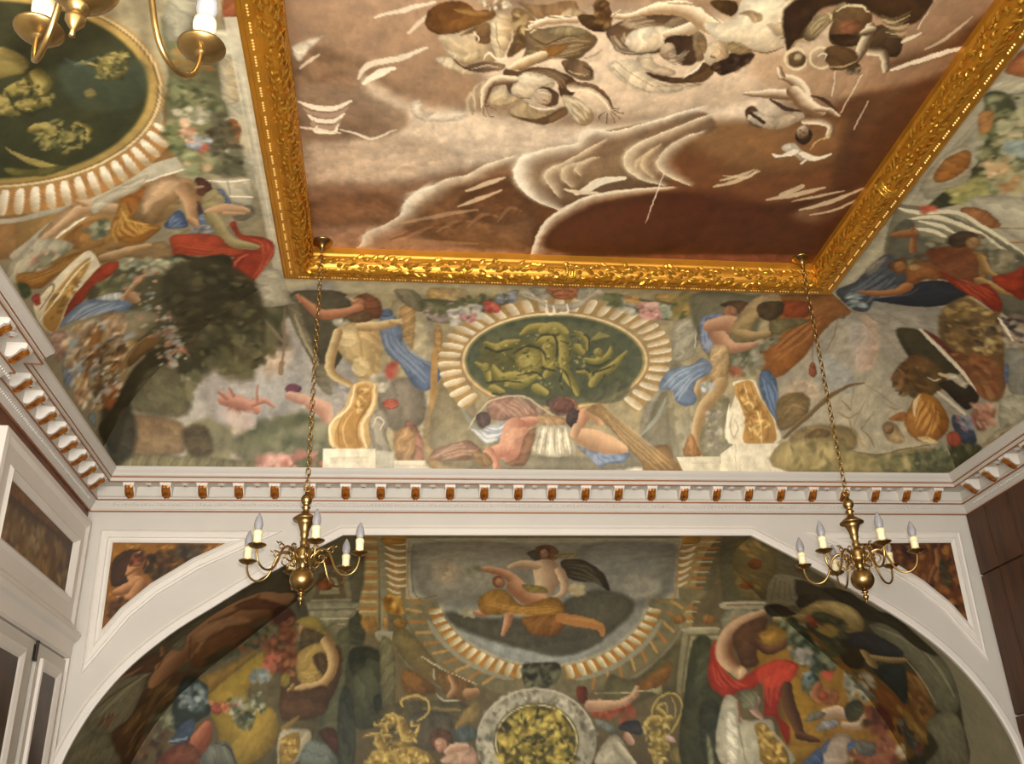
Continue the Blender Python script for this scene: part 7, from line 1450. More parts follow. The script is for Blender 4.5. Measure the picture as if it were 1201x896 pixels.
 ('P','c8452a','a83218',(5834,1691,6117,1647),9,[5795,1416,5787,1501,5858,1718,6003,1781,6054,1882,6079,1987,6157,1912,6118,1700,6024,1414,5940,1399]),
 ('D','d8583a','8c2812',[5837,1429,5960,1575,6034,1734,6073,1879],[6010,1428,6078,1576,6116,1743,6113,1874],4,13),
 ('P','c23c22','a8301a',(5732,1830,6426,1957),10,[5742,1818,5710,1864,5859,1875,5903,2007,5980,2085,6140,2068,6306,1984,6495,1882,6521,1822,6409,1746,6299,1728,6126,1807,6077,1922,6020,1994,5915,1857,5837,1836]),
 ('D','dc5a3c','8a2412',[5897,1870,5961,2000,6140,2013,6428,1879],[5923,2005,6019,2075,6223,2015,6495,1882],4,18),
 ('L','e06a4c','e06a4c',[6303,1750,6169,1823,6115,1896],[4,10,5],6,0,0.7),
 ('L','8a2614','8a2614',[6371,1774,6210,1829,6137,1915],[3,9,4],6,0,0.8),
 ('P','8a6a42','a07c50',(5736,1003,5952,1407),12,[5729,1004,5772,1130,5815,1246,5832,1367,5980,1401,6023,1318,5888,1102]),
 ('L','8e6a44','c8a074',[5837,1251,5821,1118,5811,1015,5789,957],[35,44,43,25],6),
 ('P','3c3a24','34321e',(6271,1334,6425,1902),17,[6031,1381,6092,1553,6120,1765,6409,1746,6530,1809,6562,1886,6714,1821,6559,1290]),
 ('P','c9c2aa','a09a82',(5310,581,5581,579),10,[5367,420,5352,539,5318,654,5485,810,5570,783,5569,614,5548,455,5497,355]),
 ('F',['7c8468','a8aa8c','5c6448','c87c6c'],[5462,566,5517,784,5570,783,5576,646,5585,554],30,26,54,1.6),
 ('P','a8702c','8c5418',(5523,638,5761,639),10,[5481,446,5623,612,5625,783,5656,904,5692,795,5747,621,5736,513,5602,431]),
 ('D','c08a3c','7a4614',[5515,450,5650,637,5658,871],[5635,457,5712,615,5692,828],4,12),
 ('P','ddd4b8','b8a888',(5679,661,6293,666),7,[5817,439,5808,523,5761,634,5702,775,5668,901,5802,929,5904,909,5969,779,6054,680,6201,511,6228,436,6006,397],1),
 ('P','b8863c','96692a',(5756,655,6281,659),8,[5922,518,5847,658,5760,808,5747,895,5864,827,5962,710,6104,587,6227,458,6066,416],1),
 ('F',['d0a458','86602a'],[5902,526,5760,841,5864,827,6104,587,6144,470],46,18,55,2),
 ('L','8a7a58','8a7a58',[5920,447,5851,583,5788,606,5788,531],[4,9,8,4],5),
 ('L','f0e8d0','f0e8d0',[6007,419,5946,586,5816,774,5758,908],[4,10,9,4],5,0,0.8),
 ('P','b2362a',0,0,9,[5762,442,5775,497,5870,478,5854,443]),
 ('P','b33a1e','8f2814',(5887,840,6191,850),9,[5890,1029,5942,1040,6013,972,6045,861,6136,728,6171,563,6054,652,5959,799,5871,943]),
 ('P','3e5030',0,0,14,[5550,414,5617,465,5724,458,5708,403]),
 ('P','5a5538','4a482e',(5973,1014,7250,1083),24,[6067,785,6067,924,5967,1034,6056,1228,6104,1477,7167,1285,7245,966,6717,899,6268,761]),
 ('F',['8c9478','b8bc9c','6c7458','a0a488'],[5882,1039,6045,1329,6075,1482,6221,1456,6214,1295,6003,1042],70,26,56,1.4),
 ('F',['7a7a54','5a5c3c'],[6020,833,6121,1080,6250,1084,6196,854],40,26,57,1.6),
 ('P','6b8ebc','4f78b0',(6152,781,6527,790),9,[6223,503,6154,628,6153,759,6273,904,6318,998,6436,1022,6517,913,6334,760,6270,589]),
 ('D','9ab4d4','3e649c',[6250,535,6209,705,6287,883],[6310,634,6378,803,6413,993],4,27),
 ('P','c4c8c8',0,0,12,[6182,805,6231,950,6318,998,6305,896]),
 ('L','c09468','8c6440',[6334,977,6257,1048,6168,1153,6163,1255],[28,26,27,20],6),
 ('L','c09468','8c6440',[6340,1028,6419,1044],[43,35],6),
 ('P','9a9a80','8c7c58',(6343,856,6945,875),25,[6339,644,6435,861,6581,1078,6740,1152,6925,962,6948,760,6592,622]),
 ('P','c9b9a0','a08870',(6323,573,6529,572),12,[6306,514,6372,673,6533,661,6520,542,6418,471]),
 ('P','b48c7c','a07c6c',(6303,379,6455,478),14,[6227,413,6306,514,6506,458,6521,354]),
 ('P','8ba0b4','6480a8',(6555,426,6934,417),11,[6551,417,6613,530,6801,530,6900,395,6857,304,6655,345]),
 ('F',['4a6ca4','a8bcc8','d0d4d0'],[6529,426,6699,565,6879,479,6892,345],24,29,58,1.3),
 ('P','d0bca4','b09478',(6557,529,6731,527),11,[6539,480,6604,576,6745,571,6676,485]),
 ('P','a86c30','8c5424',(6446,573,7192,569),12,[6464,663,6495,751,6791,662,6949,524,7130,433,6974,391,6823,545]),
 ('P','a07a54','c0a888',(6516,744,6696,923),17,[6416,774,6462,890,6643,936,6805,838,6718,725]),
 ('P','b87c34','a0602a',(6910,745,7230,750),13,[6912,729,6910,830,7160,805,7228,724,7125,646]),
 ('P','c8a07c','a87850',(6987,378,7242,370),12,[6964,340,7028,447,7183,439,7220,340,7105,303]),
 ('P','a35a2c','8a4a24',(7272,575,7649,573),13,[7258,536,7353,690,7533,661,7624,513,7454,468]),
 ('P','c0bca8','8c8870',(6887,567,7100,566),8,[7053,609,7103,575,7084,535,7011,514,6929,524,6884,558,6900,596,6969,618]),
 ('F',['c8c0ac','a89c84'],[7122,558,7169,633,7272,601,7217,538],12,26,59,1.6),
 ('F',['d4b89c','a87850','e0d0b8','7a5a3a','94a0a8','b08848'],[6308,491,6364,695,6573,898,6834,945,7160,805,7501,670,7567,480,7267,319,6681,359],170,32,60,1.4),
 ('F',['6a4a2c','4e3a24'],[6617,614,6717,899,7353,690,7421,400],50,25,61,2),
 ('L','8a6a3c','8a6a3c',[7208,708,6988,947,6957,1143,6974,1288],[30,38,32,14],6),
 ('P','8c6432','6e4c28',(6961,957,7207,967),14,[7097,821,6953,993,6946,1183,7066,1083,7182,901,7223,789]),
 ('P','453e28','3a3622',(7196,752,8375,771),30,[7661,330,7624,513,7306,788,7178,981,7095,1298,7461,1231,7452,918,7769,664,8112,428,8148,318]),
 ('P','605a40','6e664a',(7414,912,8465,947),41,[7769,664,7417,885,7442,1042,7852,1159,8444,1047,8106,763]),
 ('P','5a5038',0,0,26,[7741,526,7769,664,8007,694,8247,497,8108,399]),
 ('P','6c8c98',0,0,15,[7386,311,7445,376,7601,324]),
 ('F',['c88c6c','d8b0a0','8ca0a8','b0644c','c4c0b0'],[6395,1155,6433,1418,7692,1188,7582,1054,6990,1136],60,23,62,1.1),
 ('F',['d08060','c8a890','a8504a','7c94a0'],[7229,1087,7312,1258,7683,1176,7672,1055],40,27,63,1.1),
 ('F',['a08c6c','c49078','8a9890','6a6448','b8b0a0'],[5915,1011,6075,1448,7072,1285,7128,1388,7282,1408,7599,1115,7404,1011],90,24,64,1.3),
 ('F',['c87858','d4a088','9ca4a0'],[6888,1143,7061,1444,7305,1358,7564,1074],34,31,65,1.1),
 ('P','3e3a24','35321f',(6177,1452,7828,1642),37,[6285,1247,6112,1559,6443,1875,7140,1902,7719,1767,7529,1508,7554,1268,7144,1249],0,1,0.9),
 ('F',['4a4630','36341f','585236','2e2c1a','605c3c'],[6391,1225,6158,1591,6443,1875,7639,1919,8001,1610,7600,1259,7144,1249],150,40,66,1.6),
 ('F',['4e4a32','6a6444'],[7111,1726,7639,1919,7824,1754,8073,1651,7877,1456],50,42,67,1.8),
 ('F',['5a563a','747050'],[7726,1140,7724,1286,8193,1153,7974,1041],30,42,68,1.6),
]
OPS_CR = [
 ('R',[4129,822],284,207,0,360,40,10,150,'eee8d6','b8a07a','b0773c'),
 ('P','b78a44',0,0,5,[4413,822,4399,885,4359,943,4296,989,4217,1018,4129,1029,4041,1018,3962,989,3899,943,3859,885,3845,822,3859,758,3899,700,3962,654,4041,625,4129,614,4217,625,4296,654,4359,700,4399,758],1,1),
 ('P','e0cc9c',0,0,5,[4405,822,4391,884,4352,940,4291,984,4214,1013,4129,1022,4044,1013,3967,984,3906,940,3867,884,3854,822,3867,759,3906,703,3967,659,4044,631,4129,621,4214,631,4291,659,4352,703,4391,759],1,1),
 ('P','c09a50',0,0,5,[4396,822,4383,882,4345,936,4286,979,4212,1007,4129,1016,4047,1007,3972,979,3913,936,3875,882,3862,822,3875,761,3913,707,3972,664,4047,636,4129,627,4212,636,4286,664,4345,707,4383,761],1,1),
 ('P','3f4028',0,0,14,[4382,822,4370,878,4334,930,4278,971,4207,997,4129,1006,4051,997,3980,971,3925,930,3889,878,3876,822,3889,765,3925,713,3980,672,4051,646,4129,637,4207,646,4278,672,4334,713,4370,765],1,1),
 ('F',['a8944c','57501f','8a7e40','2e3018'],[4328,822,4318,866,4290,907,4246,939,4191,959,4129,966,4068,959,4012,939,3968,907,3940,866,3930,822,3940,777,3968,736,4012,704,4068,684,4129,677,4191,684,4246,704,4290,736,4318,777],160,60,77,2.0),
 ('P','a29c8e','a09a8c',(6338,1552,8584,361),57,[6517,2074,6365,1614,6444,1079,7069,464,8103,217,8809,463,7661,1475]),
 ('P','b09a88','bda08c',(7093,1757,7000,1535),39,[6799,1882,6701,1707,7032,1521,7480,1459,7250,1652],0,1,0.8),
 ('P','beb89e','a8a288',(4319,2503,5263,1582),7,[3625,2037,3942,2063,4587,2126,5289,2207,6021,2268,6313,2330,6276,1973,5494,1940,4840,1912,4112,1887,3646,1909]),
 ('P','a9a48c','b4ae94',(4121,2254,5079,1204),13,[5021,2094,4527,2083,3973,2041,3609,1933,4836,1140,5156,1944]),
 ('P','a0552c','b86a38',(3799,2165,4011,1927),9,[3965,2167,3787,2157,3727,2022,4000,1920,3995,2031]),
 ('P','d0c9ac','a8a286',(4002,2084,4133,2006),9,[4083,2186,3995,2031,4042,1894,4124,1953,4149,2130]),
 ('P','4e5236','3e422a',(4317,2287,4914,1682),13,[4154,2181,4139,2047,4331,1862,4537,1834,4808,1775,5114,1764,5245,1898,5230,1988,4963,1925,4720,1900,4411,2017]),
 ('F',['6a7048','8a9060','4a5030','a8a878'],[4175,2151,4102,1966,4448,1701,4906,1524,5114,1764,5215,1913,4772,1872],160,28,69,1.6),
 ('F',['b8b088','c8b890','98a078'],[4376,1963,4325,1833,4602,1665,4639,1794],50,27,70,1.2),
 ('F',['c8a878','d0b890','b89060'],[4717,1883,4679,1733,4799,1645,4869,1780],30,31,71,1.1),
 ('F',['7c9088','88a0a0'],[4537,1834,4509,1724,4651,1640,4675,1717],20,25,72,1.6),
 ('F',['9a9a54','7c8048','b0a860'],[4973,1979,4873,1797,5023,1674,5194,1822],50,30,73,1.6),
 ('F',['b08050','a8a878'],[4819,1710,4748,1583,4945,1466,4968,1606],40,27,74,1.6),
 ('P','b2aa8e','a09a80',(4744,2142,4985,1910),8,[5087,2121,4758,2150,4604,2041,4890,1866,5027,1931]),
 ('P','a8672c','96581f',(4770,2114,4891,1932),8,[4930,2100,4754,2113,4642,2020,4770,1931,4908,1954,4982,2034]),
 ('P','b0763c',0,0,11,[4322,2123,4287,2051,4431,1978,4491,2018]),
 ('P','c0bba4','b0ab94',(4900,1662,5446,1035),8,[5109,1747,4970,1452,4919,1282,5349,1014,5378,1210,5301,1457]),
 ('P','a8683a','965a2e',(5174,1763,5366,1429),7,[5211,1762,5178,1608,5290,1433,5358,1508,5341,1642]),
 ('L','8a7858','8a7858',[5321,1426,5249,1287],[8,7],5),
 ('L','a87040','a87040',[5450,1332,5378,1210],[9,9],5),
 ('P','85826a','76745a',(5197,1831,5929,1448),11,[5322,2191,5246,2103,5275,1883,5373,1542,5483,1148,5666,1038,6077,1834]),
 ('L','d8d2b4','d8d2b4',[5286,2167,5316,2007,5262,1766,5358,1508,5481,1145],[9,26,23,20,8],5),
 ('L','8f8a6c','8f8a6c',[5318,2151,5347,1991,5291,1751,5387,1493,5507,1129],[4,10,9,7,3],5,0,0.8),
 ('L','d8d2b4','d8d2b4',[5407,2045,5344,1889,5383,1661,5443,1461,5548,1190],[12,25,22,20,8],5),
 ('L','8f8a6c','8f8a6c',[5439,2030,5375,1873,5412,1645,5472,1446,5575,1174],[4,10,8,8,3],5,0,0.8),
 ('L','d8d2b4','d8d2b4',[5501,1978,5499,1810,5557,1653],[11,23,8],5),
 ('L','8f8a6c','8f8a6c',[5534,1963,5530,1794,5588,1637],[4,9,3],5,0,0.8),
 ('L','d8d2b4','d8d2b4',[5410,1960,5427,1805,5484,1649],[10,22,8],5),
 ('L','8f8a6c','8f8a6c',[5442,1944,5458,1789,5514,1633],[4,8,3],5,0,0.8),
 ('F',['c0503a'],[5251,2018,5238,1943,5298,1912,5311,1978],6,30,75,1.6),
 ('P','5a5038','6a4a34',(5610,1647,5514,1422),15,[5533,1687,5443,1587,5443,1461,5644,1350,5743,1556]),
 ('P','9c6a38','b48248',(5697,2013,5664,1856),13,[5552,2082,5494,1940,5823,1778,5853,1895]),
 ('P','6b6a58','565240',(5241,1983,6493,590),15,[5599,2080,5418,2070,5426,1995,5563,1879,5614,1636,5530,1439,5515,1129,5600,911,6143,549,6125,978,5832,1647,5915,1932]),
 ('F',['5a5a44','7c7c62','8e8a70'],[5563,1879,5544,1672,5441,1512,5519,1265,5545,1111,5689,1229,5563,1421,5685,1721],50,28,76,1.6),
 ('F',['a89878','6e6a50'],[5598,1329,5523,1203,5667,1131,5749,1220],26,33,77,1.6),
 ('P','4a5668','3a4558',(6056,2081,6467,1742),12,[6394,2161,6238,2069,6002,2044,5837,1981,6046,1743,6171,1696,6273,1713,6406,1823,6601,1789,6654,1834,6616,1946]),
 ('D','66788c','2c3646',[6413,2100,6249,1986,5955,1913],[6604,1801,6367,1774,6113,1736],5,32),
 ('F',['7c98a0','98b4b4'],[6411,2087,6368,1973,6588,1835,6594,1968],16,25,78,2),
 ('P','2c3444','222a38',(6062,1684,6460,1307),11,[6458,1826,6327,1660,6170,1631,6095,1591,6026,1421,6076,1228,6210,1246,6342,1336,6423,1455,6463,1623]),
 ('L','46566c','46566c',[6425,1801,6310,1616,6172,1579],[6,13,4],6,0,0.7),
 ('P','8a8474','6e6a60',(5982,2059,6054,1968),14,[6050,2061,5859,1983,6058,1968,6135,2010]),
 ('P','94552c','703a1e',(5703,1717,6124,1303),12,[6046,1743,5875,1775,5754,1736,5631,1627,5598,1450,5728,1330,5902,1247,6007,1304,6018,1451,6057,1584,6203,1654]),
 ('P','a8642e','8c4c22',(5877,1764,6124,1535),12,[5947,1791,5892,1691,5945,1539,6048,1512,6074,1627,6183,1664]),
 ('P','642e18','7c4426',(5685,1752,5840,1351),20,[5735,1745,5631,1627,5612,1479,5749,1368,5919,1351,5935,1469,5869,1628],0,1,0.9),
 ('L','b8763e','8a4c26',[6207,1665,6290,1691,6345,1784,6368,1866,6368,1973],[54,48,43,40,16],7),
 ('L','7c4420','a86c38',[5760,1831,5647,1889,5517,1950],[28,24,20],6),
 ('L','a86c38','7c4420',[5556,1943,5579,2017,5596,2057],[51,46,28],6),
 ('L','7c4420','a86c38',[5538,1952,5480,1968],[12,6],6),
 ('P','5a3a24','7a4a2c',(5985,1925,5950,1789),12,[5981,1927,5885,1896,5868,1829,6029,1764,6066,1810]),
 ('P','a8703c','7c4824',(5920,1878,6038,1774),8,[5966,1781,6024,1769,6056,1789,6042,1832,5991,1871,5933,1883,5903,1862,5917,1820]),
 ('P','b88a50',0,0,7,[5936,1689,5965,1689,5986,1715,5986,1751,5965,1776,5936,1775,5916,1749,5916,1713]),
 ('F',['4c4030','6a5a40'],[5820,1814,5772,1726,5847,1689,5875,1775],14,25,79,1.6),
 ('P','3e3024','54402e',(5570,1670,5491,1473),10,[5565,1673,5454,1647,5433,1540,5518,1458,5582,1507,5637,1587]),
 ('P','b08454','845c38',(5488,1545,5583,1447),7,[5517,1454,5567,1442,5599,1462,5594,1502,5555,1539,5504,1550,5473,1530,5478,1490]),
 ('P','a8824a','7c5a30',(5786,1360,5737,1276),11,[5619,1451,5614,1357,5739,1274,5877,1210,5929,1219,5823,1303,5700,1358]),
 ('L','86602f','b88c50',[5902,1247,5908,1154,5919,1046,5892,959],[39,34,30,21],6),
 ('L','86602f','b88c50',[5662,1367,5761,1275,5794,1187],[28,28,22],6),
 ('P','b0341a','8c2412',(5762,1497,6254,957),10,[5927,1549,5961,1430,6006,1266,5911,1191,5963,1072,6037,989,6165,941,6156,1013,6113,1143,6095,1256,6026,1421]),
 ('P','b8361c','94260f',(5746,1197,5858,899),10,[5820,1192,5691,1104,5604,1075,5903,894,5906,1002,5882,1118]),
 ('D','c84a2a','7c1c0c',[5963,1479,6042,1285,6139,1023],[5958,1381,5963,1200,6013,1017],4,22),
 ('P','8f6a2c','7a5826',(6172,1247,6468,908),16,[6330,1276,6131,1237,6133,1170,6189,994,6222,921,6439,904,6597,1010,6553,1117]),
 ('F',['a07c38','6a4a20','b48c48','54401e'],[6497,1256,6111,1208,6206,957,6479,824,6702,1066],80,34,80,1.6),
 ('P','80663a','6a4a28',(6238,1273,6811,534),25,[6331,1295,6140,1206,6234,1031,6161,950,6419,739,6771,530,7084,628,6914,911,6665,1176]),
 ('F',['9a7c40','705028','b49454','4c3820'],[6365,1296,6164,1193,6204,925,6466,748,6765,780,6753,1018,6639,1189],90,31,81,1.5),
 ('F',['54442c','c0a870','3c3024','8a6a38'],[6447,1001,6268,887,6493,712,6743,794],50,28,82,1.4),
 ('P','4a4430','3f3824',(6663,1426,7235,824),18,[6818,1468,6724,1366,6751,1243,6877,989,7018,793,7158,876,7240,1033,7112,1214]),
 ('P','5a4a2c','7a4f2a',(7312,791,7390,1213),19,[7192,1214,7018,1146,7118,878,7310,792,7599,846,7635,996,7570,1111,7503,1183]),
 ('F',['8a5a30','5c4426','4a3a22'],[7460,1184,7181,1102,7293,884,7571,861,7722,1036],50,34,83,1.6),
 ('P','7a3a22','6a3a22',(6517,1240,7100,471),15,[6706,1283,6717,1149,6827,939,6716,771,6732,556,6883,450,7059,557,6989,769,6852,1003,6758,1202]),
 ('P','7c4a28','8a5a34',(6714,850,6974,407),21,[6874,875,6639,739,6716,545,6973,407,7097,554]),
 ('F',['8a4a28','6a3a20','9c6438'],[6802,991,6624,669,6901,461,7100,529,6994,807],50,32,84,2),
 ('L','d8cdb4','d8cdb4',[6706,1311,6785,1188,6902,976,6970,820,7062,642,7091,591],[11,18,21,21,17,9],6),
 ('L','7a2c1c','7a2c1c',[6688,1283,6782,1115,6889,925],[4,9,4],6),
 ('P','3a3024','2c241c',(7115,820,7315,510),12,[7289,845,7149,800,7066,703,7093,579,7168,518,7334,512,7365,585,7328,740]),
 ('P','d8d2bc','b0a890',(7029,857,7167,666),11,[7158,876,7061,829,7066,703,7012,694,7134,662,7159,711,7149,800]),
 ('L','cfc8b0','cfc8b0',[7275,945,7280,891,7210,868],[4,10,3],6),
 ('L','c8b080','c8b080',[7159,896,7142,845],[21,21],6),
 ('L','cdc6b4','cdc6b4',[7392,789,7408,672,7413,532,7376,422],[15,20,23,11],6),
 ('P','b8772c','96561e',(7757,878,7801,485),14,[8045,787,7690,884,7516,890,7476,785,7539,638,7685,500,7926,470,8095,518,8161,629]),
 ('D','d89c48','84481a',[8008,761,7686,843,7513,849],[8015,516,7740,587,7510,744],6,26),
 ('L','d8c4a0','d8c4a0',[7870,767,7703,856,7552,882],[7,16,7],7,0,0.8),
 ('P','d8b478',0,0,12,[8119,604,7991,531,7959,447,8102,513]),
 ('P','a05c28',0,0,15,[8108,912,7900,862,7998,789,8111,866]),
 ('P','3a5580','2c4468',(7512,540,7605,260),13,[7575,546,7475,515,7471,363,7529,255,7658,269,7703,382]),
 ('P','b8503c','9a3c30',(7739,448,7782,307),11,[7794,453,7664,437,7676,346,7797,308,7875,368]),
 ('P','a8705c','8c5844',(7242,485,7303,299),17,[7296,490,7104,432,7170,328,7401,306,7415,406]),
 ('F',['b87860','8a5444','c89880'],[7255,518,7029,438,7160,280,7417,292],36,30,85,1.6),
 ('F',['6a78a8','8c98b8','a85c5c'],[7514,537,7356,448,7471,363,7601,429],20,27,86,1.6),
 ('P','8c8c80','7c7c74',(6435,679,6610,235),16,[6500,688,6378,650,6234,570,6645,237,6811,433]),
 ('P','4a70b0',0,0,10,[6639,598,6589,589,6748,490,6751,517]),
 ('P','b4b29c','9a9a88',(6791,376,7012,170),13,[6973,407,6809,386,6695,303,6758,212,6942,178,7169,241]),
 ('P','a89c84','94886c',(7309,231,7306,127),16,[7525,189,7280,229,7021,194,7238,169,7501,138]),
 ('F',['4a3c40','a89880','30282c','8c7460'],[6183,937,6048,803,6335,617,6426,715],60,31,87,1.6),
 ('L','dcd4bc','dcd4bc',[6204,925,6284,804,6346,709],[7,17,7],5),
 ('P','4a4e34','3c422c',(7858,374,7877,124),24,[8080,391,7870,342,7593,262,7539,174,7944,128,8257,252]),
 ('F',['54583a','6a6a48','3e4430'],[8296,498,7963,361,7609,247,7988,166,8484,373],50,35,88,1.8),
 ('L','7c7464','7c7464',[6585,1865,6738,1688,6760,1569,6635,1608],[2,5,6,2],7,0,0.7),
 ('L','7c7464','7c7464',[6576,1725,6644,1550,6692,1436],[2,4,2],6,0,0.6),
 ('L','8c8674','8c8674',[7172,1416,7318,1271,7369,1127],[2,7,3],7,0,0.6),
 ('L','8e8878','8e8878',[6755,1735,6970,1471,7181,1200],[3,9,4],7,0,0.5),
]
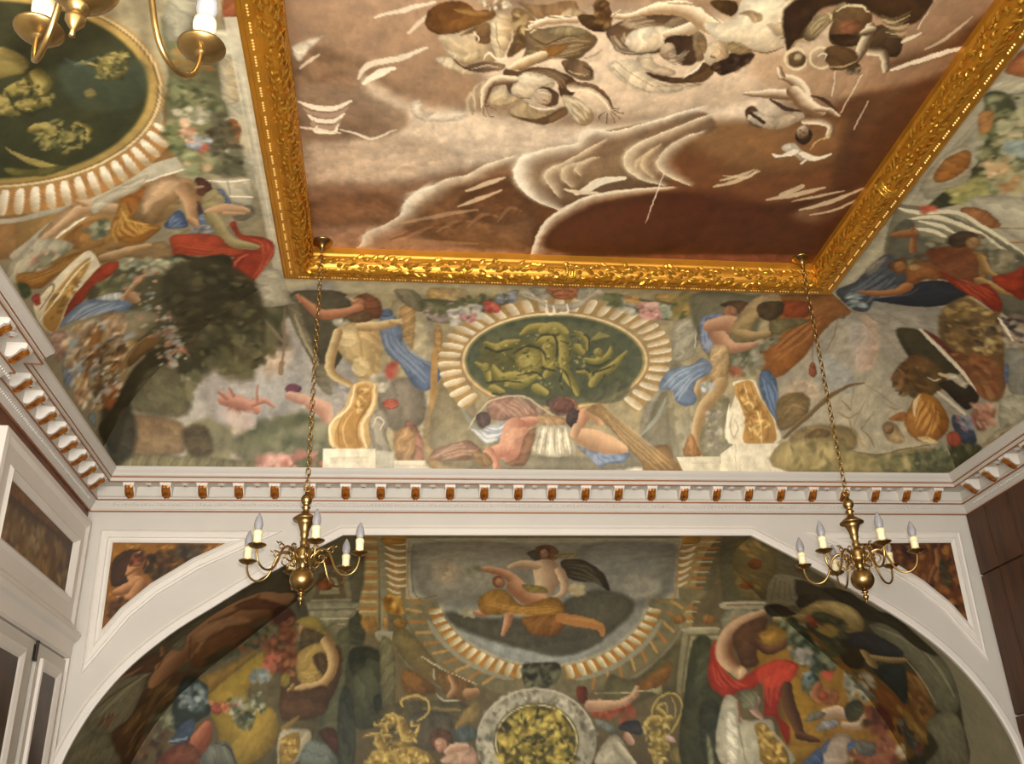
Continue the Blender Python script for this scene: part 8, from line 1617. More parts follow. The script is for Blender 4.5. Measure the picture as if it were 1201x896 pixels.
OPS_CV = [
 ('P','a88060',0,0,6,[-733,3447,3488,3096,4470,4497,1811,4608,476,5114,-843,5292]),
 ('P','b48c70','9c7454',(215,3413,-146,4896),78,[-661,3541,345,3458,782,4115,450,4785,-21,4898,-676,4638]),
 ('P','8d6546','a57e60',(-500,4127,-238,4836),60,[-616,4222,-266,4261,-24,4518,-100,4708,-386,4844,-645,4863]),
 ('P','dcc0a6','ecd6be',(-679,4959,2408,4740),93,[-695,5152,-286,4957,29,4737,438,4631,1191,4732,1851,4379,2123,4251,2345,4570,1965,4757,1440,4877,907,4998,483,5201,-17,5371,-641,5505]),
 ('P','e8cdb4',0,0,75,[-270,4395,27,4587,335,4639,872,4754,1493,4631,1931,4301,2099,4183,2133,4432,1715,4654,1152,4815,460,4904,-21,4898],0,1,0.85),
 ('P','e2c6ac','d8b89a',(410,4276,2488,4119),82,[380,3897,2330,3744,2361,4061,2160,4356,1387,4639,636,4542]),
 ('P','cda98c','dcbfa6',(-710,5320,374,5246),85,[-685,5026,32,4894,366,5122,-16,5464,-421,5634,-698,5652]),
 ('P','a86c48','b98464',(184,5178,228,6347),93,[-726,5511,-17,5371,702,5142,977,5494,1091,6296,-803,6408]),
 ('P','8a5230','a06a44',(-138,5109,318,6345),69,[-698,5652,-245,5507,275,5540,732,5414,908,5648,541,5932,-252,5845,-673,5934]),
 ('P','8e4f28','703a18',(2033,4296,3122,6311),69,[865,5312,1245,5018,1758,4813,2157,4663,2530,4479,3076,3939,3281,3669,3605,4034,3575,4991,3347,6163,1091,6296,807,5457]),
 ('P','a87444','8a5228',(2190,4090,2965,5014),79,[1672,4697,2131,4585,2668,4547,2993,4295,3161,4000,3248,4585,2759,5046,2182,5086]),
 ('P','7a4a28','61331a',(2760,3615,3394,5390),63,[2720,4171,2977,3849,3233,3673,3308,4271,3183,4928,2990,5313,2789,4699]),
 ('P','6a3012','582610',(1160,5021,3463,6648),73,[1016,5764,1680,5419,2543,5441,3193,5349,3415,6159,1091,6296]),
 ('P','8a3f1c','6a2c10',(1040,5934,1603,5899),75,[1028,5848,1359,5619,1585,5813,1461,6156,1107,6177]),
 ('P','b9604a',0,0,27,[1461,6156,3165,6054,3217,6269,1474,6226],0,1,0.5),
 ('P','b07a5a',0,0,25,[-629,6169,1058,6066,1078,6202,-635,6259],0,1,0.6),
 ('P','9a6a44','7a4826',(2722,5420,3241,5386),55,[2763,5528,3042,5290,3139,5159,3153,5402,2998,5639],0,1,0.8),
 ('P','5a2a12',0,0,54,[2933,5034,2993,4295,3107,3807,3175,3617,3298,4058,3353,5289,3212,6171,3033,6062],0,1,0.5),
 ('P','c49c78','9c7050',(1974,4119,3328,4017),53,[1943,4026,2361,4061,2791,4096,3158,3900,3205,3799,3196,4065,2679,4318,2135,4286],0,1,0.8),
 ('P','c0967a','8a6244',(2456,3570,3089,3866),49,[2451,3796,2821,3645,3056,3452,3075,3841,2760,4030],0,1,0.7),
 ('P','7b5138','a07a60',(-487,4409,-288,4566),41,[-505,4448,-365,4368,-246,4428,-300,4596,-453,4659],0,1,0.6),
 ('P','9a7a60','7e5c44',(-300,4467,-316,4935),37,[-645,4564,-394,4474,-23,4650,4,4816,-179,4909,-601,4955],0,1,0.8),
 ('L','efe0cc','efe0cc',[-617,4634,-529,4672,-419,4671,-315,4597],[9,23,21,8],4),
 ('L','b08c78','b08c78',[-596,4691,-533,4732,-422,4731,-338,4658],[7,19,18,6],4),
 ('L','efe0cc','efe0cc',[-575,4742,-537,4785,-425,4785,-360,4712],[7,19,18,6],4),
 ('L','b08c78','b08c78',[-553,4794,-541,4840,-427,4840,-383,4767],[6,20,18,6],4),
 ('L','efe0cc','efe0cc',[-530,4839,-544,4887,-430,4887,-405,4815],[4,16,14,4],5),
 ('P','ece0cc','d8c4ac',(-623,4188,-450,4175),9,[-623,4191,-549,4141,-445,4096,-521,4189,-599,4299]),
 ('L','e6d6c0','e6d6c0',[-594,4352,-527,4281,-482,4238],[5,13,5],4,0,0.8),
 ('L','dccab4','dccab4',[-270,4409,-200,4295,-27,4229,114,4141],[7,21,22,8],4),
 ('L','eee0cc','eee0cc',[-242,4449,-147,4359,-65,4312],[11,27,11],4),
 ('L','dcc6ae','dcc6ae',[-166,3940,14,3867,148,3810],[7,17,7],4),
 ('L','d4bca2','d4bca2',[17,4035,106,3919],[13,13],4),
 ('P','e8d4be',0,0,12,[37,4586,87,4560,131,4669,335,4639,366,4713,133,4745,49,4690]),
 ('L','e4d2bc','e4d2bc',[-387,4860,-284,4900,-201,4935,-48,4836],[5,12,12,4],5),
 ('L','e4d2bc','e4d2bc',[-670,4849,-532,4871,-388,4892],[5,12,5],4),
 ('P','7c4c2c','a0683f',(158,5361,873,6247),47,[44,5604,269,5417,712,5231,895,5549,932,6074,555,6119,174,6009,-12,5829]),
 ('P','6a3a1c','8a5430',(541,5339,761,5822),38,[390,5504,721,5312,908,5648,772,5780,502,5755]),
 ('E','f2e2ca',[691,5039,523,5146,430,5241,276,5314,183,5394,99,5447,15,5586,-2,5696,-96,5824,-254,5960,-294,6093,-346,6196],[27,56,64,65,87,110,98,77,71,72,74,76],5,1),
 ('E','fff4e2',[194,5384,99,5447,15,5586,-13,5707],[29,59,60,31],5,1),
 ('L','dcb898','dcb898',[425,5425,551,5342,669,5261],[10,26,10],5),
 ('L','d8b290','d8b290',[384,5602,508,5515,661,5400],[9,22,9],5),
 ('L','c99a74','c99a74',[-12,5829,283,5708,517,5633],[10,24,10],5,0,0.7),
 ('L','b88058','b88058',[-321,6172,52,6061,550,6052],[13,33,13],6,0,0.6),
 ('L','b07a52','b07a52',[-195,6076,-11,5977,171,5923],[8,20,8],6,0,0.55),
 ('L','6e3c1e','6e3c1e',[-84,6036,86,5928,255,5886],[8,20,8],6,0,0.55),
 ('L','b07a52','b07a52',[26,5997,182,5880,339,5849],[8,20,8],6,0,0.55),
 ('L','6e3c1e','6e3c1e',[136,5957,277,5832,422,5812],[7,20,8],6,0,0.55),
 ('L','b07a52','b07a52',[244,5919,371,5784,504,5776],[7,19,8],6,0,0.55),
 ('L','6e3c1e','6e3c1e',[353,5880,465,5737,586,5740],[7,19,8],5,0,0.55),
 ('L','b07a52','b07a52',[460,5841,558,5691,667,5704],[6,19,8],5,0,0.55),
 ('L','6e3c1e','6e3c1e',[567,5803,649,5644,748,5668],[6,18,8],5,0,0.55),
 ('L','b07a52','b07a52',[673,5765,740,5598,828,5633],[6,18,7],5,0,0.55),
 ('L','6e3c1e','6e3c1e',[779,5728,830,5553,908,5597],[6,17,7],5,0,0.55),
 ('P','9c7656','7e5638',(1136,4665,1615,5469),17,[746,5228,771,5059,905,4981,1110,4883,1200,4779,1550,4643,1790,4533,1941,4678,1765,4837,1702,5030,1810,5220,1436,5396,1079,5576,903,5470]),
 ('P','a88464','84603f',(1191,4916,1489,5304),28,[1023,5210,1136,5034,1344,4951,1422,4796,1550,4869,1449,5047,1541,5202,1308,5348,1105,5361]),
 ('E','f4e6d0',[1789,4495,1551,4627,1383,4718,1277,4757,1178,4748,1100,4794,1088,4885,1000,4916,854,4976,749,5061,728,5221,791,5373,907,5499,1084,5606],[31,45,52,59,72,79,67,74,82,90,100,96,76,39],5,1),
 ('E','fff6e6',[854,4976,749,5061,728,5221,791,5373,907,5499],[20,48,64,52,23],5,1),
 ('E','ead4b6',[1256,4840,1173,4929,1089,5020,1022,5094,961,5142,928,5225,963,5314,1038,5423],[20,34,41,49,57,65,59,37],5,1),
 ('E','e4ccaa',[1210,5011,1142,5068,1050,5127,1044,5235,1116,5323],[17,28,42,43,29],5,1),
 ('E','e0c6a2',[1244,5009,1153,5067,1120,5140,1166,5209],[14,35,35,14],5,1),
 ('L','f2e4ce','f2e4ce',[1178,5413,1258,5332,1315,5263,1469,5216],[17,38,41,19],5),
 ('L','e8d4b8','e8d4b8',[1087,5362,1198,5393,1315,5385],[9,23,10],5),
 ('E','ecdabc',[1862,4558,1672,4697,1522,4821,1455,4892,1422,4997,1466,5125,1588,5226,1742,5281],[32,46,54,61,69,71,58,30],5,1),
 ('E','e8d4b6',[1853,4716,1734,4806,1665,4928,1652,5059,1749,5169,1915,5260],[26,54,69,71,58,30],5,1),
 ('E','dcc09a',[1615,4864,1551,4971,1557,5092,1650,5194],[19,48,50,20],5,1),
 ('E','dcc09a',[1584,4917,1514,5008,1512,5096],[14,35,14],5,1),
 ('E','f2dfc4',[1826,5285,1600,5328,1403,5379,1249,5447,1112,5594,1023,5733,984,5894,974,6004,969,6163],[22,45,52,61,70,72,74,67,60],5,1),
 ('L','f4e4cc','f4e4cc',[969,6163,974,6004,984,5894,1023,5733,1112,5594,1249,5447,1403,5379,1600,5328,1826,5285],[10,13,14,15,17,14,14,10,5],5),
 ('L','a86a44','a86a44',[1011,6091,1037,5912,1131,5715,1288,5563],[6,15,17,7],6,0,0.6),
 ('P','70351a','561f0c',(1039,5602,2258,5869),40,[1058,6066,1083,5802,1288,5563,1562,5427,1844,5350,2180,5465,2080,6004,1461,6156]),
 ('P','5c2410',0,0,64,[1794,5392,2196,5317,2578,5540,2598,5972,2080,6004],0,1,0.7),
 ('L','fff0dc','fff0dc',[1725,5144,1728,5416,1733,5719],[2,5,2],5,0,0.9),
 ('L','e0c6a2','e0c6a2',[2102,5266,2231,5201,2357,5083],[10,24,9],5,0,0.85),
 ('L','e0c6a2','e0c6a2',[2129,5199,2254,5126,2317,5067],[8,19,7],5,0,0.85),
 ('L','e0c6a2','e0c6a2',[2523,5383,2712,5312,2873,5224],[12,31,12],5,0,0.85),
 ('L','e0c6a2','e0c6a2',[2610,5319,2709,5226],[25,25],5,0,0.85),
 ('L','e0c6a2','e0c6a2',[2797,5485,2962,5394,3146,5216],[11,27,10],5,0,0.85),
 ('L','e0c6a2','e0c6a2',[2895,5541,3056,5469,3168,5321],[7,16,6],6,0,0.85),
 ('L','e0c6a2','e0c6a2',[2711,5391,2870,5321,3026,5253],[6,16,6],5,0,0.85),
 ('L','e0c6a2','e0c6a2',[2130,5144,2298,5151,2340,5066],[5,14,5],5,0,0.85),
 ('L','e8d8c0','e8d8c0',[2827,4107,2923,4045,3040,3969,3162,3906],[12,19,23,15],4),
 ('L','d8c4aa','d8c4aa',[2946,3936,3026,3845,3090,3684],[6,14,5],4,0,0.7),
 ('L','e8d6bc','e8d6bc',[2665,4154,2674,4484],[5,5],5,0,0.8),
 ('L','e8d6bc','e8d6bc',[2494,4132,2560,4341],[4,4],4,0,0.8),
 ('L','e8d6bc','e8d6bc',[2802,4376,2822,4631],[5,5],5,0,0.8),
 ('L','e8d6bc','e8d6bc',[2820,3586,2827,3791],[4,4],4,0,0.8),
 ('P','6a3a14','8a5420',(140,3824,430,4012),7,[100,3949,125,3861,198,3807,301,3798,371,3853,455,3835,470,3895,379,3965,286,4011,190,4038,121,4011]),
 ('L','4a220c','4a220c',[110,3986,190,4038,286,4011],[2,6,3],4,0,0.8),
 ('P','a87838','8a5826',(249,3875,457,3859),8,[247,3851,371,3853,456,3847,440,3885,336,3893]),
 ('F',['e8dcc4','b8a88c','7c6448'],[346,3783,543,3767,548,3815,456,3847],40,12,1,1.3),
 ('P','e6d0ac','b08a60',(306,3968,411,4266),7,[171,4045,296,4016,379,3965,463,3921,479,4101,509,4207,372,4259,268,4211,213,4121]),
 ('P','8a6238','6e4826',(366,3975,435,4104),8,[297,4036,379,3965,445,3935,467,4075,388,4081,382,4003,354,4018]),
 ('L','f0e2c8','f0e2c8',[363,4005,395,4041,393,4081],[2,4,2],4),
 ('P','ecdcbc','c0a070',(272,4083,359,4254),9,[214,4134,305,4168,402,4133,418,4200,320,4235,268,4211]),
 ('P','ead8b8','c8a880',(300,4182,333,4351),7,[168,4226,247,4199,290,4251,395,4299,497,4292,377,4336,252,4296]),
 ('P','5a3a2c','8a6a50',(281,4274,554,4253),7,[279,4224,332,4269,410,4228,552,4231,557,4273,477,4300,406,4306,332,4276]),
 ('L','d8c4a4','d8c4a4',[374,4287,453,4253,535,4261],[2,6,2],4,0,0.8),
 ('L','46281a','46281a',[273,4218,322,4274,416,4305],[2,4,2],4,0,0.9),
 ('L','e8d8bc','e8d8bc',[439,4212,464,4155,508,4193,567,4182],[2,7,7,3],4),
 ('P','ead6b2','b8946a',(462,4004,577,3995),7,[461,3908,514,3854,567,3900,579,4014,547,4176,493,4140,464,4023]),
 ('L','7a5838','7a5838',[483,3932,504,4046,534,4150],[2,3,2],4,0,0.6),
 ('P','8f6c40','6a4828',(549,3862,681,4090),8,[561,3851,615,3822,691,3890,700,4031,624,4143,567,4175,589,4013]),
 ('L','4e3018','4e3018',[638,3932,631,4036,584,4146],[2,6,3],4,0,0.7),
 ('F',['b89a68','5e4022'],[591,3861,686,3928,655,4074,598,4091],24,18,2,2),
 ('P','a07850','8a6038',(676,3699,806,3909),8,[591,3775,716,3790,861,3742,911,3811,730,3887,645,3832]),
 ('P','c8a880','a88860',(819,3838,972,3826),8,[869,3790,973,3831,899,3855,822,3855]),
 ('P','8c7350','6a4c2c',(724,3926,904,4224),7,[664,3981,738,3950,890,3919,1039,3978,1052,4043,971,4158,830,4169,697,4248,638,4267,664,4140]),
 ('P','a89468','84704a',(870,3927,881,3997),8,[779,3959,892,3925,986,3956,923,3994,804,3996]),
 ('D','c8ac80','54361c',[693,4057,810,4035,924,4000,1046,4010],[669,4181,789,4172,928,4147,1034,4058],6,10),
 ('L','4a2c18','4a2c18',[677,4006,774,4064,865,4005,962,3991],[2,6,6,2],4,0,0.8),
 ('P','a86e2c','8a5420',(783,4064,836,4152),7,[722,4122,796,4076,903,4055,864,4125,769,4173]),
 ('L','ecd8b4','9a7448',[765,4146,700,4192,635,4239,597,4270],[33,37,29,16],5),
 ('L','a07c58','f2e4c8',[678,3942,751,3898,826,3880,922,3872],[19,28,29,25],4),
 ('L','f2e4c8','a07c58',[685,3916,649,3903],[8,4],4),
 ('L','f2e4c8','a07c58',[680,3954,654,3969],[8,4],4),
 ('L','f2e4c8','a07c58',[701,3965,684,3986],[7,4],4),
 ('L','46281a','46281a',[710,3882,823,3861,919,3853],[2,3,2],4,0,0.7),
 ('P','5e3c1c','3c2412',(935,3809,1101,3948),6,[918,3847,1011,3828,1095,3858,1113,3921,1064,3950,981,3931]),
 ('P','7a4e24','5a3618',(1008,3808,1094,3801),7,[995,3743,1050,3727,1093,3796,1100,3883,1030,3876]),
 ('F',['8a6232','4a2c14'],[993,3731,1088,3772,1105,3908,1035,3901],20,17,3,1.6),
 ('P','6a4a30','8a6a48',(893,4251,1078,4237),7,[884,4192,951,4159,1039,4194,1080,4248,1083,4320,998,4319,928,4273]),
 ('L','46281a','46281a',[1011,4210,1070,4248,1070,4306],[2,5,2],4),
 ('L','c8ac88','c8ac88',[936,4259,992,4283,1054,4278],[2,6,2],4),
 ('L','8a6c4c','8a6c4c',[1001,4155,1067,4123,1099,4080],[2,5,2],4,0,0.8),
 ('P','6e4c30','54361f',(583,4206,988,4471),7,[558,4287,640,4281,718,4247,842,4251,953,4300,1007,4369,990,4460,916,4466,877,4349,721,4275,646,4338,621,4487]),
 ('D','b08c64','42281a',[640,4281,761,4265,910,4289,981,4401],[682,4292,805,4283,898,4348,946,4448],4,9),
 ('P','f4e6cc','cfb08a',(682,4291,786,4479),7,[623,4457,634,4368,673,4300,765,4293,867,4350,855,4410,792,4415,758,4477,697,4505]),
 ('L','46281a','46281a',[618,4458,665,4499,750,4502],[2,4,2],4,0,0.8),
 ('L','46281a','46281a',[632,4353,620,4428,631,4487],[2,3,2],4,0,0.8),
 ('L','8a6444','8a6444',[782,4416,819,4383,869,4365],[2,6,2],4,0,0.7),
 ('P','4a2e1e','6a4830',(800,4402,888,4557),5,[917,4518,887,4559,830,4552,782,4502,770,4439,801,4400,856,4407,904,4455]),
 ('P','f0dcc0','b08a68',(783,4420,852,4543),5,[872,4510,847,4547,805,4545,770,4505,763,4451,787,4415,829,4417,864,4456]),
 ('L','46281a','46281a',[815,4504,844,4520],[3,3],4),
 ('L','46281a','46281a',[864,4546,888,4529],[4,4],4,0,0.7),
 ('L','7a5438','7a5438',[794,4430,849,4440],[4,4],4,0,0.6),
 ('L','ecd8b8','6e4a34',[627,4354,555,4359,496,4393,467,4484,471,4590],[29,40,33,24,16],5),
 ('L','ecd8b8','6e4a34',[989,4385,1074,4386,1171,4447,1240,4550],[44,38,27,16],5),
 ('L','46281a','46281a',[525,4369,491,4452,487,4589],[2,5,2],4,0,0.6),
 ('L','46281a','46281a',[1006,4362,1117,4391,1209,4475,1259,4564],[2,5,5,2],4,0,0.7),
 ('L','5c4030','5c4030',[471,4590,471,4653,495,4683],[2,4,2],4),
 ('L','d8c0a0','d8c0a0',[466,4585,466,4647,490,4677],[2,2,2],4,0,0.8),
 ('L','5c4030','5c4030',[483,4605,510,4666,543,4672],[2,5,2],4),
 ('L','d8c0a0','d8c0a0',[478,4599,505,4660,538,4666],[2,3,2],4,0,0.8),
 ('L','5c4030','5c4030',[492,4589,536,4601,577,4630],[2,6,2],4),
 ('L','d8c0a0','d8c0a0',[487,4583,531,4595,572,4624],[2,3,2],4,0,0.8),
 ('L','5c4030','5c4030',[497,4581,545,4585],[6,6],4),
 ('L','d8c0a0','d8c0a0',[492,4575,541,4579],[3,3],4,0,0.8),
 ('L','5c4030','5c4030',[1219,4583,1185,4633,1204,4672],[2,5,2],4),
 ('L','d8c0a0','d8c0a0',[1214,4577,1179,4627,1198,4666],[2,2,2],4,0,0.8),
 ('L','5c4030','5c4030',[1233,4598,1238,4678],[4,5],5),
 ('L','d8c0a0','d8c0a0',[1228,4592,1232,4672],[2,2],5,0,0.8),
 ('L','5c4030','5c4030',[1250,4597,1293,4674],[4,4],5),
 ('L','d8c0a0','d8c0a0',[1244,4591,1287,4668],[2,2],5,0,0.8),
 ('L','5c4030','5c4030',[1257,4580,1319,4640],[5,5],4),
 ('L','d8c0a0','d8c0a0',[1252,4574,1314,4634],[2,2],4,0,0.8),
 ('L','5c4030','5c4030',[1259,4564,1331,4591],[6,6],4),
 ('L','d8c0a0','d8c0a0',[1254,4558,1326,4585],[3,3],4,0,0.8),
 ('L','5c4030','5c4030',[1251,4549,1290,4554],[6,6],4),
 ('L','d8c0a0','d8c0a0',[1245,4543,1285,4548],[3,3],4,0,0.8),
 ('P','cbb088','94764c',(745,4492,878,4734),8,[625,4626,711,4527,759,4569,808,4613,892,4591,963,4554,983,4616,909,4702,799,4710,697,4685]),
 ('P','5a3820','7c5634',(652,4670,988,4645),8,[650,4656,773,4679,857,4649,963,4554,985,4624,889,4719,777,4711]),
 ('L','e8d8ba','e8d8ba',[746,4555,805,4589,911,4574],[3,9,4],4),
 ('L','d8c6a8','d8c6a8',[688,4701,848,4742,969,4665],[2,4,2],5,0,0.7),
 ('P','e0cca8','b8966c',(543,4414,636,4592),9,[497,4527,521,4435,571,4416,642,4486,710,4519,650,4562,547,4600]),
 ('L','7a5a40','7a5a40',[513,4587,608,4565,688,4513],[2,5,2],4,0,0.8),
 ('P','dcc8a4','a08058',(924,4534,1154,4629),8,[929,4480,969,4462,1051,4502,1146,4604,1150,4684,1090,4721,1024,4661]),
 ('D','f0e4ca','8a6a48',[942,4494,1016,4614,1087,4705],[981,4468,1081,4546,1152,4636],4,15),
 ('D','d8c2a0','8a6c50',[461,4352,427,4442,439,4593],[388,4475,385,4581,403,4690],3,30),
 ('P','6e4e34','54381f',(1124,3837,1576,4096),7,[1095,3961,1121,3894,1217,3836,1337,3802,1546,3810,1601,3934,1510,4048,1406,4083,1257,4108,1178,4074]),
 ('D','e0ccac','4a2e1e',[1095,3987,1171,4088,1298,4105],[1190,3940,1243,4042,1402,4070],5,15),
 ('D','c8b08c','4a2e1e',[1119,3882,1239,3847,1340,3814],[1234,3911,1358,3889,1446,3882],4,21),
 ('P','f4e8d0','cdb08c',(1275,3895,1397,4069),7,[1214,4004,1246,3923,1358,3889,1449,3894,1449,3972,1409,4056,1323,4083,1253,4068]),
 ('L','f0e0c4','a88660',[1586,3845,1547,3887,1495,3917,1439,3934],[45,53,44,29],4),
 ('P','a88c68','6e5034',(1398,3850,1554,3838),7,[1404,3872,1465,3804,1550,3823,1466,3880]),
 ('P','3e2616','5a3a22',(1435,3976,1662,4105),7,[1433,3987,1492,3943,1585,3949,1645,4051,1658,4133,1604,4166,1517,4116]),
 ('P','dcc0a0','8a6448',(1434,4010,1513,4120),5,[1511,4040,1524,4091,1507,4127,1470,4126,1435,4089,1423,4038,1440,4004,1476,4004]),
 ('D','e0ccac','4a2e1c',[1453,4149,1542,4170,1592,4124],[1476,4078,1541,4087,1600,4001],5,11),
 ('P','a08060','7a5c3c',(1604,4017,1675,4012),8,[1581,3936,1637,3919,1697,4089,1654,4120]),
 ('P','4e3018','6a4624',(1386,4261,1792,4231),7,[1381,4239,1477,4246,1589,4267,1677,4203,1699,4130,1781,4195,1744,4285,1643,4307,1535,4308,1443,4278]),
 ('P','e0ccac','b89878',(1359,4076,1510,4293),8,[1304,4132,1375,4086,1426,4165,1553,4212,1543,4256,1389,4231]),
 ('L','f0e4cc','f0e4cc',[1610,4265,1673,4189,1705,4116],[3,8,3],4),
 ('P','e4d2b4','d8c0a0',(1278,4056,1576,4492),12,[1150,4186,1307,4146,1394,4253,1541,4329,1748,4299,1676,4349,1537,4397,1383,4386,1234,4294]),
 ('L','8a6a50','8a6a50',[1198,4168,1349,4285,1535,4390],[2,2,2],4,0,0.8),
 ('L','8a6a50','8a6a50',[1481,4349,1573,4327,1729,4308],[2,3,2],4,0,0.8),
 ('L','8a6a50','8a6a50',[1186,4211,1331,4345,1450,4396],[2,2,2],4,0,0.8),
 ('L','8a6a50','8a6a50',[1599,4385,1650,4336,1742,4314],[2,3,2],4,0,0.8),
 ('L','a47e58','f2e2c4',[1108,3832,1196,3832,1266,3795,1334,3753],[15,22,28,35],4),
 ('L','a47e58','f2e2c4',[1328,3765,1432,3751,1536,3774,1635,3841,1732,3898],[35,50,54,57,48],4),
 ('L','a47e58','f2e2c4',[1107,3826,1139,3793],[8,6],4),
 ('L','7a5638','7a5638',[1386,3724,1541,3724,1636,3778,1717,3848],[3,8,7,3],4,0,0.7),
 ('L','6a482c','6a482c',[1121,3844,1218,3842,1290,3812],[2,3,2],4,0,0.7),
 ('P','f6ead0','dcc09a',(1757,3687,2057,4052),7,[1615,3843,1752,3832,1777,3755,1800,3643,2028,3625,2083,3718,2119,3894,2113,3988,2045,4034,1910,4004,1776,3974,1681,3928]),
 ('P','9a7850','c0a078',(1856,3736,1882,3816),9,[1791,3766,1841,3737,1917,3756,1934,3805,1887,3815,1844,3774]),
 ('P','b89870','d8be98',(2094,3872,1973,3833),11,[1972,3828,2066,3807,2094,3883,2049,3900,2001,3851]),
 ('L','46281a','46281a',[1912,4010,2045,4032,2123,3987],[2,5,2],4,0,0.8),
 ('L','46281a','46281a',[2079,3924,2102,3902,2100,3843,2078,3718],[3,7,6,2],4,0,0.8),
 ('L','8a6640','8a6640',[1756,3975,1859,3974,1930,4002],[2,6,2],4,0,0.7),
 ('P','5a3c18','3a240e',(1622,3730,1775,3718),7,[1611,3694,1703,3675,1771,3706,1756,3781,1690,3761]),
 ('P','4a2e14','5e4020',(2091,3847,2221,3837),8,[2072,3769,2143,3640,2230,3859,2179,3943,2153,4012]),
 ('D','8a7040','3a2410',[2092,3742,2140,3840,2159,3944],[2152,3688,2190,3811,2179,3916],4,12),
 ('P','d0ba88',0,0,5,[2008,3650,2104,3643,2082,3662]),
 ('P','2e1a10','4c3020',(1741,4131,1988,4112),7,[1748,4155,1814,4094,1842,4050,1964,4041,1966,4110,1906,4185,1831,4220]),
 ('F',['2a180e','5a3c26'],[1754,4140,1958,4055,1955,4139,1831,4220],26,17,4,2),
 ('P','ecd8ba','a8845c',(1684,4060,1821,4050),7,[1674,4009,1732,3964,1790,3986,1830,4078,1777,4110,1744,4141,1696,4102]),
 ('L','46281a','46281a',[1726,4079,1755,4091],[4,4],4),
 ('L','7a5638','7a5638',[1744,4003,1781,4055,1762,4097],[2,3,2],4,0,0.6),
 ('P','a88a58','8a6c40',(1812,4022,1944,4011),8,[1796,3972,1920,4003,1954,4041,1842,4050]),
 ('P','8a6a44',0,0,7,[1611,3934,1676,3982,1689,4062,1633,4012]),
 ('P','3c2414','4e3018',(2062,3771,2822,3712),13,[2058,3646,2735,3541,2813,3693,2739,3767,2484,3692,2259,3670,2201,3795,2179,3937,2141,3983]),
 ('P','a89468','6e5636',(2241,3727,2341,3838),7,[2201,3879,2217,3753,2291,3720,2316,3652,2357,3649,2349,3729,2313,3800,2287,3900,2242,3925]),
 ('L','d8c49c','d8c49c',[2280,3721,2344,3770,2338,3703],[3,10,3],4),
 ('D','c8b48c','5a4226',[2217,3891,2238,3779,2286,3734],[2271,3916,2308,3842,2329,3785],4,10),
 ('P','7c5a34','4a2e18',(2326,3684,2544,3919),7,[2306,3706,2378,3647,2483,3665,2545,3755,2568,3878,2528,3939,2419,3948,2352,3895,2329,3785]),
 ('P','9a5a38','7a4428',(2383,3811,2511,3801),7,[2371,3782,2444,3749,2510,3799,2470,3858,2399,3849]),
 ('P','2e1c10','4a3018',(2361,3904,2519,3892),7,[2352,3881,2405,3863,2497,3870,2533,3924,2454,3952]),
 ('L','d8c49c','d8c49c',[2317,3705,2363,3661,2449,3661,2511,3703],[4,8,7,2],4),
 ('P','5a4028','3c2818',(2592,3800,2800,4018),7,[2556,3851,2611,3777,2729,3838,2788,3890,2810,4006,2714,3998,2635,3975]),
 ('L','d8c8a8','5e4630',[2553,3795,2570,3907,2581,4008,2575,4099],[29,35,34,24],5),
 ('L','d8c8a8','5e4630',[2646,3974,2725,3997,2785,4099,2795,4121],[31,28,23,13],5),
 ('L','5e4630','d8c8a8',[2539,3838,2565,3822],[31,31],4),
 ('L','3a2818','3a2818',[2566,4131,2591,4083,2633,4126,2590,4160],[6,14,12,6],4),
 ('F',['8a7454','4a3622'],[2535,4087,2625,4080,2647,4156,2579,4161],14,18,5,1.6),
 ('L','6e5838','6e5838',[2580,3711,2656,3732,2726,3673],[3,9,4],4,0,0.85),
 ('L','b8a478','b8a478',[2595,3734,2672,3753,2736,3701],[3,9,4],4,0,0.85),
 ('L','6e5838','6e5838',[2611,3758,2689,3774,2746,3731],[3,9,4],4,0,0.85),
 ('L','b8a478','b8a478',[2626,3781,2706,3794,2756,3760],[3,9,4],4,0,0.85),
 ('L','6e5838','6e5838',[2642,3805,2723,3816,2766,3790],[3,9,4],4,0,0.85),
 ('L','b8a478','b8a478',[2658,3829,2740,3837,2776,3820],[3,9,4],4,0,0.85),
 ('L','6e5838','6e5838',[2673,3853,2757,3858,2787,3850],[3,9,4],4,0,0.85),
 ('L','e0d0b0','e0d0b0',[2788,3890,2818,3859,2861,3820],[11,15,5],4),
 ('L','dac8a0','dac8a0',[2292,4060,2297,4115,2267,4145,2218,4135,2174,4091,2158,4034,2176,3994,2220,3989,2268,4021],[3,10,11,8,7,9,11,9,3],4),
 ('L','dac8a0','dac8a0',[2436,4042,2442,4096,2412,4126,2363,4117,2318,4072,2300,4016,2318,3976,2361,3971,2411,4003],[3,10,11,8,7,9,11,9,3],4),
 ('P','7a5a38','553a22',(2195,4015,2281,4116),8,[2173,4040,2217,4007,2278,4047,2290,4106,2228,4126]),
 ('P','d8c8a8','8a6c48',(2213,4026,2254,4074),5,[2258,4048,2259,4069,2245,4079,2224,4072,2209,4052,2209,4031,2223,4021,2243,4028]),
 ('P','6e4a28','58381c',(2398,3942,2560,4122),9,[2365,3981,2441,3946,2564,3995,2591,4083,2521,4134,2441,4110]),
 ('L','e4d4b0','e4d4b0',[2344,4042,2366,4010,2393,4023,2395,4056],[3,7,5,2],4),
 ('L','c8b080','c8b080',[2441,4110,2530,4103,2589,4053],[2,7,3],4,0,0.8),
 ('L','a88c60','a88c60',[2163,3982,2187,3929,2261,3945],[4,11,4],4,0,0.8),
 ('P','5a3a26','8a6a50',(2092,4567,2252,4556),8,[2074,4512,2112,4464,2180,4535,2270,4607,2211,4659,2126,4601]),
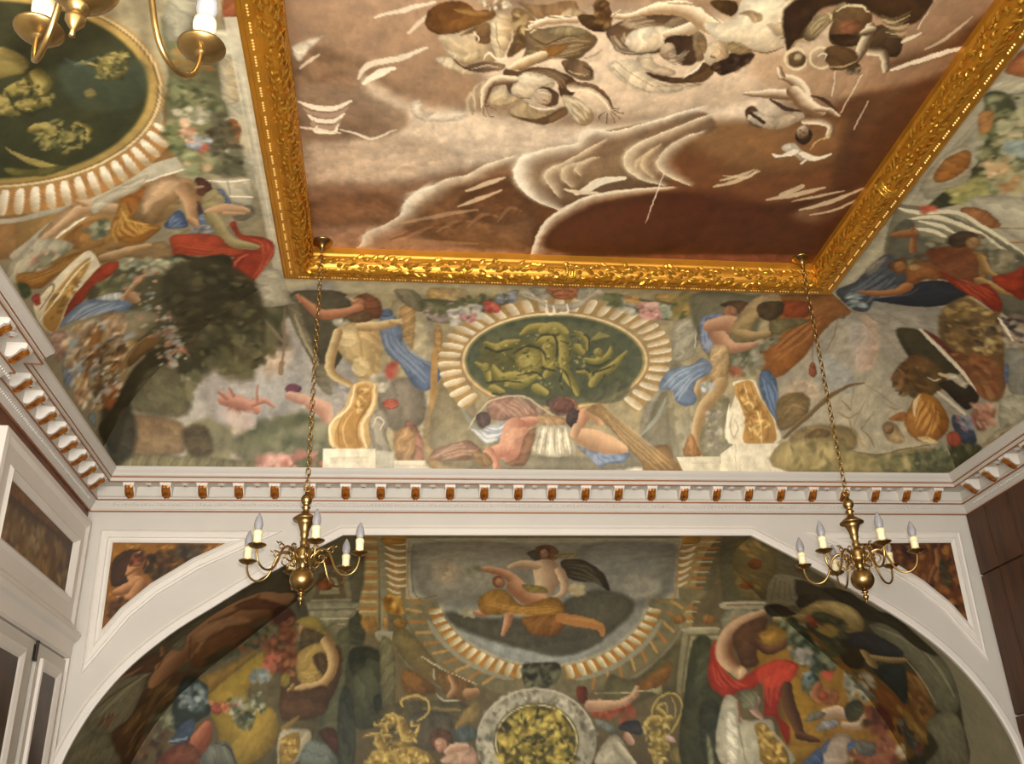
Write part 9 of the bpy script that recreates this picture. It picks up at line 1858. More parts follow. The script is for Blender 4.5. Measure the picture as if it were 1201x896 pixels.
 ('P','e6d6be','a88c70',(2244,4473,2338,4665),8,[2105,4572,2206,4643,2336,4666,2416,4612,2468,4545,2402,4488,2313,4541,2227,4547,2148,4507]),
 ('L','3e2818','3e2818',[2111,4525,2227,4610],[11,12],5),
 ('L','4a3020','4a3020',[2196,4398,2322,4479,2423,4487],[6,16,7],4),
 ('L','ecd8be','7a5638',[2432,4425,2351,4298,2273,4233,2202,4210],[39,39,33,24],5),
 ('L','ecd8be','7a5638',[2300,4361,2201,4353,2108,4360,2026,4366],[45,43,29,11],5),
 ('L','7a5638','ecd8be',[2202,4210,2152,4144],[17,12],5),
 ('L','7a5638','ecd8be',[2305,4316,2422,4426,2546,4493],[40,52,41],5),
 ('L','7a5638','ecd8be',[2524,4464,2594,4474,2666,4515],[28,22,17],5),
 ('L','ecd8be','7a5638',[2491,4575,2577,4569,2661,4610,2689,4706],[35,35,25,22],5),
 ('L','4c3020','4c3020',[2435,4351,2536,4388,2636,4471],[6,14,5],4),
 ('P','3e2616',0,0,6,[2588,4750,2569,4792,2523,4787,2478,4739,2460,4676,2480,4636,2524,4640,2569,4687]),
 ('P','e4ccb0','6a4428',(2463,4629,2543,4728),6,[2548,4704,2535,4740,2502,4739,2471,4702,2458,4652,2472,4618,2504,4618,2535,4654]),
 ('P','6a4428',0,0,3,[2496,4668,2492,4671,2483,4668,2475,4660,2471,4653,2475,4650,2484,4653,2492,4661],0,1,0.8),
 ('P','6a4428',0,0,3,[2533,4689,2529,4692,2520,4689,2511,4681,2507,4674,2511,4671,2520,4674,2529,4682],0,1,0.8),
 ('P','6a4428',0,0,3,[2515,4717,2511,4720,2503,4717,2494,4710,2491,4703,2494,4700,2503,4703,2511,4710],0,1,0.8),
 ('L','6a4428','6a4428',[2503,4672,2506,4696],[4,4],5,0,0.6),
 ('L','d8b070','d8b070',[2689,4706,2632,4760,2620,4845],[3,6,2],5),
 ('L','d8b070','d8b070',[2681,4657,2669,4740],[6,6],5),
 ('P','f0e6d4','b89c80',(2453,4776,2616,4982),7,[2417,4825,2482,4787,2563,4849,2653,4929,2621,4966,2526,4903,2475,4889]),
 ('L','efe4d2','efe4d2',[2525,4869,2454,4925,2388,4904],[27,23,7],5),
 ('L','efe4d2','efe4d2',[2576,4882,2687,4927,2772,4877],[21,26,9],5),
 ('L','7a5638','7a5638',[2437,4944,2533,4920],[9,9],5),
 ('L','e8dccb','e8dccb',[2625,4948,2616,4984],[11,12],5),
]
OPS_SL = [
 ('P','9a6018','8a4c14',(-2272,2612,-1819,1938),13,[-2455,2486,-1300,2487,-1851,2016,-2239,1670],0,0),
 ('F',['b87c20','8a5010','c89030','6a3c0c'],[-2324,2433,-1347,2433,-2222,1719],160,13,131,1.5),
 ('P','4a2a14','3a2010',(-2187,2339,-2047,2132),9,[-2249,2249,-2164,2354,-2016,2353,-1981,2274,-2017,2170,-2105,2094,-2224,2069]),
 ('L','74421f','b87a4c',[-2034,2301,-2070,2197,-2032,2093],[52,62,47],5),
 ('L','74421f','b87a4c',[-2032,2093,-2099,2042,-2192,2018],[59,53,26],5),
 ('L','74421f','b87a4c',[-2049,2222,-2116,2171],[27,19],5),
 ('L','74421f','b87a4c',[-2004,2068,-2064,1966,-2161,1967],[53,48,25],5),
 ('P','c08850','6a3a1c',(-2093,2328,-2029,2232),6,[-2007,2280,-2017,2239,-2054,2222,-2094,2239,-2115,2280,-2105,2321,-2068,2338,-2028,2321]),
 ('F',['30200f','4a3010','5c3414','22180c'],[-1988,2327,-1646,2393,-1536,2300,-1771,2170,-1906,2067,-1968,2170],90,28,132,1.5),
 ('F',['2a2018','3a2c20','50442c'],[-1748,2406,-1521,2406,-1633,2274,-1736,2300],40,26,133,1.6),
 ('F',['3a240e','6a3a14'],[-2234,1967,-2040,1966,-2165,1817,-2221,1792],30,25,134,1.6),
 ('F',['8c3a20','3c2010'],[-2136,2327,-1991,2353,-2006,2275,-2101,2249],20,23,135,1.6),
]
OPS_SR = [
 ('P','54280f','6a3614',(4238,2639,4656,1533),15,[3871,2450,4945,2451,4873,1634,3867,2425],0,0),
 ('F',['7c4418','3a1a0c','8f541c','2c160c','64381c'],[3967,2412,4896,2412,4859,1681,4239,2223],170,25,136,1.6),
 ('L','4c2812','8a5428',[4736,2348,4732,2221,4677,2097],[32,46,36],6),
 ('L','4c2812','8a5428',[4674,2196,4593,2072],[24,16],6),
 ('F',['2a2416','3e341c'],[4738,2247,4817,2247,4794,2046,4717,2047],20,26,137,1.6),
]
OPS_WL = [
 ('P','7a4a1e','6a3e1a',(6267,2135,7702,2626),20,[6120,2402,7814,2428,7619,2317,6218,2224],0,0),
 ('P','6e4a26','5e3c1a',(6774,2378,7120,1754),20,[6238,2188,7643,2274,7764,1911,6434,1831],0,0),
 ('L','2e1c0c','2e1c0c',[6208,2242,6893,2256,7709,2306],[2,7,3],7,0,0.8),
 ('F',['84602f','5a3a1a','94703a','6e5228'],[6257,2153,7655,2252,7752,1933,6425,1849],90,44,138,1.6),
 ('F',['8a7048','a08458'],[6799,2180,7067,2196,7013,2041,6807,2047],14,29,139,1.6),
]

# ================================================================ THE SETTING
def sweep(path, prof, closed=False, segs=None, side=1):
    """mitred sweep of prof (offset, height) along a plan path; returns points per corner and face builder"""
    P = [Vector(p) for p in path]; n = len(P); N = []
    for i in range(n):
        a = P[(i-1) % n] if (closed or i > 0) else None
        b = P[(i+1) % n] if (closed or i < n-1) else None
        d1 = (P[i]-a).normalized() if a is not None else None
        d2 = (b-P[i]).normalized() if b is not None else None
        d1 = d1 or d2; d2 = d2 or d1
        n1 = Vector((d1.y, -d1.x)); n2 = Vector((d2.y, -d2.x))
        N.append((n1+n2)/(1+n1.dot(n2))*side)
    return [[(P[i].x+N[i].x*o, P[i].y+N[i].y*o, h) for o, h in prof] for i in range(n)]
def strip(name, rows, mat, parent=None, to=lambda p: p, caps=True, smooth=False):
    m = len(rows[0]); V = [to(p) for r in rows for p in r]; F = []
    for i in range(len(rows)-1):
        for k in range(m-1): F.append((i*m+k, i*m+k+1, (i+1)*m+k+1, (i+1)*m+k))
    if caps: F += [tuple(range(m)), tuple((len(rows)-1)*m+k for k in range(m))[::-1]]
    return obj(name, fix(mesh(name, V, F, mat, smooth)), parent)
half_z = np.array([p[1] for p in ARCH])[::-1]; half_x = np.array([p[0] for p in ARCH])[::-1]
def arch_half(z): return np.interp(z, half_z, half_x)
_ab = np.array(alcove_back(120))
def back_depth(z): return np.interp(z, _ab[11:, 1][::-1], _ab[11:, 0][::-1])

# floor
m = MB(); m.box(XL-0.1, XR+0.1, YF-0.1, YB+1.9, -EYE-0.1, -EYE)
tag(m.build('floor', FLOORWOOD), 'warm brown parquet floor of the painted room', kind='structure')

# walls: back wall with its flat topped arch
mouth = [(XC-p[0], p[1]) for p in ARCH[::-1]] + [(XC+p[0], p[1]) for p in ARCH]
mouth = [(mouth[0][0], -EYE)] + mouth + [(mouth[-1][0], -EYE)]
V = []; F = []
h = len(mouth)//2
for part, side in ((mouth[:h], XL), (mouth[h:], XR)):
    n0 = len(V)
    for x, z in part: V += [(x, YB, z), (side, YB, z)]
    F += [(n0+2*i, n0+2*i+2, n0+2*i+3, n0+2*i+1) for i in range(len(part)-1)]
n0 = len(V); V += [(XL, YB, 2.485), (XR, YB, 2.485), (XR, YB, ZCOR+0.3), (XL, YB, ZCOR+0.3)]; F.append((n0, n0+1, n0+2, n0+3))
wall_back = tag(obj('wall_back', mesh('wall_back', V, F, OFFWHITE)), 'grey-white back wall pierced by a wide flat-topped arch', kind='structure')
arch_rows = sweep(mouth, [(0.0, 0.012), (-0.004, -0.004), (-0.004, -0.028), (0.012, -0.036), (0.05, -0.036), (0.066, -0.026), (0.082, -0.022), (0.088, 0.0)], side=-1)
strip('archivolt', arch_rows, WHITE, wall_back, to=lambda p: (p[0], YB+p[2], p[1]))

# alcove behind the arch: coved on three sides
rows, s = resample(alcove_back(120), 250)
T = np.linspace(0, 1, 620)[None, :]
hx = np.where(rows[:, 1] >= 2.4849, 1.745, arch_half(rows[:, 1]))[:, None]
U = XC-hx+2*hx*T; Vv = np.repeat(s[:, None], 620, 1)
X = np.stack([U, np.repeat(YB+rows[:, :1], 620, 1), np.repeat(rows[:, 1:], 620, 1)], -1)
alcove = tag(paint_grid('wall_alcove', X, U, Vv, '6f6748', OPS_AB, FRESCO, gain=GAIN['ab']), 'painted vault of the alcove with a framed sky picture above a gilded round relief', kind='structure')
rows, s = resample(ARCH, 230)
T = np.linspace(0, 1, 150)[None, :]
for nm, sg, ops in (('left', -1, OPS_AL), ('right', 1, OPS_AR)):
    dp = back_depth(rows[:, 1])[:, None]; U = dp*T; Vv = np.repeat(s[:, None], 150, 1)
    X = np.stack([np.repeat(XC+sg*rows[:, :1], 150, 1), YB+U, np.repeat(rows[:, 1:], 150, 1)], -1)
    if sg < 0: X, U, Vv = X[:, ::-1], U[:, ::-1], Vv[:, ::-1]
    o = paint_grid('alcove_side_cove', X, U, Vv, '6e6c54' if sg < 0 else '807e66', ops, FRESCO, alcove, gain=GAIN['al' if sg < 0 else 'ar'])
    o['label'] = 'painted %s side of the alcove vault' % nm
m = MB(); xl, xr = XC-3.75, XC+3.75
m.add([(xl, YB, 0), (xl, YB+1.8, 0), (xr, YB+1.8, 0), (xr, YB, 0), (xl, YB, -EYE), (xl, YB+1.8, -EYE), (xr, YB+1.8, -EYE), (xr, YB, -EYE)],
      [(0, 1, 5, 4), (1, 2, 6, 5), (2, 3, 7, 6)])
m.build('alcove_dado', OFFWHITE, alcove)

# unseen outer shell, added over the vaults to stop light leaks at the seams
m = MB(); m.box(XL-.3, XR+.3, YF-.1, YB+2.2, 4.3, 4.4); m.box(XL-.3, XR+.3, YB+1.95, YB+2.1, -EYE, 4.3); m.box(XL-.25, XL-.15, YF, YB+2.1, -EYE, 4.3); m.box(XR+.15, XR+.25, YF, YB+2.1, -EYE, 4.3)
tag(m.build('light_block_shell', OFFWHITE), 'unseen outer shell added around the painted vaults to block stray light', kind='structure')
# side walls
m = MB(); m.add([(XL, YF, -EYE), (XL, YB, -EYE), (XL, YB, 3.0), (XL, YF, 3.0)], [(0, 1, 2, 3)])
wall_left = tag(m.build('wall_left', OFFWHITE), 'white panelled side wall with dark painted panels', kind='structure')
m = MB(); m.add([(XR, YF, -EYE), (XR, YB, -EYE), (XR, YB, 3.0), (XR, YF, 3.0)], [(3, 2, 1, 0)])
wall_right = tag(m.build('wall_right', OFFWHITE), 'side wall lined with dark brown wooden boards', kind='structure')
bm_cache = {}
for r, (z0, z1) in enumerate(((-EYE, 0.95), (0.956, 2.12), (2.126, ZCOR))):
    y = YB-0.012; k = 0
    while y > YF+0.3:
        w = 0.30+0.05*((k*7+r*3) % 3)
        key = (r, round(w, 2))
        if key not in bm_cache:
            q = MB(); c = 0.006
            q.add([(0, 0, 0), (0, -w+.006, 0), (0, -w+.006, z1-z0), (0, 0, z1-z0), (-.03, -c, c), (-.03, -w+.006+c, c), (-.03, -w+.006+c, z1-z0-c), (-.03, -c, z1-z0-c)],
                  [(4, 5, 6, 7), (0, 1, 5, 4), (1, 2, 6, 5), (2, 3, 7, 6), (3, 0, 4, 7)])
            bm_cache[key] = q.mesh('board', WOOD)
        obj('board', bm_cache[key], wall_right, (XR, y, z0)); y -= w; k += 1

# ceiling coves
NR = 210
cov = {}
for kind, ca in (('back', CAB), ('left', CAL), ('right', CAR)):
    fine = np.array(cove_profile(400, ca)); q = np.linspace(0, math.pi/2, NR)
    # rows at equal angle so that neighbouring coves meet height for height
    cov[kind] = (np.array(cove_profile(NR, ca)), np.interp(q, np.linspace(0, math.pi/2, 400), arclen(fine)))
def cove(name, kind, cols_far, cols, ops, base, key, y_split):
    r, s = cov[kind]; z = r[:, 1:]; oL, oR, oB = (cov[k][0][:, :1] for k in ('left', 'right', 'back'))
    if kind == 'back':
        T = np.linspace(0, 1, cols)[None, :]; U = XL+oL+(XR-oR-XL-oL)*T; n = cols
        X = np.stack([U, np.repeat(YB-oB, n, 1), np.repeat(z, n, 1)], -1)
    else:
        T1 = np.linspace(0, 1, cols_far, endpoint=False)[None, :]; T2 = np.linspace(0, 1, cols)[None, :]
        U = np.concatenate([(YF+oB)+(y_split-YF-oB)*T1, y_split+(YB-oB-y_split)*T2], 1); n = U.shape[1]
        X = np.stack([np.repeat(XL+oL if kind == 'left' else XR-oR, n, 1), U, np.repeat(z, n, 1)], -1)
    return paint_grid(name, X, U, np.repeat(s[:, None], n, 1), base, ops, FRESCO, None, gain=GAIN[key])
tag(cove('ceiling_cove_back', 'back', 0, 940, OPS_CB, '8d8a72', 'cb', 0), 'painted cove with an oval relief between nude figures and garlands', kind='structure')
tag(cove('ceiling_cove_left', 'left', 40, 420, OPS_CL, '8b8166', 'cl', 2.6), 'painted cove with a large dark oval and drapery-clad figures beside a tree', kind='structure')
tag(cove('ceiling_cove_right', 'right', 40, 300, OPS_CR, 'a6a088', 'cr', 3.6), 'painted cove with men in red and blue drapery above a wrecked ship', kind='structure')
V = []; F = []
o = list(range(0, NR, 19))
for i in o: V += [(XL+cov['left'][0][i, 0], YF+cov['back'][0][i, 0], cov['back'][0][i, 1]), (XR-cov['right'][0][i, 0], YF+cov['back'][0][i, 0], cov['back'][0][i, 1])]
for i in range(len(o)-1): F.append((2*i, 2*i+1, 2*i+3, 2*i+2))
tag(obj('ceiling_cove_front', mesh('ceiling_cove_front', V, F, OFFWHITE, True)), 'plain cove above the window side', kind='structure')

# cornice
JOG, YJ = 0.107, 5.53
cpath = [(XL+JOG, YF), (XL+JOG, YJ), (XL, YJ), (XL, YB), (XR, YB), (XR, YF)]
z0 = ZCOR
PROF = [(0, 0), (.022, 0), (.022, .012), (.03, .018), (.036, .03), (.05, .05), (.062, .066), (.066, .078), (.082, .078), (.082, .098), (.074, .106), (.068, .118),
        (.068, .196), (.19, .196), (.19, .226), (.196, .228), (.196, .240), (.204, .246), (.212, .262), (.228, .282), (.234, .292), (.234, .312), (.0, .325)]
PROF = [(a, z0+b) for a, b in PROF]
crows = sweep(cpath, PROF)
lab = {1: 'white and gilt cornice with scroll brackets running along the side wall, stepping forward',
       2: 'long white and gilt bracketed cornice above the arched wall',
       3: 'white and gilt bracketed cornice above the brown boarded wall'}
trims = []
for i, (a, b) in enumerate(((0, 4), (3, 5), (4, 6))):
    t = tag(strip('trim_%d' % (i+1), crows[a:b], OFFWHITE), lab[i+1], kind='structure'); trims.append(t)
    for o_, h in ((.19, .1955), (.196, .234), (.083, .078), (.023, .0)):
        q = sweep(cpath, [(o_-.004, z0+h-.006), (o_+.003, z0+h-.006), (o_+.003, z0+h+.004), (o_-.004, z0+h+.004), (o_-.004, z0+h-.006)])
        strip('gilt_line', q[a:b], LINE, t)
# brackets: local x along the wall, y out of the wall, z up
def extrude_side(prof, w):
    n = len(prof); V = [(-w/2, a, b) for a, b in prof]+[(w/2, a, b) for a, b in prof]
    F = [tuple(range(n)), tuple(range(n, 2*n))[::-1]]+[(i, (i+1) % n, n+(i+1) % n, n+i) for i in range(n)]
    return V, F
q = MB(); q.add(*extrude_side([(.066, .196), (.182, .196), (.187, .184), (.184, .168), (.172, .160), (.158, .163), (.146, .152), (.128, .126), (.106, .108), (.084, .104), (.066, .112)], .086))
q.add(*extrude_side([(.066, .196), (.19, .196), (.19, .186), (.066, .186)], .098))
BR = q.mesh('bracket', WHITE)
V = []; F = []
leafp = [(.186, .166, .022), (.178, .150, .03), (.156, .142, .034), (.134, .118, .036), (.110, .098, .034), (.090, .090, .026), (.076, .094, .01)]
for a, b, w in leafp: V += [(-w, a, b+.006), (-w*.5, a, b-.006), (0, a, b+.002), (w*.5, a, b-.006), (w, a, b+.006)]
for i in range(len(leafp)-1):
    for k in range(4): F.append((5*i+k, 5*i+k+1, 5*i+k+6, 5*i+k+5))
LEAFM = fix(mesh('acanthus_leaf', V, F, GILTDARK)); 
q = MB(); q.lathe([(.001, .182), (.016, .180), (.022, .186), (.03, .188), (.034, .196)], 8, (0, .13, 0)); ROS = q.mesh('rosette', OFFWHITE)
q = MB(); q.lathe([(.001, .176), (.010, .177), (.013, .183)], 7, (0, .13, 0)); ROSG = q.mesh('rosette_heart', GILTDARK)
q = MB(); q.lathe([(.001, .040), (.009, .044), (.011, .054), (.006, .064)], 6, (0, .048, 0)); EGG = q
def run(t, p0, p1, ang, n, first_ros=True):
    p0, p1 = Vector((*p0, ZCOR)), Vector((*p1, ZCOR))
    for k in range(n):
        p = p0+(p1-p0)*((k+0.5)/n)
        for nm, me in (('bracket', BR), ):
            b = obj(nm, me, t, p); b.rotation_euler.z = ang
            l = obj('acanthus_leaf', LEAFM, b)
        if k < n-1:
            r = obj('rosette', ROS, t, p+(p1-p0)*(0.5/n)); r.rotation_euler.z = ang; obj('rosette_heart', ROSG, r)
    L = (p1-p0).length; ne = int(L/.031); e = MB(); d = (p1-p0)/L; nr = Vector((-d.y, d.x, 0))
    nr = Vector((math.cos(ang+math.pi/2), math.sin(ang+math.pi/2), 0))
    for k in range(ne):
        c = p0+d*(k+.5)*L/ne
        e.add([c+d*v[0]+nr*v[1]+Vector((0, 0, v[2])) for v in EGG.v], EGG.f)
    tag(e.build('egg_moulding', OFFWHITE, t), 'row of small egg ornaments', kind='stuff')
run(trims[1], (XL+.19, YB), (XR-.19, YB), math.pi, 25)
run(trims[0], (XL, YJ+.25), (XL, YB-.19), -math.pi/2, 8)
run(trims[0], (XL+JOG, 1.4), (XL+JOG, YJ+.12), -math.pi/2, 14)
run(trims[2], (XR, 3.6), (XR, YB-.19), math.pi/2, 14)

REDPANEL = material('dark_red_brown_panel', (70, 34, 18), 0.4, rgb2=(36, 20, 12), scale=9, bump=0.05)
# left wall: framed upper panel, doorcase and door
def framed(name, parent, y0, y1, za, zb, wid, proud, mat):
    rows_ = sweep([(y0, za), (y0, zb), (y1, zb), (y1, za)], [(0, 0), (0, proud), (wid*.18, proud*1.1), (wid*.3, proud*.7), (wid*.75, proud*.7), (wid*.85, proud*1.1), (wid, proud*.4), (wid, 0)], closed=True)
    rows_.append(rows_[0])
    return strip(name, rows_, mat, parent, to=lambda p: (XL+p[2], p[0], p[1]), caps=False)
m = MB(); m.box(XL, XL+.012, 5.6, YB-.03, 2.585, ZCOR); m.build('frieze_board', REDWOOD, wall_left)
panel = tag(empty('overdoor_painting', (0, 0, 0)), 'dim brown landscape panel in a broad white frame over the door', 'painting')
framed('frame', panel, 6.02, 7.97, 1.70, 2.585, 0.25, 0.05, WHITE)
yy = np.linspace(6.2, 7.75, 150); zz = np.linspace(1.9, 2.4, 70)
Ug, Vg = np.meshgrid(yy, zz); 
paint_grid('painted_panel', np.stack([np.full(Ug.shape, XL+.012), Ug, Vg], -1), Ug, Vg, '4a2f18', OPS_WL, PANELOIL, panel)
m = MB(); m.add(*[[(XL+a, y, z) for y in (5.5, YB-.02) for a, z in ((0, 1.70), (.09, 1.70), (.10, 1.68), (.085, 1.645), (.06, 1.625), (.05, 1.60), (.05, 1.52), (.03, 1.505), (0, 1.505))],
                  [tuple(range(9)), tuple(range(9, 18))[::-1]]+[(i, (i+1) % 9, 9+(i+1) % 9, 9+i) for i in range(9)]])
tag(m.build('trim_4', WHITE), 'white moulded ledge over the panelled door', kind='structure')
door = tag(empty('door_1'), 'white panelled door with dark painted panels under the ledge', kind='structure')
for y0, y1, px in ((7.32, 7.95, .12), (6.3, 7.22, .2)):
    m = MB(); m.box(XL+.002, XL+.028, y0, y1, -EYE+.01, 1.49); lf = m.build('door_leaf', OFFWHITE, door)
    rows_ = sweep([(y0+px*.55, -.6), (y0+px*.55, 1.40), (y1-px*.9, 1.40), (y1-px*.9, -.6)], [(0, .028), (0, .05), (.02, .055), (.06, .04), (.075, .03)], closed=True)
    rows_.append(rows_[0])
    strip('moulding', rows_, WHITE, lf, to=lambda p: (XL+p[2], p[0], p[1]), caps=False)
    m = MB(); m.box(XL+.026, XL+.031, y0+px*.55+.07, y1-px*.9-.07, -.53, 1.33); m.build('painted_panel', REDPANEL, lf)
m = MB(); m.lathe([(.012, 0), (.014, .005), (.012, .01), (.012, .125), (.014, .13), (.008, .14)], 10, (XL+.035, 7.27, 1.36)); m.box(XL+.002, XL+.03, 7.24, 7.30, 1.37, 1.47)
m.build('hinge', IRON, door)
m = MB(); m.box(XL+.002, XL+.05, 7.955, 7.985, -EYE+.01, 1.505); m.build('door_stile', WHITE, door)

# ================================================================ THINGS
# spandrel pictures in the corners over the arch
SP = [(-2.268, 2.426), (-1.36, 2.420), (-1.62, 2.29), (-1.93, 2.08), (-2.13, 1.89), (-2.255, 1.71)]
for sg, nm, ops, lb in ((1, 'sl', OPS_SL, 'small corner picture of a child among dark fruit beside the white panelled wall'),
                        (-1, 'sr', OPS_SR, 'small dim brown corner picture beside the brown boarded wall')):
    pts = [(XC+sg*(x-XC), z) for x, z in SP]
    t = tag(empty('spandrel_painting'), lb, 'painting')
    rows_ = sweep(pts, [(-.005, 0), (-.005, -.010), (.012, -.022), (.03, -.026), (.04, -.016), (.075, -.014), (.085, -.022), (.098, -.016), (.105, 0)], closed=True, side=-sg)
    rows_.append(rows_[0])
    strip('frame', rows_, WHITE, t, to=lambda p: (p[0], YB+p[2], p[1]), caps=False)
    # picture plane: rows of constant height clipped to the outline
    zs = np.linspace(1.70, 2.43, 80); x_in = XC+sg*(-2.275-XC)
    hyp = np.interp(zs, [1.71, 1.89, 2.08, 2.29, 2.42, 2.43], [-2.255, -2.13, -1.93, -1.62, -1.36, -1.34])
    xo = XC+sg*(hyp-XC); Tt = np.linspace(0, 1, 110)[None, :]
    Ug = x_in+(xo[:, None]-x_in)*Tt; Vg = np.repeat(zs[:, None], 110, 1)
    paint_grid('painted_panel', np.stack([Ug, np.full(Ug.shape, YB-.006), Vg], -1), Ug, Vg, '7a4c1c' if sg > 0 else '4e2a14', ops, PANELOIL, t)

# the great ceiling picture
pic = tag(empty('ceiling_painting', (0, 0, 0)), 'huge brown and cream sky painting with tumbling figures in a carved gilt frame', 'painting')
CL_, CR_, CB_, CF_ = FL+.19, FR-.19, FB-.19, FF+.19
xs = np.linspace(CL_, CR_, 700); ys = np.concatenate([np.linspace(CF_, 3.0, 40, endpoint=False), np.linspace(3.0, CB_, 330)])
Ug, Vg = np.meshgrid(xs, ys)
paint_grid('canvas', np.stack([Ug, Vg, np.full(Ug.shape, ZCV)], -1), Ug, Vg, '9a7050', OPS_CV, OILCANVAS, pic, gain=GAIN['cv'], varnish=0.28)
FPROF = [(0, ZF+.02), (0, ZF-.030), (.012, ZF-.038), (.03, ZF-.036), (.036, ZF-.046), (.062, ZF-.050), (.086, ZF-.052), (.094, ZF-.062)]
TC, TZ, TRX, TRZ = .158, ZF+.03, .06, .10
FPROF += [(TC-TRX*math.cos(t), TZ-TRZ*math.sin(t)) for t in np.linspace(.95, math.pi+.1, 11)]
FPROF += [(.222, ZF+.05), (.226, ZF+.055), (.232, ZF+.06), (.232, ZCV+.01)]
corners = [(FL, FF), (FL, FB), (FR, FB), (FR, FF)]
frows = sweep(corners, FPROF, closed=True); frows.append(frows[0])
rails = [strip('frame_rail', frows[i:i+2], GILTFLAT, pic, caps=False, smooth=False) for i in range(4)]
# carved leaves on the round of the frame: short curled leaf, base at the origin, pointing along +x, face up -z
lv = [(0, 0, 0), (.014, .013, -.004), (.034, .016, -.010), (.056, .006, -.016), (.066, 0, -.010), (.056, -.006, -.016), (.034, -.016, -.010), (.014, -.013, -.004), (.018, 0, -.014), (.042, 0, -.020)]
LEAVES = [mesh('carved_leaf', [(x*sx, y*sy, z*sz) for x, y, z in lv], [(0, 8, 1), (1, 8, 9, 2), (2, 9, 3), (3, 9, 4), (4, 9, 5), (5, 9, 6), (6, 9, 8, 7), (7, 8, 0)], GILT, False)
          for sx, sy, sz in ((1, 1, 1), (.8, 1.15, 1.3), (1.15, .8, .9))]
rnd = random.Random(4)
spots = []
for r, (p, q_, lo, hi) in enumerate((((FL, FF), (FL, FB), 3.2, 6.8), ((FL, FB), (FR, FB), 0, 9), ((FR, FB), (FR, FF), 0, 3.4))):
    p, q_ = Vector((*p, 0)), Vector((*q_, 0)); L = (q_-p).length; d = (q_-p)/L; nr = Vector((d.y, -d.x, 0)); k = 0.16
    while k < L-.16:
        if lo <= k <= hi:
            for a in (-38, -6, 26, 54, 80):
                an = math.radians(a+rnd.uniform(-10, 10)); c = p+d*(k+rnd.uniform(-.015, .015))+nr*(TC+TRX*math.sin(an)); c.z = TZ+.002-TRZ*math.cos(an)
                dirn = d if k < L/2 else -d
                out = (nr*math.sin(an)/TRX-Vector((0, 0, math.cos(an)/TRZ))).normalized()
                ax = (dirn+out.cross(dirn)*math.tan(math.radians(rnd.uniform(-38, 38)))).normalized(); zz_ = -out; yy_ = zz_.cross(ax)
                M = Matrix(((ax.x, yy_.x, zz_.x, c.x), (ax.y, yy_.y, zz_.y, c.y), (ax.z, yy_.z, zz_.z, c.z), (0, 0, 0, 1)))
                spots.append((c.length, r, M, rnd.randrange(3)))
        k += .047
spots.sort(key=lambda t: t[0])
rest = [MB() for _ in range(3)]
for i, (_, r, M, v) in enumerate(spots):
    if i < 300:
        o = obj('carved_leaf', LEAVES[v], rails[r]); o.matrix_local = M
    else:
        rest[r].add([M @ w.co for w in LEAVES[v].vertices], [tuple(f.vertices) for f in LEAVES[v].polygons])
for r in range(3):
    if rest[r].v: tag(obj('carved_foliage', mesh('carved_foliage', rest[r].v, rest[r].f, GILT), rails[r]), 'dense carved gilt foliage', kind='stuff')
# bead strands in groups of four on the flat, ribbon bands at the middle of the rails
for r, (p, q_) in enumerate((((FL, FF), (FL, FB)), ((FL, FB), (FR, FB)), ((FR, FB), (FR, FF)))):
    p, q_ = Vector((*p, 0)), Vector((*q_, 0)); L = (q_-p).length; d = (q_-p)/L; nr = Vector((d.y, -d.x, 0)); b = MB(); k = .12; j = 0
    while k < L-.1:
        c = p+d*k+nr*.064; s_ = .0085
        b.add([c+Vector((0, 0, ZF-.062)), c+d*s_+Vector((0, 0, ZF-.05)), c+nr*s_+Vector((0, 0, ZF-.05)), c-d*s_+Vector((0, 0, ZF-.05)), c-nr*s_+Vector((0, 0, ZF-.05))],
              [(0, 1, 2), (0, 2, 3), (0, 3, 4), (0, 4, 1)])
        j += 1; k += .021 if j % 4 else .056
    tag(b.build('bead_strand', BEAD, rails[r]), 'strand of small gilt beads', kind='stuff')
    for kk in ((L/2,) if r == 1 else (L*.47, L*.2)):
        q = MB()
        for w in (-.03, -.01, .01, .03):
            q.tube([p+d*(kk+w+.006*math.sin(a*3))+nr*(TC-(TRX+.006)*math.cos(a))+Vector((0, 0, TZ-(TRZ+.006)*math.sin(a))) for a in np.linspace(.8, math.pi, 9)], .011, 6)
        q.build('ribbon_band', GILT, rails[r], smooth=True)
    q = MB()                                  # leaf wrapped over the mitre
    c = p if r == 0 else p

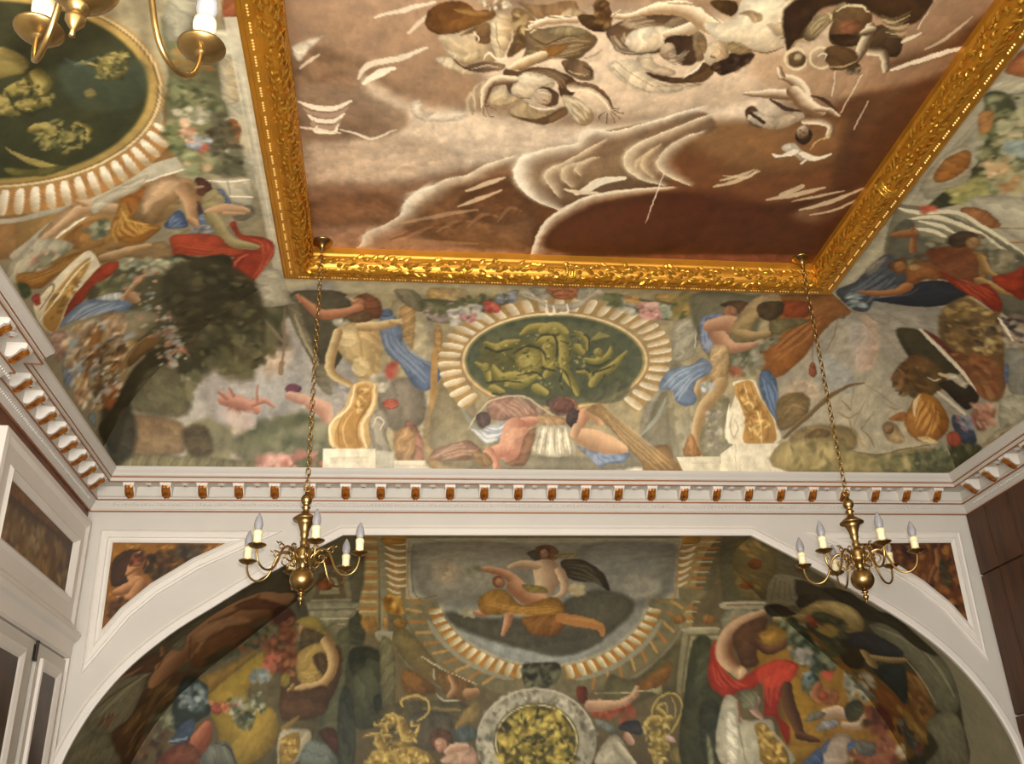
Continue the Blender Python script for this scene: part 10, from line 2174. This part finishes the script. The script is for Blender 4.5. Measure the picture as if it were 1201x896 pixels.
# chandeliers
def make_meshes():
    g = {}
    q = MB()
    q.lathe([(.002, -.085), (.006, -.083), (.005, -.068), (.010, -.06), (.019, -.045), (.019, -.035), (.011, -.026), (.014, -.018), (.024, -.012), (.018, -.002)], 18); g['finial'] = q.mesh('finial', BRASS, True)
    q = MB(); q.lathe([(.075*math.sin(t), .075-.075*math.cos(t)) for t in np.linspace(.12, math.pi-.25, 18)], 28); g['globe'] = q.mesh('globe', BRASS, True)
    q = MB()
    q.lathe([(.02, .145), (.026, .152), (.022, .165), (.034, .178), (.04, .19), (.05, .198), (.052, .214), (.05, .25), (.052, .262), (.042, .272), (.026, .28), (.022, .30), (.027, .312), (.021, .325),
             (.021, .345), (.028, .36), (.026, .372), (.032, .40), (.044, .43), (.052, .442), (.05, .447), (.078, .455), (.08, .463), (.072, .47), (.046, .49), (.028, .502), (.022, .512), (.020, .53),
             (.029, .538), (.027, .545), (.018, .553), (.027, .566), (.036, .585), (.036, .60), (.027, .618), (.014, .63), (.012, .645)], 24); g['stem'] = q.mesh('stem', BRASS, True)
    q = MB(); q.tube([(.02*math.cos(a), 0, .668+.02*math.sin(a)) for a in np.linspace(0, 2*math.pi, 14, endpoint=False)], .0055, 7, True); g['loop'] = q.mesh('loop', BRASS, True)
    # arm in the x-z plane, pan at (.36, PZ)
    PZ = .235
    arm = spline([(.045, 0, .235), (.065, 0, .262), (.10, 0, .285), (.135, 0, .287), (.165, 0, .262), (.185, 0, .22), (.205, 0, .17), (.232, 0, .132), (.268, 0, .115), (.308, 0, .12), (.342, 0, .15), (.358, 0, .195), (.36, 0, PZ)], 4)
    q = MB(); q.tube(arm, list(np.linspace(.0085, .0065, len(arm))), 8); g['arm'] = q.mesh('arm', BRASS, True)
    def spiral(cx, cz, r0, a0, turns, n=22, r1=.2): return [(cx+r0*(1-(1-r1)*k/n)*math.cos(a0+turns*2*math.pi*k/n), 0, cz+r0*(1-(1-r1)*k/n)*math.sin(a0+turns*2*math.pi*k/n)) for k in range(n+1)]
    q = MB()
    q.tube(spiral(.112, .235, .048, 1.2, 1.35), list(np.linspace(.006, .004, 23)), 6)
    q.tube(spiral(.175, .275, .026, 3.4, -1.1), list(np.linspace(.005, .003, 23)), 6)
    q.tube(spiral(.085, .195, .03, 2.2, 1.1), list(np.linspace(.005, .003, 23)), 6)
    q.tube(spiral(.072, .30, .028, -1.0, 1.0), list(np.linspace(.005, .003, 23)), 6)
    q.tube(spline([(.15, 0, .28), (.185, 0, .305), (.20, 0, .295), (.215, 0, .305)], 4), .004, 5)
    g['scroll'] = q.mesh('scroll', BRASS, True)
    q = MB(); q.lathe([(.008, PZ-.012), (.012, PZ-.006), (.016, PZ-.004), (.036, PZ+.0), (.052, PZ+.010), (.056, PZ+.015), (.054, PZ+.016), (.034, PZ+.006), (.025, PZ+.004)], 22, (.36, 0, 0)); g['drip_pan'] = q.mesh('drip_pan', BRASS, True)
    q = MB(); q.lathe([(.0245, PZ+.004), (.0245, PZ+.098), (.021, PZ+.104)], 16, (.36, 0, 0)); q.lathe([(.0262, PZ+.072), (.0275, PZ+.09), (.0262, PZ+.1)], 16, (.36, 0, 0)); g['candle'] = q.mesh('candle', CANDLE, True)
    q = MB(); q.lathe([(.016, PZ+.1), (.021, PZ+.112), (.0265, PZ+.132), (.0255, PZ+.152), (.019, PZ+.178), (.010, PZ+.198), (.003, PZ+.21)], 16, (.36, 0, 0)); g['bulb'] = q.mesh('bulb', GLASS, True)
    q = MB(); q.tube([(.0135*math.cos(a), 0, .011*math.copysign(1, math.sin(a)) + .0135*math.sin(a)) for a in np.linspace(.13, 2*math.pi+.13, 12, endpoint=False)], .0042, 6, True); g['link'] = q.mesh('chain_link', BRASS, True)
    q = MB(); q.lathe([(.008, -.085), (.012, -.08), (.010, -.07), (.017, -.062), (.014, -.052), (.022, -.045), (.026, -.034), (.046, -.022), (.07, -.008), (.076, 0)], 24); g['rose'] = q.mesh('ceiling_rose', BRASS, True)
    return g
G = make_meshes()
for x, y, zb, ang, lb in ((-.575, 6.10, 1.612, 46, 'brass six-arm chandelier on a long chain on the side of the white panelled wall'),
                          (3.045, 6.10, 1.60, 30, 'brass six-arm chandelier on a long chain on the side of the dark brown boarded wall'),
                          (-.637, 1.491, 1.612, 4, 'brass chandelier with pale candles hanging below the big dark painted oval')):
    e = tag(empty('chandelier', (x, y, zb-.075)), lb, 'chandelier', 'brass chandeliers')
    for nm in ('finial', 'globe', 'stem', 'loop'): obj(nm, G[nm], e)
    for k in range(6):
        a = obj('arm', G['arm'], e, (0, 0, -.03)); a.rotation_euler.z = math.radians(ang+60*k)
        obj('scroll', G['scroll'], a); obj('drip_pan', G['drip_pan'], a); obj('candle', G['candle'], a); obj('bulb', G['bulb'], a)
    top = ZCV-(zb-.075)
    obj('ceiling_rose', G['rose'], e, (0, 0, top))
    z = .70; k = 0; n = int((top-.09-.70)/.0405); st = (top-.092-.70)/n
    for k in range(n+1):
        o = obj('chain_link', G['link'], e, (0, 0, .70+st*k)); o.rotation_euler.z = math.radians(90*(k % 2)+20)

# ---------------------------------------------------------------- lift everything onto the floor datum
for o in COL.objects:
    if o.parent is None and o.type in ('MESH', 'EMPTY'):
        o.location.z += EYE
